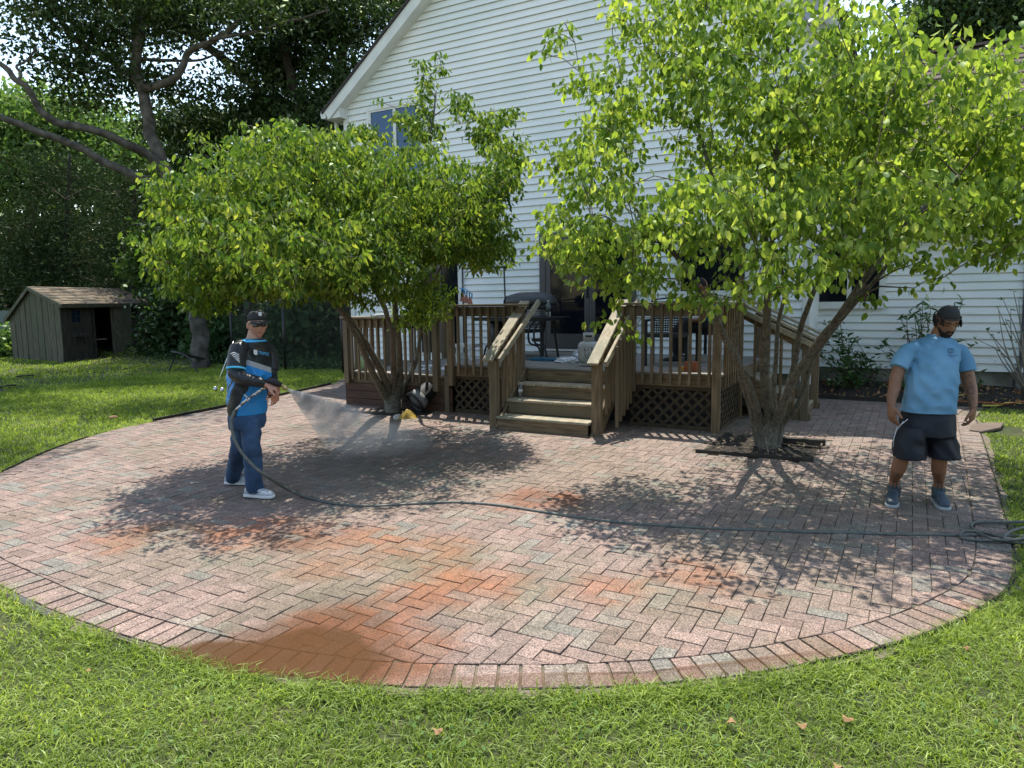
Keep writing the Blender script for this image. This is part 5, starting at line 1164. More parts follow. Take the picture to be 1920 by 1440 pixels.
# ---- chain link fence
fence = thing('chain_link_fence', 'dark chain link fence between the house corner and the woods', 'fence', (-14, 12.6, gz(12.6)))
fy = 12.55; FX0, FX1 = -15.4, -10.75; fz = gz(fy); FHt = 1.75
for x in (FX1, -11.6, -13.5, -15.4): MB().tube([(x, fy, fz-.1), (x, fy, fz+FHt+.06)], .032, 8).build('fence_post', 'black_metal', fence)
MB().tube([(FX0, fy, fz+FHt), (FX1, fy, fz+FHt)], .02, 6).build('top_rail', 'black_metal', fence)
m_ = MB(); st = .085
k = int((FX1-FX0+FHt)/st)
for s_ in (1, -1):
    for i in range(k):
        a = FX0-FHt+i*st if s_ == 1 else FX0+i*st; lo, hi = 0.0, 1.0; dx = s_*FHt
        for bound, sign in ((FX0, 1), (FX1, -1)):
            if dx*sign > 0: lo = max(lo, (bound-a)/dx)
            else: hi = min(hi, (bound-a)/dx)
        if hi-lo < .03: continue
        m_.beam((a+dx*lo, fy+.004*s_, fz+FHt*lo), (a+dx*hi, fy+.004*s_, fz+FHt*hi), .0022, .0022)
m_.build('chain_mesh', 'fence_wire', fence, kind='stuff')

mass('distant_woods', [(0, 0, 1, 1, 1, 1)], 10, .5, 'leaf_dark', 'x') if False else None
B = Blobs([(960, 720, 1, 10, 10, .1)]); B.c = np.array([(x, y, 2.5) for x, y in [(-26, -20), (-16, -27), (-6, -30), (4, -30), (14, -27), (23, -20), (30, -8), (-36, -9)]]); B.r = np.array([(7, 3, 4.5)]*8); B.p = np.ones(8)/8
cc, q = B.sample(1500, .7); k = np.repeat(np.arange(len(cc)), 10); c = cc[k]+RNG.normal(size=(len(k), 3))*.8
v, f, a = quad_leaves(c, 1.0*RNG.uniform(.6, 1.4, len(k)), .6, RNG.beta(2, 2.5, len(k))); tag(npmesh('distant_woods', v, f, 'leaf_mid', None, (0, 0, 0), a, 'stuff'), 'trees round the far side of the yard mirrored in the door glass', 'woods')
# ================================================================== THINGS ABOUT THE PLACE
DKZ = ZU
# pressure-washer hose: from the gun behind the man's hip, across the patio, to a loose coil on the right
def gpt(px, py, h=.022): return at_g(px, py, h)
mand = 6.5
hp = [at_d(440, 771, 6.08), at_d(434, 790, 6.06), at_d(437, 815, 6.03), at_d(449, 842, 6.0), at_d(470, 868, 5.98), at_d(500, 893, 5.98), gpt(545, 920, .07), gpt(590, 936, .03)]
hp += [gpt(*p) for p in [(640, 946), (700, 949), (770, 945), (850, 942), (930, 947), (1010, 959), (1090, 971), (1180, 981), (1300, 989), (1420, 994), (1540, 998), (1660, 1001), (1760, 1003), (1850, 1004), (1925, 1006)]]
m_ = MB().tube(catmull(hp, 8), .0135, 8); o = m_.build('pressure_hose', 'hose_grey'); tag(o, 'grey pressure washer hose running from the man in the cap across the patio', 'hose')
def loop(pts): return catmull([gpt(x, y, h) for x, y, h in pts], 8)
m_ = MB()
m_.tube(loop([(1930, 1010, .03), (1870, 1014, .035), (1810, 1010, .03), (1800, 1002, .03), (1812, 996, .035), (1850, 999, .045), (1890, 1010, .05), (1915, 1010, .06), (1935, 1000, .06)]), .011, 8)
m_.tube(loop([(1930, 978, .05), (1880, 979, .04), (1835, 979, .03), (1822, 984, .03), (1826, 993, .035), (1845, 1004, .045), (1870, 1012, .05), (1905, 1012, .055), (1930, 1008, .05)]), .011, 8)
m_.tube(loop([(1945, 985, .04), (1915, 990, .05), (1892, 998, .06), (1884, 1008, .05), (1892, 1016, .03), (1925, 1018, .03)]), .011, 8)
tag(m_.build('hose_coil', 'hose_grey'), 'loosely coiled loops of grey hose on the right patio rim', 'hose')
# hoses and cord in the garden bed
def bedline(pts, r, mt, name, label, cat='hose'):
    P = [at_v(x, y, v) for x, y, v in pts]; P = [Vector((p.x, p.y, max(p.z, gz(p.y)+.03))) for p in P]
    tag(MB().tube(catmull(P, 6), r, 6).build(name, mt), label, cat)
bedline([(1516, 736, 12.6), (1545, 744, 12.5), (1600, 745, 12.5), (1660, 752, 12.45), (1700, 757, 12.4)], .008, 'hose_orange', 'extension_cord', 'orange cord lying along the mulched bed left of the man in blue', 'cord')
bedline([(1510, 742, 12.5), (1560, 747, 12.45), (1620, 747, 12.4), (1690, 752, 12.4)], .007, 'hose_orange', 'extension_cord', 'second thinner orange cord beside the first in the mulched bed', 'cord')
bedline([(1788, 744, 12.6), (1820, 738, 12.7), (1850, 741, 12.7), (1870, 747, 12.6), (1925, 754, 12.5)], .013, 'hose_yellow', 'garden_hose', 'upper yellow garden hose arching over the right bed')
bedline([(1788, 761, 12.3), (1830, 764, 12.2), (1872, 760, 12.3), (1890, 755, 12.4), (1925, 758, 12.4)], .013, 'hose_yellow', 'garden_hose', 'lower yellow garden hose in the bed beside the man in blue')
bedline([(1788, 752, 12.4), (1840, 754, 12.35), (1880, 757, 12.3), (1925, 752, 12.4)], .009, 'hose_orange', 'extension_cord', 'reddish cord between the two yellow hoses in the right bed', 'cord')
# ---- on the deck
# dark framed glass table with the grill on it
tz = at_v(1000, 594, 10.3).z; ta = at_v(905, 594, 10.3); tb = at_v(1049, 594, 10.3)
table = thing('patio_table', 'dark metal patio table with curved legs on the upper deck', 'table', ((ta.x+tb.x)/2, 10.3, ZU))
o = MB().box((ta.x, 9.95, tz-.02), (tb.x, 10.75, tz)).build('table_top', 'black_metal', table); bevel(o, .01, 2)
MB().box((ta.x+.03, 9.98, tz-.06), (tb.x-.1, 10.72, tz-.022)).build('apron', 'black_metal', table)
for xs_, sg in ((tb.x-.30, 1), (tb.x-.20, 1), (ta.x+.55, -1), (ta.x+.3, -1)):
    for yy in ((10.02,) if True else ()):
        MB().tube(catmull([(xs_+sg*.04, yy, tz-.03), (xs_-sg*.10, yy, tz-.18), (xs_-sg*.10, yy, tz-.40), (xs_+sg*.06, yy, ZU+.2), (xs_+sg*.12, yy, ZU+.005)], 6), .017, 7).build('leg', 'black_metal', table)
MB().beam((tb.x-.35, 10.02, tz-.36), (tb.x-.2, 10.02, tz-.36), .02, .05).build('stretcher', 'black_metal', table)
MB().beam((ta.x+.4, 10.66, tz-.03), (ta.x+.5, 10.66, ZU), .03, .03).beam((tb.x-.3, 10.66, tz-.03), (tb.x-.2, 10.66, ZU), .03, .03).build('leg', 'black_metal', table)
g0, g1 = at_v(955, 571, 10.3), at_v(1036, 571, 10.3); gzb = g0.z
grill = thing('grill', 'portable grey gas grill with closed rounded lid on the dark patio table', 'grill', ((g0.x+g1.x)/2, 10.3, tz))
def gring(x, s): return [Vector((x, 10.32+math.cos(a)*.25*s*(1 if True else 1), gzb-.0+max(0, math.sin(a))**.7*.20*s)) for a in [math.pi*i/12 for i in range(13)]]
xs_ = [g0.x, g0.x+.05, g0.x+.22, g1.x-.22, g1.x-.08, g1.x]; sc_ = [.72, .84, 1, 1, .86, .62]
o = MB().loft([gring(x, s) for x, s in zip(xs_, sc_)]).build('lid', 'grill_paint', grill)
MB().loft([[Vector((g0.x-.012, 10.32+math.cos(a)*.20, gzb+max(0, math.sin(a))**.7*.15)) for a in [math.pi*i/12 for i in range(13)]], [Vector((g0.x+.0, 10.32+math.cos(a)*.20, gzb+max(0, math.sin(a))**.7*.15)) for a in [math.pi*i/12 for i in range(13)]]]).build('end_panel', 'grill_black', grill)
o = MB().box((g0.x+.05, 10.1, gzb-.085), (g1.x-.0, 10.54, gzb-.002)).build('firebox', 'grill_black', grill); bevel(o, .03, 3)
MB().beam((g0.x+.3, 10.3, gzb-.08), (g0.x+.25, 10.3, tz), .03, .05).beam((g1.x-.1, 10.3, gzb-.08), (g1.x-.05, 10.3, tz), .03, .05).build('foot', 'grill_black', grill)
bp_ = at_v(1036, 593, 10.25)
def bottle(c, H, r, name, label, m_b='clear_plastic', lab='white_plastic'):
    t = thing(name, label, 'bottle', tuple(c)); MB().lathe(c, [(r*.9, 0), (r, .01), (r, H*.55), (r*.96, H*.6), (r, H*.66), (r*.55, H*.85), (r*.38, H*.88), (r*.38, H*.95)], 14).build('bottle_body', m_b, t)
    MB().lathe(c+Vector((0, 0, H*.93)), [(r*.42, 0), (r*.42, H*.07)], 12).build('cap', 'white_plastic', t); MB().lathe(c, [(r*1.02, H*.32), (r*1.02, H*.55)], 14).build('bottle_label', lab, t); return t
bottle(Vector((bp_.x, 10.1, tz+.001)), .26, .036, 'spray_bottle', 'clear bottle with dark label standing on the table beside the grill', 'clear_plastic', 'print_dark')
bq = at_v(968, 744, 8.45); bottle(Vector((-4.63, 8.47, gz8+rise*2+.002)), .20, .031, 'water_bottle', 'half empty water bottle on the left end of the second step')
# propane tank
tp = at_z(1104, 686, ZU); tp = Vector((tp.x, tp.y, ZU+.002)); tank = thing('propane_tank', 'whitish propane tank with collar at the top of the front steps', 'gas tank', tuple(tp)); q = .155
MB().lathe(tp, [(.10, .0), (.105, .035), (.10, .036), (.125, .05), (q*.97, .085), (q, .12), (q, .27), (q*.96, .305), (q*.8, .335), (.06, .36), (.01, .365)], 28).build('tank_body', 'tank_paint', tank)
nv = (EYE-tp); nv.z = 0; nv.normalize(); sv = Vector((-nv.y, nv.x, 0))
m_ = MB(); R_ = []
for k_, z in ((0, .33), (1, .46)):
    pass
for an0 in (0, math.pi):
    rg = []
    for i in range(15):
        a = an0+rad(-62)+rad(124)*i/14; d_ = nv*math.cos(a)+sv*math.sin(a); c1_ = tp+d_*.092; c2_ = tp+d_*.082
        rg.append([c1_+Vector((0, 0, .335)), c1_+Vector((0, 0, .47)), c2_+Vector((0, 0, .47)), c2_+Vector((0, 0, .335))])
    m_.loft(rg)
m_.build('collar', 'tank_paint', tank)
MB().lathe(tp+Vector((0, 0, .36)), [(.022, 0), (.022, .05), (.034, .052), (.034, .075), (.01, .078)], 12).build('valve', 'brass', tank)
MB().obox(tp+nv*.0935+Vector((0, 0, .425)), sv*.045, nv*.002, Vector((0, 0, .014))).build('collar_slot', 'print_dark', tank)
for i, ch in enumerate('LIF'): 
    c_ = tp+nv*.16; a = rad(-20+18*i); d_ = nv*math.cos(a)-sv*-math.sin(a); 
    text_obj('tank_lettering', ch, 'print_dark', tank, tp+d_*.1565+Vector((0, 0, .245)), sv*math.cos(a)-nv*math.sin(a), (0, 0, 1), .07)
m_ = MB(); cc_ = tp+nv*.158+Vector((0, 0, .14))
for a_ in (-.05, 0, .05): m_.tube([cc_+sv*a_*.3+Vector((0, 0, -.03)), cc_+sv*a_+Vector((0, 0, .02)), cc_+sv*a_*1.3+Vector((0, 0, .05))], .0035, 5)
m_.build('tank_emblem', 'print_dark', tank)
# white plastic bags and dark cloth on the top step edge
def lump(name, c, r, mt, label, cat, seed=0, flat=.5, amp=.35):
    bm = bmesh.new(); bmesh.ops.create_icosphere(bm, subdivisions=4, radius=1)
    for v in bm.verts:
        n = noise.noise(v.co*2.2+Vector((seed, 0, 0)))*amp+noise.noise(v.co*6+Vector((0, seed, 0)))*amp*.35; q_ = v.co*(1+n); z = q_.z
        v.co = Vector((q_.x*r[0], q_.y*r[1], max(z, -.3)*r[2]+.3*r[2]))
    me = bpy.data.meshes.new(name); bm.to_mesh(me); bm.free(); me.materials.append(M[mt]); me.polygons.foreach_set('use_smooth', [True]*len(me.polygons))
    o = link(name, me, None, Vector(c)); return tag(o, label, cat)
p = at_z(1062, 680, ZU); lump('plastic_bag', p, (.19, .12, .07), 'foil', 'crumpled silvery plastic bag on the deck beside the propane tank', 'bag', 3)
p = at_z(1085, 672, ZU); lump('plastic_bag', p, (.12, .10, .10), 'foil', 'upright crumpled bag touching the propane tank', 'bag', 9)
p = at_z(1022, 676, ZU); lump('folded_cloth', p, (.30, .14, .035), 'teal_cloth', 'dark blue cloth lying on the deck behind the top step', 'cloth', 5)
# black pipe frame and blue hanger with pegs
q0, q1 = at_v(949, 568, 10.9), at_v(945, 501, 10.9); q2 = at_v(880, 501, 10.9)
fr = thing('umbrella_frame', 'thin black pipe frame rising above the upper deck railing', 'frame', (q0.x, 10.9, ZU))
MB().tube([(q0.x, 10.9, ZU), (q1.x, 10.9, q1.z)], .015, 7).build('upright', 'black_metal', fr); MB().tube([(q2.x-.15, 10.9, ZU), (q2.x-.15, 10.9, q1.z)], .015, 7).build('upright', 'black_metal', fr)
MB().tube([(q1.x+.03, 10.9, q1.z), (q2.x-.15, 10.9, q1.z)], .015, 7).build('crossbar', 'black_metal', fr); MB().ell((q1.x, 10.9, q1.z), (.028, 0, 0), (0, .028, 0), (0, 0, .028)).build('knob', 'black_metal', fr)
h0, h1 = at_v(862, 540, 10.0), at_v(886, 552, 10.0); hg = thing('clothes_hanger', 'blue hanger with pegged pink cloths above the left end of the upper railing', 'hanger', tuple(h0))
m_ = MB().tube([h0, h0.lerp(h1, .5)+Vector((0, 0, .03)), h1], .008, 6); 
for t in (.15, .35, .55, .75, .95): c_ = h0.lerp(h1, t); m_.box((c_.x-.006, c_.y-.01, c_.z-.07), (c_.x+.006, c_.y+.01, c_.z))
m_.build('hanger_bar', 'blue_plastic', hg)
for t in (.2, .5, .8): c_ = h0.lerp(h1, t); MB().add([c_+Vector((-.02, 0, -.06)), c_+Vector((.02, 0, -.06)), c_+Vector((.045, .02, -.2)), c_+Vector((-.045, -.02, -.2)), c_+Vector((0, .03, -.13))], [(0, 1, 4), (1, 2, 4), (2, 3, 4), (3, 0, 4), (0, 1, 2, 3)]).build('cloth', 'pink_cloth', hg)
# towels / melon / blocks on the deck
lump('folded_towel', (-7.3, VF-.05, 1.592), (.20, .06, .035), 'grey_cloth', 'grey green cloth lying on the lower left rail cap', 'cloth', 2)
p = at_z(682, 694, ZL); o = MB().ell((p.x, p.y, ZL+.12), (.085, 0, 0), (0, .085, 0), (0, 0, .12), 16, 10).build('melon', 'melon'); tag(o, 'pale green melon behind the leftmost railing bars', 'melon')
p = Vector((-2.42, 9.05, ZU)); o = MB().box((p.x-.1, p.y-.05, ZU+.002), (p.x+.06, p.y+.05, ZU+.13)).build('brick_block', 'red_block'); bevel(o, .004); tag(o, 'brown block on the deck edge behind the right railing', 'block')
o = MB().box((p.x-.19, p.y-.03, ZU+.002), (p.x-.11, p.y+.03, ZU+.06)).build('yellow_box', 'toy_yellow'); bevel(o, .008, 2); tag(o, 'small yellow box beside the brown block', 'box')
o = MB().box((-3.0, 10.5, ZU+.002), (-2.3, 10.8, ZU+.06)).box((-2.9, 10.55, ZU+.061), (-2.6, 10.7, ZU+.10)).build('foil_tray', 'foil'); tag(o, 'shiny foil tray on the deck floor near the right rail', 'tray')
for i, (x, y) in enumerate(((-6.9, 9.4), (-6.65, 9.6), (-7.2, 9.9))): lump('plastic_bag', (x, y, ZL+.002), (.09+.03*i, .07, .035), 'foil', ['small pale scrap nearest the post on the lower deck', 'second pale scrap on the lower deck', 'widest pale bag on the lower deck floor'][i], 'scrap', 20+i)
o = MB().box((-7.15, 10.6, ZL+.30), (-6.75, 10.9, ZL+.36)).box((-7.12, 10.62, ZL), (-7.07, 10.67, ZL+.3)).box((-6.83, 10.62, ZL), (-6.78, 10.67, ZL+.3)).build('low_stool', 'white_plastic'); tag(o, 'low white stool in front of the dark lower deck door', 'stool')
# dark chair on the lower side of the upper deck, seen through the bars (left)
def wicker_chair(c, ang, label):
    t = thing('wicker_chair', label, 'chair', tuple(c), 'dark woven chairs on the deck'); Rz = Matrix.Rotation(ang, 3, 'Z'); c = Vector(c)
    def T(x, y, z): return c+Rz@Vector((x, y, z))
    def bx(name, x0, x1, y0, y1, z0, z1): A = [T(x, y, z) for z in (z0, z1) for x, y in ((x0, y0), (x1, y0), (x1, y1), (x0, y1))]; o = MB().add(A, [(0, 3, 2, 1), (4, 5, 6, 7), (0, 1, 5, 4), (1, 2, 6, 5), (2, 3, 7, 6), (3, 0, 4, 7)]).build(name, 'black_plastic', t); return o
    for x in (-.24, .24):
        for y in (-.24, .24): bx('leg', x-.02, x+.02, y-.02, y+.02, 0, .40)
        bx('armrest', x-.03, x+.03, -.26, .24, .62, .65); bx('arm_post', x-.018, x+.018, .2, .235, .40, .62)
    bx('seat', -.27, .27, -.26, .26, .40, .45); m_ = MB()
    for i in range(17): x = -.26+i*.0325; m_.beam(T(x, -.25-.0, .45), T(x, -.32, .90), .013, .008)
    for i in range(13): z = .48+i*.034; m_.beam(T(-.27, -.262-(z-.45)*.15, z), T(.27, -.262-(z-.45)*.15, z), .008, .020)
    m_.build('woven_back', 'black_plastic', t, kind='stuff'); m_ = MB().tube([T(-.27, -.25, .42), T(-.28, -.33, .92), T(0, -.34, .95), T(.28, -.33, .92), T(.27, -.25, .42)], .016, 6).build('back_frame', 'black_plastic', t); return t
wicker_chair((-3.02, 9.85, ZU), math.pi+.1, 'dark woven chair with its back to the right hand railing')
wicker_chair((-2.5, 10.7, ZU), math.pi*.5, 'dark woven chair under the seated person on the right of the deck')
wicker_chair((-5.75, 10.6, ZU), math.pi*.9, 'dark woven chair behind the left bars of the upper railing')
o = MB().tube([(-6.0, 10.2, ZU+.0), (-6.0, 10.2, ZU+.7)], .12, 12).build('bucket_stand', 'black_plastic'); tag(o, 'dark drum standing behind the post of the upper railing', 'drum')
# ---- pot and yellow bag by the left tree
pc = at_g(778, 777); pot = thing('plastic_pot', 'black plastic plant pot tipped towards the patio behind the yellow bag', 'pot', tuple(pc))
axp = Vector((-.25, -.62, -.45)).normalized(); ctr = pc+Vector((.02, .16, .26))
MB().lathe(ctr-axp*.20, [(.02, -.001), (.125, 0), (.165, .34), (.178, .342), (.178, .375), (.160, .376), (.15, .34), (.115, .03), (.01, .03)], 26, axp).build('pot_shell', 'black_plastic', pot)
MB().lathe(ctr-axp*.20, [(.154, .22), (.1685, .335)], 26, axp).build('pot_band', 'pot_band', pot)
bg_ = at_g(765, 786); bag = thing('soil_bag', 'slumped yellow and white plastic bag in front of the black pot', 'bag', tuple(bg_))
bm = bmesh.new(); bmesh.ops.create_grid(bm, x_segments=22, y_segments=16, size=1)
for v in bm.verts:
    x, y = v.co.x, v.co.y; h = max(0, 1-abs(x)**1.6)*max(0, 1-abs(y)**2)
    pk = .17*h*(1-.55*abs(x))+.025*noise.noise(Vector((x*4, y*4, 2)))*(h+.1)
    v.co = Vector((x*.16+.02*math.sin(y*3), y*.09, max(.004, pk*.85)))
rot = Matrix.Rotation(YAW, 3, 'Z')
for v in bm.verts: v.co = rot@v.co
me = bpy.data.meshes.new('bag_body'); bm.to_mesh(me); bm.free(); me.materials.append(M['bag_yellow']); me.polygons.foreach_set('use_smooth', [True]*len(me.polygons)); o = bpy.data.objects.new('bag_body', me); C.objects.link(o); o.parent = bag; ORG[o.name] = ORG[bag.name]
o = lump('bag_end', bg_+rot@Vector((-.15, 0, 0)), (.045, .08, .055), 'bag_white', None, None, 4); o.parent = bag; o.location = rot@Vector((-.15, 0, 0))
# chips and bits near the pot and on the mulch
m_ = MB()
for i in range(60):
    x = rs.uniform(-6.3, -5.2); y = rs.uniform(7.9, 8.6); s = rs.uniform(.008, .02); a = rs.uniform(0, 3); m_.obox((x, y, gz(y)+BRZ+.006), (s*math.cos(a), s*math.sin(a), 0), (-s*.5*math.sin(a), s*.5*math.cos(a), 0), (0, 0, .003))
for i in range(260):
    x = rs.uniform(PIT_R[0], PIT_R[1]); y = rs.uniform(PIT_R[2], PIT_R[3]); s = rs.uniform(.008, .028); a = rs.uniform(0, 3); m_.obox((x, y, gz(y)+.06+rs.uniform(0, .02)), (s*math.cos(a), s*math.sin(a), rs.uniform(-.01, .01)), (-s*.3*math.sin(a), s*.3*math.cos(a), 0), (0, 0, .002))
tag(m_.build('wood_chips', 'wood_chip', kind='stuff'), 'scattered pale wood chips on the mulch and bricks', 'wood chips')
# ---- left lawn: bent black frame, long wand poles
b0, b1, b2 = at_g(316, 698), at_g(372, 700), at_g(395, 688); tpz = .42
fr = thing('garden_hoop', 'low bent dark frame on the lawn before the big spreading tree', 'frame', tuple(b0))
m_ = MB(); m_.tube(catmull([b0, b0+Vector((.1, .1, .33)), b0+(b1-b0)*.25+Vector((0, 0, .50)), b0+(b1-b0)*.7+Vector((0, 0, .38)), b1+Vector((0, 0, .0))], 6), .022, 6); m_.build('hoop', 'black_plastic', fr)
MB().beam(b0+(b1-b0)*.2+Vector((0, 0, .52)), b2+Vector((0, 0, .16)), .16, .035).build('top_slat', 'black_plastic', fr)
for (xa, ya, xb, yb, lab) in ((404, 733, 438, 640, 'thin metal wand leaning outward behind the man in the cap'), (417, 735, 440, 650, 'second thin metal wand closer to the man in the cap')):
    a = at_g(xa, ya); dd_ = (a-EYE).dot(F); b = at_d(xb, yb, dd_+.25)
    o = MB().tube([a+Vector((0, 0, .02)), b], .011, 6).lathe(a, [(.045, 0), (.04, .05), (.015, .09)], 10).build('surface_wand', 'steel'); tag(o, lab, 'pole')
p = at_g(212, 784); lump('grass_clump', p, (.07, .06, .03), 'fallen_leaf', 'small brown clod on the left lawn', 'clod', 7)
for i, (x0_, y0_, x1_, y1_) in enumerate(((30, 706, 64, 704), (0, 726, 30, 722))):
    o = MB().tube([at_g(x0_, y0_, .03), at_g((x0_+x1_)/2, (y0_+y1_)/2-1, .05), at_g(x1_, y1_, .03)], .02, 6).build('fallen_stick', 'bark_dark'); tag(o, ['fallen stick on the left lawn before the shed', 'fallen stick on the lawn at the left edge'][i], 'stick')
# ---- shrubs along the wing wall
def leafy(name, label, base, tips, nper, L, wd, mt, stem_r=.012, bark='twig', seed=0, spread=.10, cat='shrub', group=None):
    base = Vector(base); r = thing(name, label, cat, tuple(base), group); rg = random.Random(seed); m_ = MB(); C_ = []; Dr = []
    for t in tips:
        t = Vector(t); mid = base.lerp(t, .5)+Vector((rg.uniform(-.1, .1), rg.uniform(-.08, .08), rg.uniform(0, .12))); P = catmull([base, mid, t], 5); m_.tube(P, [stem_r*(1-.07*i) for i in range(len(P))], 5)
        for _ in range(nper):
            q_ = rg.random()**.5; i = min(int(q_*10), 9); p_ = P[i].lerp(P[i+1], rg.random()) if q_ < .8 else t; C_.append(tuple(p_+Vector((rg.gauss(0, spread*.3), rg.gauss(0, spread*.3), rg.gauss(0, spread*.25))))); 
            v_ = Vector((rg.gauss(0, 1), rg.gauss(0, 1), rg.gauss(.1, .55))); Dr.append(tuple(v_.normalized()))
    m_.build('stems', bark, r); C_, Dr = np.array(C_), np.array(Dr)
    if len(C_): v, f, a = leaf_np(C_, Dr, L*RNG.uniform(.7, 1.25, len(C_)), wd, RNG.beta(2, 2, len(C_))); npmesh('leaves', v, f, mt, r, ORG[r.name], a, 'stuff')
    return r
def W_(px, py, v=12.85): p = at_v(px, py, v); return tuple(p)
b = W_(1605, 728); leafy('shrub', 'dark leafy shrub against the wing wall right of the side stairs', b, [W_(x, y, v) for x, y, v in [(1548, 640, 12.6), (1560, 612, 12.7), (1575, 600, 12.8), (1570, 660, 12.5), (1590, 640, 12.8), (1600, 680, 12.6), (1545, 690, 12.5), (1620, 670, 12.9), (1560, 720, 12.5), (1610, 712, 12.6), (1585, 690, 12.5), (1540, 665, 12.7), (1572, 625, 12.6)]], 42, .10, .34, 'leaf_rhodo', seed=2, spread=.22, group='shrubs in the bed along the wing wall')
b = W_(1640, 735); leafy('shrub', 'sparse dark shrub with crooked stems under the window wall', b, [W_(x, y, v) for x, y, v in [(1610, 665, 12.8), (1625, 690, 12.7), (1645, 690, 12.9), (1606, 640, 12.9), (1650, 720, 12.7)]], 20, .085, .36, 'leaf_rhodo', seed=3, spread=.18, group='shrubs in the bed along the wing wall')
b = W_(1722, 735); leafy('rhododendron', 'tall rhododendron with glossy leaf whorls behind the man in blue', b, [W_(x, y, v) for x, y, v in [(1700, 595, 12.9), (1712, 585, 12.8), (1725, 578, 12.9), (1738, 590, 12.8), (1690, 600, 12.8), (1720, 605, 12.7), (1745, 575, 12.9), (1700, 612, 12.8), (1660, 645, 12.9), (1652, 655, 12.8), (1676, 668, 12.8), (1795, 572, 12.9), (1805, 565, 12.9), (1730, 568, 12.9), (1790, 640, 12.8), (1815, 660, 12.8), (1830, 645, 12.9), (1815, 690, 12.7), (1830, 700, 12.7), (1650, 690, 12.8), (1840, 720, 12.7), (1715, 595, 12.6), (1735, 600, 12.6)]], 17, .12, .26, 'leaf_rhodo', seed=4, spread=.10, group='shrubs in the bed along the wing wall')
b = W_(1693, 742); leafy('shrub', 'small yellow green shrub low behind the arm of the man in blue', b, [W_(x, y, 12.6) for x, y in [(1680, 722), (1690, 712), (1700, 725), (1672, 735)]], 30, .04, .5, 'leaf_light', seed=5, spread=.10, group='shrubs in the bed along the wing wall')
b = W_(1925, 735); leafy('bare_shrub', 'nearly bare twiggy shrub reaching in from the right edge', b, [W_(x, y, v) for x, y, v in [(1880, 560, 12.8), (1870, 575, 12.8), (1900, 545, 12.8), (1850, 620, 12.8), (1830, 635, 12.8), (1865, 650, 12.8), (1895, 580, 12.8), (1885, 600, 12.7), (1910, 560, 12.7), (1872, 580, 12.6), (1860, 630, 12.7)]], 5, .07, .3, 'leaf_rhodo', stem_r=.013, bark='twig_pale', seed=6, spread=.06, group='shrubs in the bed along the wing wall')
# leaf litter and low plants in the bed
n = 2600; x = RNG.uniform(-1.3, 4.5, n); y = 12.35-np.maximum(0, x-.9)*.22+RNG.rand(n)*.85; z = gz(y)+.02+.16*np.clip((y-12.3)/.8, 0, 1)+.02*RNG.rand(n)
v, f, a = quad_leaves(np.stack([x, y, z], 1), .06*RNG.uniform(.5, 1.4, n), .5, RNG.beta(2, 4, n)); tag(npmesh('leaf_litter', v, f, 'fallen_leaf', None, (0, 0, 0), a, 'stuff'), 'dry leaf litter over the dark mulched bed', 'leaves')
# ---- water spray from the gun
noz = at_d(538, 729, 6.03)
def spray_mat(name, dens, sc):
    m = bpy.data.materials.new(name); m.use_nodes = True; n = m.node_tree.nodes; l = m.node_tree.links; n.remove(n['Principled BSDF']); pv = n.new('ShaderNodeVolumePrincipled')
    pv.inputs['Color'].default_value = (.95, .97, 1, 1); pv.inputs['Anisotropy'].default_value = .5
    g = n.new('ShaderNodeNewGeometry'); mp = n.new('ShaderNodeMapping'); mp.inputs['Scale'].default_value = sc; t = n.new('ShaderNodeTexNoise'); t.inputs['Scale'].default_value = 6; t.inputs['Detail'].default_value = 6
    l.new(g.outputs['Position'], mp.inputs[0]); l.new(mp.outputs[0], t.inputs['Vector']); r = n.new('ShaderNodeMapRange'); r.inputs[1].default_value = .40; r.inputs[2].default_value = .72; r.inputs[3].default_value = dens*.5; r.inputs[4].default_value = dens*1.7
    # the jet thins out with distance from the nozzle
    vm = n.new('ShaderNodeVectorMath'); vm.operation = 'DISTANCE'; vm.inputs[1].default_value = tuple(noz); l.new(g.outputs['Position'], vm.inputs[0])
    fr_ = n.new('ShaderNodeMapRange'); fr_.inputs[1].default_value = 0; fr_.inputs[2].default_value = 1.5; fr_.inputs[3].default_value = 7; fr_.inputs[4].default_value = .45; l.new(vm.outputs['Value'], fr_.inputs[0])
    mu = n.new('ShaderNodeMath'); mu.operation = 'MULTIPLY'; l.new(t.outputs['Fac'], r.inputs[0]); l.new(r.outputs[0], mu.inputs[0]); l.new(fr_.outputs[0], mu.inputs[1]); l.new(mu.outputs[0], pv.inputs['Density'])
    l.new(pv.outputs[0], n['Material Output'].inputs['Volume']); MATS[name] = m
spray_mat('spray_jet', 5, (1, 1, 1)); spray_mat('spray_mist', 1.5, (1, 1, 1))
def hull(name, pts, mt, label):
    bm = bmesh.new(); [bm.verts.new(tuple(p)) for p in pts]; r = bmesh.ops.convex_hull(bm, input=bm.verts); bmesh.ops.delete(bm, geom=[g for g in r['geom_interior'] if isinstance(g, bmesh.types.BMVert)], context='VERTS')
    bmesh.ops.recalc_face_normals(bm, faces=bm.faces); me = bpy.data.meshes.new(name); bm.to_mesh(me); bm.free(); me.materials.append(M[mt]); o = link(name, me, None, Vector((0, 0, 0))); o['kind'] = 'stuff'; return tag(o, label, 'spray')
pts = []
E1, E2 = gpt(640, 868, .05), gpt(775, 830, .05); mid = (E1+E2)/2
for k in range(12):
    a = 2*math.pi*k/12; c_ = mid+(E2-E1)*.5*math.cos(a)+Vector((.1, .25, 0))*math.sin(a)+Vector((0, 0, .06+.10*math.sin(a))); pts.append(c_)
    a_ = noz.lerp(mid, .5)+(E2-E1)*.22*math.cos(a)+Vector((.02, .1, .05))*math.sin(a)+Vector((0, 0, .10)); pts.append(a_)
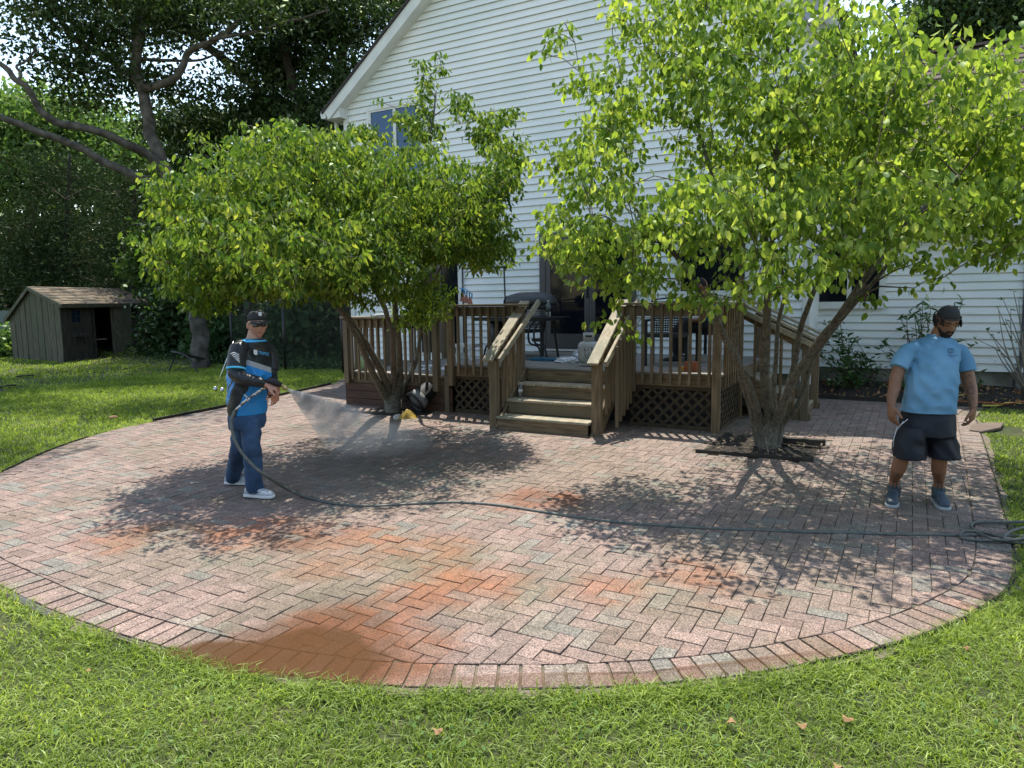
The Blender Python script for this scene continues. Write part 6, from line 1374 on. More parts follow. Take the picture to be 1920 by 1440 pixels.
pts += [noz, noz+Vector((0, 0, .012)), noz+Vector((.01, 0, -.012))]
hull('water_spray', pts, 'spray_jet', 'fan of white water spray from the pressure gun onto the bricks')
m_c = gpt(720, 845, .0); pts = []
for k in range(14):
    a = 2*math.pi*k/14
    for z, s in ((.03, .9), (.16, 1), (.30, .55)): pts.append(m_c+Vector((CR.x, CR.y, 0))*(.62*s*math.cos(a))+FH*(.55*s*math.sin(a))+Vector((0, 0, z)))
hull('mist', pts, 'spray_mist', 'thin mist hanging over the bricks where the spray lands')
n = 9000; t = RNG.rand(n)**.75; w = RNG.uniform(-1, 1, n); ez = RNG.rand(n)
N_, A_, B_ = np.array(noz), np.array(E1), np.array(E2); pos = N_[None]*(1-t)[:, None]+((A_+B_)/2)[None]*t[:, None]+np.outer(w*t*.5, (B_-A_))+np.outer(np.sin(t*math.pi)*.10+ez*.05*t, np.array([0, 0, 1]))+RNG.normal(size=(n, 3))*.02*t[:, None]
dr_ = ((A_+B_)/2-N_)[None]+np.outer(w*.5, (B_-A_)); dr_ /= np.linalg.norm(dr_, axis=1)[:, None]; L_ = RNG.uniform(.004, .022, n); sd_ = np.cross(dr_, [0, 0, 1.0]); up_ = np.cross(sd_, dr_); wq = .0017
v = np.stack([pos, pos+dr_*L_[:, None]*.5+sd_*wq, pos+dr_*L_[:, None]*.5-sd_*wq*.5+up_*wq, pos+dr_*L_[:, None]*.5-sd_*wq*.5-up_*wq, pos+dr_*L_[:, None]], 1).reshape(-1, 3); i = (np.arange(n)*5)[:, None, None]
f = (i+np.array([(0, 1, 2), (0, 2, 3), (0, 3, 1), (4, 2, 1), (4, 3, 2), (4, 1, 3)])[None]).reshape(-1, 3)
mat('droplet', (.85, .88, .9), rough=.2); tag(npmesh('water_droplets', v, f, 'droplet', None, (0, 0, 0), None, 'stuff'), 'flying water droplets in the spray fan', 'water')
# ================================================================== PEOPLE
def head_local(th, ph, off=0.0):
    c = math.cos(ph); x = .076*c*math.sin(th); y = .097*c*math.cos(th); z = .120*math.sin(ph)
    nrm = Vector((x/.076**2, y/.097**2, z/.12**2)).normalized()
    if z < 0:
        t = (-z/.12); x *= 1-.30*t**1.6
        if y < 0: y *= 1-.30*t
        else: y *= 1+.06*t
    if y > 0:
        g = math.exp
        y *= .95
        y += .026*g(-(x/.0125)**2)*g(-((z+.026)/.015)**2)+.015*g(-(x/.010)**2)*g(-((z+.004)/.020)**2)
        y -= .010*g(-((abs(x)-.031)/.015)**2)*g(-((z-.006)/.012)**2)
        y += .006*g(-((z-.030)/.011)**2)*g(-(x/.05)**4)
        y += .007*g(-(x/.022)**2)*g(-((z+.061)/.009)**2)-.004*g(-(x/.03)**2)*g(-((z+.080)/.007)**2)
        y += .009*g(-(x/.026)**2)*g(-((z+.100)/.018)**2)
    return Vector((x, y, z))+nrm*off
class Head:
    def __init__(s, c, front, up, k=1.0):
        s.c = Vector(c); s.f = Vector(front).normalized(); s.s = s.f.cross(Vector(up)).normalized()*-1; s.s = Vector(up).cross(s.f).normalized(); s.u = s.f.cross(s.s).normalized(); s.k = k
    def w(s, p): return s.c+(s.s*p.x+s.f*p.y+s.u*p.z)*s.k
    def pt(s, th, ph, off=0): return s.w(head_local(th, ph, off))
    def shell(s, m_, off=0):
        R_ = []
        for i in range(37):
            ph = -math.pi/2+math.pi*i/36; ph = max(min(ph, 1.555), -1.555); R_.append([s.pt(2*math.pi*j/52, ph, off) for j in range(52)])
        m_.loft(R_)
    def ears(s, m_):
        for sg in (1, -1): m_.ell(s.w(Vector((sg*.078, -.008, -.005))), s.s*.012, s.f*.02+s.u*.004, s.u*.032)
    def patch(s, m_, th0, th1, lo, hi, off, nt=28, npp=8, inner=-.006):
        O = []; I = []
        for i in range(nt+1):
            th = th0+(th1-th0)*i/nt; a, b = (lo(th) if callable(lo) else lo), (hi(th) if callable(hi) else hi)
            ro, ri = [], []
            for j in range(npp+1):
                ph = a+(b-a)*j/npp; e = math.sin(math.pi*j/npp)**.5 if 0 < j < npp else 0; e *= min(1, 4*min(i, nt-i)/nt+.0)
                o_ = off(th, ph) if callable(off) else off; ro.append(s.pt(th, ph, inner+(o_-inner)*e)); ri.append(s.pt(th, ph, inner))
            O.append(ro+ri[::-1])
        m_.loft(O)
def ringv(c, sv, fv, a, b, n=26, e=2.3):
    R_ = []
    for j in range(n):
        t = 2*math.pi*j/n; ct, st = math.cos(t), math.sin(t)
        R_.append(Vector(c)+sv*(a*abs(ct)**(2/e)*(1 if ct >= 0 else -1))+fv*(b*abs(st)**(2/e)*(1 if st >= 0 else -1)))
    return R_
def hand(m_, wrist, d, pn, thumb, curl=.35, side=1, k=1.0, grip=None):
    """palm from the wrist along d, palm normal pn (fingers curl that way), thumb side vector"""
    wrist = Vector(wrist); d = Vector(d).normalized(); pn = Vector(pn); pn = (pn-d*pn.dot(d)).normalized(); th = d.cross(pn).normalized()
    if th.dot(Vector(thumb)) < 0: th = -th
    rg = lambda t, a, b: ringv(wrist+d*t*k, th, pn, a*k, b*k, 14, 2.4)
    m_.loft([rg(-.02, .027, .021), rg(.01, .030, .020), rg(.04, .040, .018), rg(.075, .043, .016), rg(.093, .040, .012)])
    for i, (o, L) in enumerate(((.033, .92), (.011, 1.0), (-.011, .95), (-.032, .76))):
        p = wrist+d*(.082*k)+th*o*k; q = d+th*(o*1.6); q.normalize(); pts = [p-q*.015*k]; a = curl*(1+.15*i)*.6; ax = q.cross(pn).normalized(); pts.append(p)
        for sgm, aa in ((.042, a), (.027, a*1.5), (.021, a*1.2)):
            q = Matrix.Rotation(aa, 3, ax)@q; p = p+q*sgm*L*k; pts.append(p)
        m_.tube(pts, [.0092*k, .0092*k, .0086*k, .0078*k, .0060*k], 8)
    p = wrist+d*.018*k+th*.024*k; q = (d*.75+th*.62+pn*.25).normalized(); pts = [p]
    for sgm, w_ in ((.042, .0), (.032, .35), (.026, .3)):
        q = (q+(d*.9+pn*.35-th*.3)*w_).normalized(); p = p+q*sgm*k; pts.append(p)
    m_.tube(pts, [.014*k, .012*k, .0102*k, .0075*k], 8)
def foot_loft(m_, heel, toe, W_=.048, H_=.07, base=0.0, hk=None):
    heel, toe = Vector(heel), Vector(toe); d = (toe-heel); L = d.length; d.normalize(); s_ = d.cross(Vector((0, 0, 1))).normalized(); up = Vector((0, 0, 1))
    R_ = []
    for t, w, h in ((-.01, .55, .5), (.03, .78, .82), (.18, .80, 1.0), (.38, .82, .98), (.6, .98, .74), (.8, 1.0, .56), (.93, .82, .46), (1.0, .5, .32)):
        hh = H_*h; R_.append(ringv(heel+d*L*t+up*(base+hh/2), s_, up, W_*w, hh/2, 18, 2.6))
    m_.loft(R_)
def sole_loft(m_, heel, toe, W_, h, grow=.004):
    heel, toe = Vector(heel), Vector(toe); d = (toe-heel); L = d.length; d.normalize(); s_ = d.cross(Vector((0, 0, 1))).normalized(); P = []
    prof = [(-.03, .0), (-.025, .45), (.0, .72), (.1, .84), (.35, .80), (.6, .98), (.8, 1.0), (.93, .84), (1.0, .55), (1.03, .0)]
    for t, w in prof: P.append(heel+d*L*t+s_*(W_*w+grow*(w > 0)))
    for t, w in prof[::-1][1:-1]: P.append(heel+d*L*t-s_*(W_*w+grow))
    m_.loft([[p for p in P], [p+Vector((0, 0, h)) for p in P]])
def wrinkle(m_, amp=.008, sc=(9, 9, 5), seed=0):
    for i, v in enumerate(m_.v):
        n = Vector((noise.noise(Vector((v.x*sc[0]+seed, v.y*sc[1], v.z*sc[2]))), noise.noise(Vector((v.x*sc[0], v.y*sc[1]+seed+5, v.z*sc[2]))), noise.noise(Vector((v.x*sc[0], v.y*sc[1], v.z*sc[2]+9+seed)))*.5)); m_.v[i] = v+n*amp
def dense(rings, k=6):
    cols = list(zip(*rings)); cc_ = [catmull(list(c), k) for c in cols]; return [list(r) for r in zip(*cc_)]
def cloth(m_, rings, amp=.010, seed=0, k=6, sc=1.0):
    """loft with folds: ridges running diagonally and gathering downwards"""
    R_ = dense(rings, k); N = len(R_)
    for i, rg in enumerate(R_):
        c = sum(rg, Vector())/len(rg)
        for j, p in enumerate(rg):
            o_ = (p-c); L = max(o_.length, 1e-4); q = Vector((p.x*5*sc+seed, p.y*5*sc, p.z*8*sc)); w1 = noise.noise(q+Vector((p.z*4, 0, 0)))
            r_ = 1-2*abs(noise.noise(Vector((p.x*9*sc+p.z*7*sc+seed, p.y*9*sc, p.z*3.5*sc+w1*.8)))); e = min(1, 3*min(i, N-1-i)/N+.35)
            rg[j] = p+o_/L*(amp*(r_-.55)*e+amp*.6*w1*e)
    m_.loft(R_)
def refine_tube(m_, pts, rr_, n=20, k=6):
    P = catmull(pts, k); N = len(P); R_ = []; 
    for i in range(N):
        t = i/(N-1)*(len(rr_)-1); a = int(min(t, len(rr_)-2)); R_.append(rr_[a]+(rr_[a+1]-rr_[a])*(t-a))
    a_ = len(m_.v); m_.tube(P, R_, n)
    if n >= 20:
        for i in range(a_, len(m_.v)):
            v = m_.v[i]; m_.v[i] = v+Vector((noise.noise(v*14), noise.noise(v*14+Vector((7, 0, 0))), 0))*.009+Vector((1, 1, 0))*.004*(1-2*abs(noise.noise(Vector((v.x*5, v.y*5, v.z*22)))))
UPV = Vector((0, 0, 1)); R0H = Vector((R0.x, R0.y, 0)).normalized()
# ------------------------------------------------ man in the light blue T-shirt (right)
DR = 5.68
def Q(px, py, dy=0.0): return at_d(px, py, DR+dy)
mg = at_g(1714, 962); manR = thing('person', 'bearded man in a light blue T-shirt and navy shorts looking down at the bricks', 'person', (mg.x, mg.y, gz(mg.y)), 'men working on the patio')
fv = Vector((-mg.x, -mg.y, 0)).normalized(); fv = (fv+R0H*.12).normalized(); sv = Vector((-fv.y, fv.x, 0)); KX = .83
gzr = gz(mg.y)+BRZ
hf = (fv*.90+sv*.32-UPV*.52).normalized(); hu = (UPV+hf*.2)
HR_ = Head(Q(1775, 601, -.06), hf, UPV, 1.06)
b = MB(); HR_.shell(b); HR_.ears(b)
b.tube([Q(1757, 640, .02), Q(1761, 628, .01), Q(1767, 612, -.02)], [.068, .062, .058], 18)
# trunk, arms, legs as one body
b.loft([ringv(Q(cx, cy, .0), sv, fv, a*KX*.94, d_*.93) for cx, cy, a, d_ in [(1756, 638, .06, .05), (1754, 650, .13, .075), (1750, 668, .17, .10), (1748, 700, .19, .12), (1744, 740, .195, .135), (1740, 775, .155, .11), (1738, 805, .14, .10)]])
b.tube([Q(1712, 662),  Q(1690, 675, -.01), Q(1679, 712, -.02), Q(1677, 728, -.03), Q(1672, 745, -.06), Q(1671, 759, -.08)], [.038, .050, .047, .045, .038, .028], 16)
b.tube([Q(1791, 664),  Q(1809, 678, -.01), Q(1816, 712, -.02), Q(1820, 728, -.03), Q(1823, 745, -.06), Q(1825, 764, -.08)], [.038, .050, .049, .047, .039, .028], 16)
hand(b, Q(1671, 760, -.08), -UPV+sv*.10-fv*-.05, (sv*.75-fv*.5), fv*.5+sv, .38, k=1.06)
hand(b, Q(1825, 765, -.08), -UPV-sv*.05, (-sv*.8-fv*.35), fv-sv*.4, .62, k=1.06)
gl = at_g(1676, 940); gr = at_g(1758, 940)
la = Vector((Q(1676, 915).x, Q(1676, 915).y, gzr+.17)); 
fl = at_g(1669, 953); frr = at_g(1759, 956)      # toes-ish ground points
HLx, HRx = at_g(1675, 944), at_g(1758, 947)
b.tube([Q(1712, 800), Q(1702, 835, -.01), Q(1690, 860, -.02), Q(1685, 878, .02), Vector((HLx.x, HLx.y, gzr+.20)), Vector((HLx.x, HLx.y, gzr+.08))], [.075, .068, .056, .055, .040, .040], 18)
b.tube([Q(1764, 800), Q(1765, 835, -.01), Q(1761, 862, -.02), Q(1760, 880, .02), Vector((HRx.x, HRx.y, gzr+.20)), Vector((HRx.x, HRx.y, gzr+.08))], [.075, .068, .056, .055, .040, .040], 18)
remesh(b.build('body', 'skin_tan', manR), .0048, 2)
# T-shirt
s = MB()
cloth(s, [ringv(Q(cx, cy, dy), sv, fv, a*KX, d_, 40) for cx, cy, dy, a, d_ in [(1757, 629, .03, .072, .060), (1756, 634, .02, .120, .080), (1753, 641, .01, .185, .098), (1751, 652, 0, .214, .115), (1750, 672, -.01, .222, .135), (1748, 695, -.02, .222, .152), (1746, 720, -.03, .222, .168), (1744, 745, -.03, .222, .170), (1741, 764, -.02, .226, .164), (1740, 772, -.02, .230, .160)]], .020, 3)
s.tube([Q(1720, 653, .0), Q(1703, 657, -.0), Q(1692, 672, -.01), Q(1684, 690, -.02)], [.060, .066, .068, .073], 22)
s.tube([Q(1784, 655, .0), Q(1799, 659, -.0), Q(1808, 676, -.01), Q(1812, 697, -.02)], [.060, .066, .068, .073], 22)
wrinkle(s, .009, (7, 7, 9), 2); o = remesh(s.build('t_shirt', 'tee_blue', manR), .0075, 3)
# stitched hems
m_ = MB(); rg = ringv(Q(1740, 770, -.02), sv, fv, .2335*KX, .1635, 40); m_.tube(rg+[rg[0]], .0035, 6); rg = ringv(Q(1757, 628, .028), sv, fv, .074, .066, 30); m_.tube([p-UPV*.0+fv*0 for p in rg]+[rg[0]], .007, 8); m_.build('hem', 'tee_blue', manR)
# chest print
lc = Q(1782, 659, -.20); 
def onfront(px, py, dy=-.17): return Q(px, py, dy)
m_ = MB(); rl_ = random.Random(8)
for yy, hh_, wd_ in ((666, .006, .085), (669.5, .0035, .062)):      # two lines of print too small to read
    x_ = -wd_/2
    while x_ < wd_/2:
        w_ = rl_.uniform(.002, .005); c_ = Q(1783, yy, -.154)+sv*x_; m_.obox(c_, sv*w_*.5, fv*.001, UPV*hh_*rl_.uniform(.35, .55)); x_ += w_+.0016
m_.build('chest_lettering', 'print_navy', manR)
m_ = MB(); c_ = Q(1783, 658, -.150)
m_.tube([c_+sv*x+UPV*z for x, z in ((-.016, .018), (.016, .018), (.017, -.004), (.011, -.017), (-.011, -.017), (-.017, -.004), (-.016, .018))], .0022, 5).tube([c_+sv*x+UPV*z for x, z in ((-.008, .010), (.006, .010), (.009, .0), (-.002, -.001), (.0, -.010), (.010, -.010))], .0024, 5); m_.build('chest_emblem', 'print_navy', manR)
# shorts
s = MB()
cloth(s, [ringv(Q(cx, cy, -.01), sv, fv, a*KX, d_, 36) for cx, cy, a, d_ in [(1740, 764, .212, .148), (1739, 785, .232, .158), (1738, 805, .240, .162), (1738, 815, .238, .160)]])
cloth(s, [ringv(Q(cx, cy, -.01), sv, fv, a*KX*1.02, d_, 30) for cx, cy, a, d_ in [(1711, 798, .125, .15), (1708, 820, .135, .145), (1706, 840, .138, .140), (1706, 858, .140, .136)]], .016, 4)
cloth(s, [ringv(Q(cx, cy, -.01), sv, fv, a*KX*1.02, d_, 30) for cx, cy, a, d_ in [(1764, 798, .125, .15), (1766, 820, .130, .145), (1768, 840, .136, .140), (1770, 858, .138, .136)]], .016, 8)
wrinkle(s, .012, (6, 6, 4), 7); remesh(s.build('shorts', 'shorts_navy', manR), .008, 3)
m_ = MB(); m_.tube([Q(1683, 800, -.08), Q(1676, 822, -.06), Q(1675, 838, -.05)], .0022, 5).tube([Q(1694, 790, -.14), Q(1682, 806, -.10)], .0025, 5).tube([Q(1702, 786, -.155), Q(1684, 801, -.12)], .0025, 5); m_.build('piping', 'print_white', manR)
# ankle boots
for (ax_, side_) in ((1669, -1), (1759, 1)):
    hp_ = HLx if side_ < 0 else HRx; heel = Vector((hp_.x, hp_.y, gzr))-fv*.085; toe = heel+(fv+sv*side_*.10).normalized()*.285
    m_ = MB(); foot_loft(m_, heel+UPV*.022, toe+UPV*.022, .048, .095); m_.tube([Vector((hp_.x, hp_.y, gzr+.05)), Vector((hp_.x, hp_.y, gzr+.10)), Vector((hp_.x, hp_.y, gzr+.14))], [.050, .050, .054], 20)
    remesh(m_.build('boot', 'boot_slate' if side_ < 0 else 'boot_slate', manR), .006, 2)
    m_ = MB(); sole_loft(m_, heel, toe, .048, .026, .006); bevel(m_.build('sole', 'sole_grey', manR), .006, 2)
    m_ = MB(); 
    for dx in (-.014, .014): c_ = Vector((hp_.x, hp_.y, gzr+.13))+fv*.050+sv*dx; m_.obox(c_+UPV*.035, sv*.004, fv*.002, UPV*.04)
    m_.build('pull_tab', 'print_dark', manR)
    if side_ > 0: m_ = MB(); m_.ell(heel+fv*.14+UPV*.085+sv*.0, sv*.040, fv*.10, UPV*.045); 
# head features
m_ = MB(); HR_.patch(m_, -rad(180), rad(180), lambda th: rad(24)-rad(16)*(1-math.cos(th))*.5, lambda th: rad(89.5), .009, 44, 14, -.004); m_.build('head_covering', 'cap_black', manR)
m_ = MB(); m_.tube([HR_.pt(th, rad(25)-rad(14)*(1-math.cos(th))*.5, .011) for th in [rad(-180+10*i) for i in range(37)]], .0045, 6); m_.build('cover_band', 'cap_black', manR)
rh = random.Random(4); m_ = MB()
for sg in (1, -1):
    for i in range(16):
        th = sg*rad(rh.uniform(72, 140)); p0 = HR_.pt(th, rad(rh.uniform(8, 16)), .010); L_ = rh.uniform(.03, .075)*(1.15 if sg > 0 else .8)
        m_.tube(catmull([p0, p0+HR_.s*sg*.010-UPV*L_*.45, p0+HR_.s*sg*rh.uniform(-.0, .012)-UPV*L_+HR_.f*rh.uniform(-.006, .012)], 3), .0055, 6)
for th_ in (-48, -56, -64, 60): p0 = HR_.pt(rad(th_), rad(20), .010); m_.tube([p0, p0-UPV*.025+HR_.f*.006, p0-UPV*.05+HR_.f*.003], .0045, 6)
m_.build('hair', 'hair_dark', manR)
def beard_hi(th): a = abs(th); return rad(-29)-rad(6)*math.exp(-(a/.35)**2) if a < .62 else rad(-29)+rad(34)*min(1, (a-.62)/.85)
m_ = MB(); HR_.patch(m_, -rad(88), rad(88), lambda th: rad(-88)+rad(50)*min(1, abs(th)/1.55)**2, beard_hi, lambda th, ph: .016+.012*max(0, -math.sin(ph)-.45)+.004*noise.noise(Vector((th*9, ph*9, 1))), 40, 12, -.008)
remesh(m_.build('beard', 'hair_dark', manR), .005, 1)
m_ = MB()
for sg in (1, -1): m_.tube([HR_.pt(sg*rad(6), rad(-19.5), .005), HR_.pt(sg*rad(16), rad(-22), .006), HR_.pt(sg*rad(24), rad(-30), .006)], [.005, .0055, .004], 6)
m_.build('moustache', 'hair_dark', manR)
m_ = MB(); m_.tube([HR_.pt(rad(a), rad(-30.5), .004) for a in (-15, -8, 0, 8, 15)], [.003, .0055, .006, .0055, .003], 8).tube([HR_.pt(rad(a), rad(-26.5), .003) for a in (-14, -7, 0, 7, 14)], [.002, .004, .0045, .004, .002], 8); m_.build('lips', 'lip_dark', manR)
m_ = MB()
for sg in (1, -1):
    m_.tube([HR_.pt(sg*rad(a), rad(14+b_), .005) for a, b_ in ((11, -.5), (20, 2), (30, 1.5), (38, -1.5))], [.0028, .0038, .0034, .002], 6)
    m_.tube([HR_.pt(sg*rad(a), rad(b_), .0025) for a, b_ in ((13, 1.0), (20, -.6), (27, -.4), (33, 1.5))], [.0012, .0024, .0024, .0012], 6)
m_.build('brows_and_lashes', 'hair_dark', manR)
m_ = MB(); # forearm tattoos
for pts in ([(1817, 716), (1822, 720), (1820, 728), (1815, 731), (1817, 737), (1825, 738), (1828, 733)], [(1822, 742), (1826, 748), (1822, 753), (1818, 750)], [(1815, 706), (1820, 703), (1823, 707)], [(1828, 722), (1824, 727), (1827, 730)]):
    m_.tube(catmull([Q(x-1, y, -.083-.0015*(y-705)*.9+abs(x-1820)*.0028) for x, y in pts], 4), .0022, 5)
m_.build('tattoo', 'tattoo', manR)
# ------------------------------------------------ man in the cap and racing-style jersey (left)
DL = 6.30
def Q2(px, py, dy=0.0): return at_d(px, py, DL+dy)
fg = at_g(472, 932); manL = thing('person', 'man in black cap, sunglasses and blue and black jersey spraying water from a pressure gun', 'person', (fg.x, fg.y, gz(fg.y)), 'men working on the patio')
gzl = gz(fg.y)+BRZ; fv = (-FH*.62+R0H*.78).normalized(); sv = Vector((-fv.y, fv.x, 0)); sv = sv if sv.dot(R0H) > 0 else -sv     # his left
hf = (-FH*.80+R0H*.58-UPV*.03).normalized(); HL_ = Head(Q2(482, 609, -.02), hf, UPV, 1.0)
b = MB(); HL_.shell(b); HL_.ears(b); b.tube([Q2(474, 648, .0), Q2(476, 636, .0), Q2(479, 620, .0)], [.075, .064, .058], 18)
TR_ = [(476, 636, .07, .06), (472, 650, .13, .08), (470, 665, .165, .105), (468, 690, .17, .13), (467, 720, .165, .13), (465, 750, .15, .12), (464, 775, .13, .10), (464, 792, .12, .10)]
b.loft([ringv(Q2(cx, cy), sv, fv, a, d_) for cx, cy, a, d_ in TR_])
rw = Q2(501, 722, -.30); lw = Q2(506, 727, -.12)
refine_tube(b, [Q2(449, 664, -.15), Q2(445, 680, -.18), Q2(441, 700, -.215), Q2(455, 710, -.245), Q2(478, 715, -.28), rw], [.055, .050, .044, .042, .036, .028], 16)
b.tube([Q2(499, 658, .14), Q2(508, 685, .16), Q2(505, 712, .10), lw], [.06, .055, .045, .028], 16)
hand(b, rw+(R0H*.004), R0H*.9+UPV*-.35, -UPV*.85-R0H*.3+FH*.3, -FH-UPV*.1+R0H*.3, 1.15, k=1.0)
hand(b, Q2(511, 727, -.20), R0H*.25-UPV*.95-FH*.1, FH*.6-R0H*.75, -FH*.6-R0H*.4, .5, k=.98)
an, af = at_g(475, 936), at_g(438, 911)
refine_tube(b, [Q2(468, 785, -.06), Q2(470, 810, -.065), Q2(472, 838, -.06), Vector((an.x, an.y, gzl+.10))], [.08, .07, .05, .04], 14); refine_tube(b, [Q2(455, 785, .07), Q2(452, 812, .10), Q2(448, 838, .14), Vector((af.x, af.y, gzl+.10))], [.08, .07, .05, .04], 14)
remesh(b.build('body', 'skin_light', manL), .0048, 2)
# jersey: blue body, black yoke and sleeves, grey chest band, dark side flashes
def jersey_mat():
    m, n, l, bs = nodes_of('jersey'); g = n.new('ShaderNodeNewGeometry'); c0_ = Q2(468, 690)
    def dotn(v, off=0.0):
        s_ = n.new('ShaderNodeVectorMath'); s_.operation = 'SUBTRACT'; s_.inputs[1].default_value = tuple(c0_); l.new(g.outputs['Position'], s_.inputs[0]); d_ = n.new('ShaderNodeVectorMath'); d_.operation = 'DOT_PRODUCT'; d_.inputs[1].default_value = tuple(v); l.new(s_.outputs[0], d_.inputs[0]); return d_.outputs['Value']
    def ma(op, a, b_):
        q = n.new('ShaderNodeMath'); q.operation = op
        for i, x in enumerate((a, b_)):
            if hasattr(x, 'links') or not isinstance(x, (int, float)): l.new(x, q.inputs[i])
            else: q.inputs[i].default_value = x
        return q.outputs[0]
    z = dotn((0, 0, 1)); s_ = dotn(tuple(sv)); f_ = dotn(tuple(fv))
    # chest line falls towards his left side
    zz = ma('ADD', z, ma('MULTIPLY', s_, .38))
    zz = ma('ADD', zz, ma('MULTIPLY', f_, .10))
    def step(x, t): return ma('GREATER_THAN', x, t)
    def mix(fac, a, b_):
        q = n.new('ShaderNodeMixRGB'); l.new(fac, q.inputs[0])
        for i, x in ((1, a), (2, b_)):
            if isinstance(x, tuple): q.inputs[i].default_value = rgba(x)
            else: l.new(x, q.inputs[i])
        return q.outputs[0]
    BL_, BK, GR, CY = (.010, .22, .56), (.010, .010, .012), (.34, .34, .35), (.08, .45, .80)
    col = mix(step(zz, .015), BL_, GR); col = mix(step(zz, .062), col, BK)
    # collar blue
    col = mix(step(z, .232), col, CY)
    # dark flash low at the side
    fl_ = ma('MULTIPLY', step(ma('ADD', ma('MULTIPLY', f_, 1.0), ma('MULTIPLY', z, -.55)), .135), ma('LESS_THAN', ma('ADD', f_, ma('MULTIPLY', z, -.25)), .185)); fl_ = ma('MULTIPLY', fl_, ma('LESS_THAN', z, -.10))
    col = mix(fl_, col, BK)
    fl2 = ma('MULTIPLY', ma('LESS_THAN', ma('ABSOLUTE', ma('ADD', ma('ADD', f_, ma('MULTIPLY', z, -.9)), -.13), 0), .014), ma('LESS_THAN', z, -.07)); col = mix(fl2, col, BK)
    l.new(col, bs.inputs['Base Color']); setp(bs, Roughness=.42, Specular_IOR_Level=.4)
    t = n.new('ShaderNodeTexNoise'); t.inputs['Scale'].default_value = 9; l.new(g.outputs['Position'], t.inputs['Vector']); bp = n.new('ShaderNodeBump'); bp.inputs['Strength'].default_value = .6; bp.inputs['Distance'].default_value = .02; l.new(t.outputs['Fac'], bp.inputs['Height']); l.new(bp.outputs[0], bs.inputs['Normal'])
jersey_mat()
s = MB()
cloth(s, [ringv(Q2(cx, cy), sv, fv, a, d_, 40) for cx, cy, a, d_ in [(476, 634, .075, .068), (474, 639, .12, .082), (472, 645, .165, .10), (470, 656, .188, .122), (469, 675, .186, .138), (469, 700, .184, .156), (468, 722, .182, .160), (465, 745, .176, .146), (464, 760, .170, .136), (464, 776, .168, .132)]], .018, 5)
wrinkle(s, .010, (8, 8, 7), 4); remesh(s.build('jersey', 'jersey', manL), .0075, 3)
s = MB(); s.tube([Q2(456, 650, -.10), Q2(448, 655, -.15), Q2(444, 672, -.18), Q2(443, 692, -.20)], [.070, .078, .078, .082], 22); wrinkle(s, .009, (9, 9, 9), 6); remesh(s.build('sleeve', 'jersey_black', manL), .0075, 3)
s = MB(); s.tube([Q2(492, 652, .08), Q2(500, 658, .14), Q2(507, 675, .16), Q2(507, 695, .14)], [.070, .075, .075, .078], 22); remesh(s.build('sleeve', 'jersey_black', manL), .0075, 3)
m_ = MB(); c_ = Q2(443, 692, -.20); t_ = (Q2(443, 692, -.20)-Q2(444, 672, -.18)).normalized(); m_.lathe(c_, [(.0835, -.008), (.0845, 0), (.0835, .008), (.078, .008)], 26, t_); m_.build('sleeve_trim', 'jersey_cyan', manL)
s = MB(); refine_tube(s, [Q2(443, 685, -.20), Q2(441, 700, -.215), Q2(455, 710, -.245), Q2(478, 715, -.28), Q2(498, 721, -.30)], [.058, .064, .058, .050, .037]); wrinkle(s, .007, (14, 14, 14), 8); remesh(s.build('undersleeve', 'jersey_black', manL), .006, 2)
s = MB(); refine_tube(s, [Q2(507, 690, .14), Q2(508, 708, .10), Q2(505, 722, -.06)], [.055, .052, .036]); remesh(s.build('undersleeve', 'jersey_black', manL), .006, 2)
# lettering, shield and sleeve print
nrm = (fv*.75-R0H*0+(-FH)*.45).normalized(); rt = UPV.cross(nrm).normalized(); rt = rt if rt.dot(R0H) > 0 else -rt
def surf(px, py, lift=.006):   # point on the jersey front seen at this pixel
    o_ = EYE; r_ = ray(px, py); best = None
    rings = [(474, 639, .12, .082), (472, 645, .165, .10), (470, 656, .188, .122), (469, 675, .186, .138), (469, 700, .184, .156), (468, 722, .182, .160)]
    for k in range(240):
        d_ = DL-.30+k*.0015; p = EYE+r_*d_
        c = Q2(469, py); ys = [q[1] for q in rings]; import bisect
        i = max(0, min(len(rings)-2, bisect.bisect(ys, py)-1)); t = (py-ys[i])/(ys[i+1]-ys[i]); a_ = rings[i][2]+(rings[i+1][2]-rings[i][2])*t; b_ = rings[i][3]+(rings[i+1][3]-rings[i][3])*t
        cx = rings[i][0]+(rings[i+1][0]-rings[i][0])*t; q = p-Q2(cx, py); x, y = q.dot(sv)/a_, q.dot(fv)/b_
        if abs(x)**2.3+abs(y)**2.3 <= 1.06: return EYE+r_*(d_-lift)
    return Q2(px, py, -.15)
p1, p2 = surf(486, 662, .010), surf(499, 664, .010); rt2 = (p2-p1).normalized()
text_obj('jersey_lettering', 'TRIPLE', 'print_blue', manL, surf(493.5, 663, .010), rt2, UPV, .040, .004)
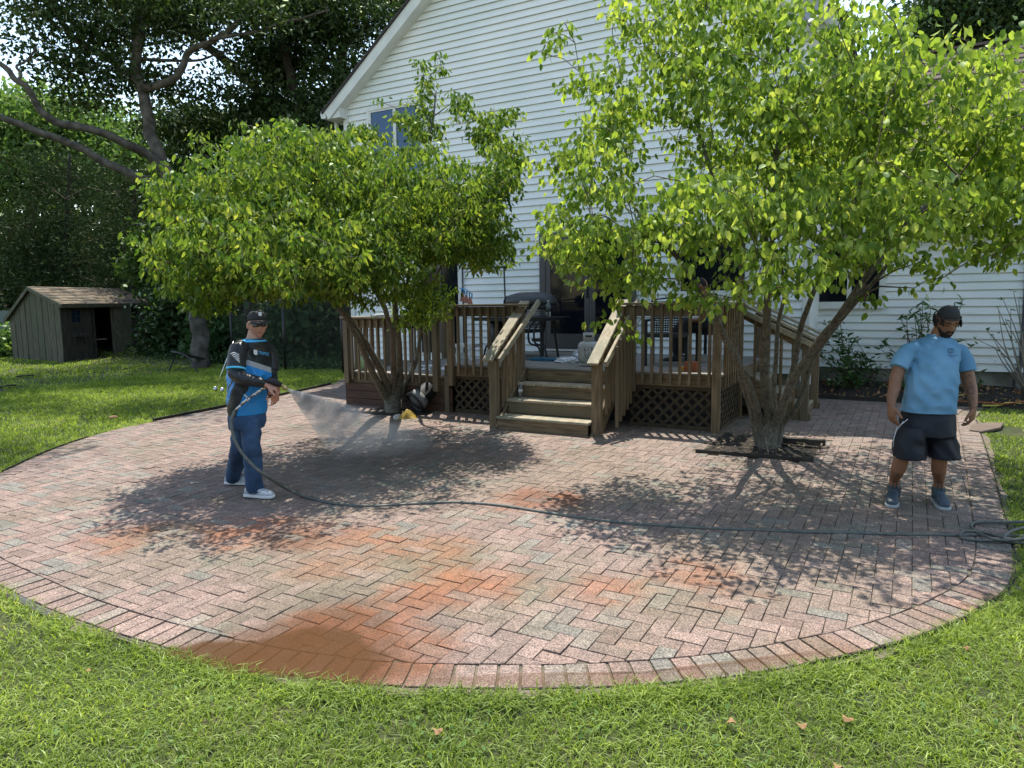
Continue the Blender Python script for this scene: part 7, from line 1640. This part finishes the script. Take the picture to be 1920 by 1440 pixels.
def shield(c, rt_, sz, mt, name):
    m_ = MB(); up = UPV; nn_ = rt_.cross(up).normalized(); c = Vector(c)+nn_*.002
    for x0_, x1_, dz in ((-1, -.42, .15), (-.30, .30, 0), (.42, 1, .15)):
        P = [(x0_, 1), (x1_, 1), (x1_, -.75+dz if x0_ < -.5 else -1+dz), (x0_ if x0_ > -.5 else x0_*.75, -.35 if abs(x0_) > .9 else -.8)]
        P = [(x0_, 1), (x1_, 1), (x1_, -.9+abs(x1_)*.5), (x0_, -.9+abs(x0_)*.5)]
        A = [c+rt_*(x*sz*.8)+up*(y*sz) for x, y in P]; m_.add(A+[p-nn_*.003 for p in A], [(0, 1, 2, 3), (7, 6, 5, 4), (0, 4, 5, 1), (1, 5, 6, 2), (2, 6, 7, 3), (3, 7, 4, 0)])
    A = [c+rt_*(x*sz*.8)+up*(y*sz)+nn_*.0005 for x, y in ((-1, 1.25), (1, 1.25), (1, .8), (-1, .8))]; m_.add(A, [(0, 1, 2, 3)]); return m_.build(name, mt, manL)
shield(surf(479, 662, .014), rt2, .022, 'print_white', 'jersey_shield')
m_ = MB(); ca = Q2(442, 668, -.262)
for i in range(5): m_.tube(catmull([ca+R0H*(-.040+.010*i)+UPV*(.02-.012*i)-FH*.0, ca+R0H*(-.01+.006*i)+UPV*(.032-.016*i)-FH*.006, ca+R0H*(.03)+UPV*(.012-.016*i)-FH*.0], 4), .0035, 5)
m_.build('sleeve_print', 'print_white', manL)
# jeans
s = MB()
cloth(s, [ringv(Q2(cx, cy), sv, fv, a, d_, 32) for cx, cy, a, d_ in [(464, 758, .152, .114), (464, 768, .156, .120), (463, 780, .162, .128), (463, 792, .162, .13), (463, 803, .150, .12)]])
refine_tube(s, [Q2(468, 785, -.06), Q2(470, 810, -.065), Q2(472, 838, -.06), Vector(Q2(476, 880, 0)).lerp(Vector((an.x, an.y, gzl+.25)), .5), Vector((an.x, an.y, gzl+.07))+R0H*.01], [.088, .092, .081, .075, .077, .077])
refine_tube(s, [Q2(455, 785, .07), Q2(452, 812, .10), Q2(448, 838, .14), Vector(Q2(448, 838, .14)).lerp(Vector((af.x, af.y, gzl+.07)), .55), Vector((af.x, af.y, gzl+.07))], [.086, .088, .078, .074, .076])
wrinkle(s, .011, (8, 8, 12), 3); remesh(s.build('jeans', 'denim', manL), .0075, 3)
# running shoes
for q_, dr_ in ((an, (R0H*.93-FH*.25)), (af, (R0H*.93-FH*.1))):
    dr_ = dr_.normalized(); heel = Vector((q_.x, q_.y, gzl))-dr_*.075; toe = heel+dr_*.285
    m_ = MB(); foot_loft(m_, heel+UPV*.025, toe+UPV*.025, .046, .085); remesh(m_.build('running_shoe', 'shoe_white', manL), .006, 2)
    m_ = MB(); sole_loft(m_, heel+UPV*.008, toe+UPV*.008, .047, .026, .005); bevel(m_.build('midsole', 'sole_white', manL), .006, 2)
    m_ = MB(); sole_loft(m_, heel, toe, .045, .009, .003); m_.build('outsole', 'sole_dark', manL)
    m_ = MB(); sd_ = dr_.cross(UPV).normalized()
    sd_ = sd_ if sd_.dot(-FH) > 0 else -sd_
    m_.tube(catmull([heel+dr_*.05+sd_*.046+UPV*.055, heel+dr_*.11+sd_*.047+UPV*.045, heel+dr_*.17+sd_*.046+UPV*.07], 4), .0035, 5)
    for t in (.13, .155, .18): m_.tube([heel+dr_*t+sd_*.03+UPV*(.112-.2*(t-.10)), heel+dr_*(t+.01)-sd_*.03+UPV*(.112-.2*(t-.10))], .0035, 5)
    m_.build('laces_and_stripe', 'print_navy', manL)
# cap, sunglasses, face
m_ = MB(); HL_.patch(m_, -rad(180), rad(180), lambda th: rad(20)-rad(8)*(1-math.cos(th))*.5, lambda th: rad(89.5), lambda th, ph: .014+.010*math.cos(ph), 44, 14, -.002); m_.build('cap', 'cap_black', manL)
m_ = MB(); R_ = []
for i in range(13):
    th = rad(-58+116*i/12); p0 = HL_.pt(th, rad(19), .016); ext = .075*math.cos(th*1.25); dn_ = .012+.020*(abs(th)/1.0)**2; p1_ = p0+HL_.f*ext-HL_.u*(.016*ext/.075)-HL_.u*0
    p0 = p0-HL_.u*(dn_*.25); p1_ = p1_-HL_.u*dn_*.55; R_.append([p0, p1_, p1_-HL_.u*.005, p0-HL_.u*.006])
m_.loft(R_); m_.build('cap_brim', 'cap_black', manL)
cap_c = HL_.pt(rad(2), rad(41), .027); cr_ = HL_.s if HL_.s.dot(R0H) > 0 else -HL_.s
o = shield(cap_c, cr_, .017, 'print_white', 'cap_shield')
m_ = MB()
for a0_, a1_ in ((-48, -3.5), (3.5, 48)):
    HL_.patch(m_, rad(a0_), rad(a1_), lambda th: rad(-7.5)+rad(3)*(1-min(1, abs(th)/.5)), lambda th: rad(11), .016, 14, 6, .002)
m_.tube([HL_.pt(rad(a), rad(10), .012) for a in range(-52, 53, 8)], .0035, 6)
for sg in (1, -1): m_.tube([HL_.pt(sg*rad(48), rad(7), .010), HL_.pt(sg*rad(75), rad(5), .006), HL_.pt(sg*rad(98), rad(3), .008)], .004, 6)
m_.build('sunglasses', 'lens_dark', manL)
m_ = MB(); m_.tube([HL_.pt(rad(a), rad(-30.5), .002) for a in (-16, -8, 0, 8, 16)], [.002, .004, .0045, .004, .002], 8); m_.build('lips', 'lip', manL)
m_ = MB(); HL_.patch(m_, rad(95), rad(265), lambda th: rad(-22), lambda th: rad(26), .006, 24, 8, -.004); m_.build('hair', 'twig_pale', manL)
m_ = MB().tube(ringv(Q2(476, 636, .0), sv, fv, .082, .074, 24)+[ringv(Q2(476, 636, .0), sv, fv, .082, .074, 24)[0]], .008, 7); m_.build('collar', 'jersey_black', manL)
# pressure gun held in his hands
gp0 = Q2(503, 716, -.31); gunp = thing('pressure_gun', 'black pressure washer gun with brass nozzle fittings held by the man in the cap', 'spray gun', tuple(gp0))
A_ = Q2(503, 711, -.31); B_ = Q2(528, 722, -.30); m_ = MB(); m_.tube([A_, A_.lerp(B_, .5), B_], [.022, .030, .020], 12)
m_.tube([A_+UPV*-.01, Q2(498, 727, -.30)], [.017, .016], 10); m_.build('gun_body', 'gun_black', gunp)
m_ = MB().tube(catmull([Q2(501, 728, -.30), Q2(502, 738, -.30), Q2(508, 742, -.29), Q2(514, 736, -.28), Q2(516, 725, -.28)], 5), .006, 6); m_.build('trigger_guard', 'gun_black', gunp)
m_ = MB().tube([B_, Q2(532, 726, -.265), Q2(537, 729, -.26)], [.010, .010, .009], 10)
for x, y in ((529, 723), (532, 725), (535, 727.5)): m_.ell(Q2(x, y, -.29), (.018, 0, 0), (0, .018, 0), (0, 0, .019), 8, 6)
m_.tube([Q2(531, 722, -.27), Q2(537, 726, -.25)], .005, 6).build('nozzle', 'brass', gunp)
m_ = MB().tube([Q2(498, 726, -.30), Q2(490, 730, -.29)], .013, 10).tube([Q2(490, 730, -.29), Q2(468, 746, -.26)], .0105, 10).tube([Q2(468, 746, -.26), Q2(452, 759, -.24)], .0125, 10).tube([Q2(452, 759, -.24), at_d(440, 771, 6.08)], .0105, 10)
for x, y in ((486, 733), (478, 739), (463, 750)): m_.tube([Q2(x-1, y+1, -.28), Q2(x+1.5, y-1, -.28)], .0165, 8)
m_.tube([Q2(464, 748, -.27), Q2(461, 741, -.28)], .007, 6).ell(Q2(460, 741, -.28), (.012, 0, 0), (0, .012, 0), (0, 0, .008), 8, 6); m_.build('lance_coupling', 'steel', gunp)
# ------------------------------------------------ person sitting on the deck, mostly hidden
sp = Vector((-2.62, 10.55, ZU)); per = thing('person', 'seated person in dark trousers and blue top behind the right deck railing', 'person', tuple(sp))
f3 = Vector((-1, -.05, 0)).normalized(); s3 = Vector((0, -1, 0)); b = MB()
HH = Head(sp+Vector((-.10, 0, 1.12)), f3-UPV*.3, UPV, .98); HH.shell(b); HH.ears(b); b.tube([sp+Vector((.02, 0, .88)), sp+Vector((-.06, 0, 1.05))], [.07, .055], 14)
b.loft([ringv(sp+Vector((x, 0, z)), s3, f3, a, d_, 24) for x, z, a, d_ in [(.12, .45, .17, .13), (.12, .6, .16, .12), (.07, .8, .19, .11), (.03, .9, .12, .08)]])
for sg in (1, -1):
    kn = sp+Vector((-.38, -sg*.12, .50)); b.tube([sp+Vector((.08, -sg*.10, .50)), kn, sp+Vector((-.40, -sg*.12, .10))], [.085, .062, .042], 12)
    el = sp+Vector((-.02, -sg*.26, .62)); b.tube([sp+Vector((.05, -sg*.19, .86)), el, sp+Vector((-.27, -sg*.16, .60))], [.052, .042, .028], 12)
    hand(b, sp+Vector((-.27, -sg*.16, .60)), Vector((-.8, sg*.1, -.5)), Vector((0, 0, -1)), Vector((0, sg, 0)), .4)
remesh(b.build('body', 'skin_tan', per), .006, 2)
s = MB(); s.loft([ringv(sp+Vector((x, 0, z)), s3, f3, a, d_, 24) for x, z, a, d_ in [(.12, .44, .19, .15), (.12, .6, .18, .14), (.07, .8, .21, .13), (.03, .89, .14, .10), (.02, .92, .09, .08)]])
for sg in (1, -1): s.tube([sp+Vector((.05, -sg*.17, .86)), sp+Vector((.0, -sg*.25, .70))], [.07, .065], 14)
remesh(s.build('top', 'shirt_dark_blue', per), .009, 3)
s = MB()
for sg in (1, -1): s.tube([sp+Vector((.10, -sg*.09, .52)), sp+Vector((-.38, -sg*.12, .52)), sp+Vector((-.43, -sg*.12, .46)), sp+Vector((-.41, -sg*.12, .10))], [.11, .085, .08, .065], 16)
s.loft([ringv(sp+Vector((.12, 0, z)), s3, f3, .19, .15, 24) for z in (.44, .56)]); remesh(s.build('trousers', 'shorts_navy', per), .009, 3)
for sg in (1, -1):
    m_ = MB(); foot_loft(m_, sp+Vector((-.36, -sg*.12, .005)), sp+Vector((-.62, -sg*.13, .005)), .045, .09); m_.build('shoe', 'sole_dark', per)
m_ = MB(); HH.patch(m_, -rad(180), rad(180), lambda th: rad(24)-rad(60)*(1-math.cos(th))*.5, lambda th: rad(89.5), .014, 30, 10, -.004); m_.build('hair', 'hair_dark', per)
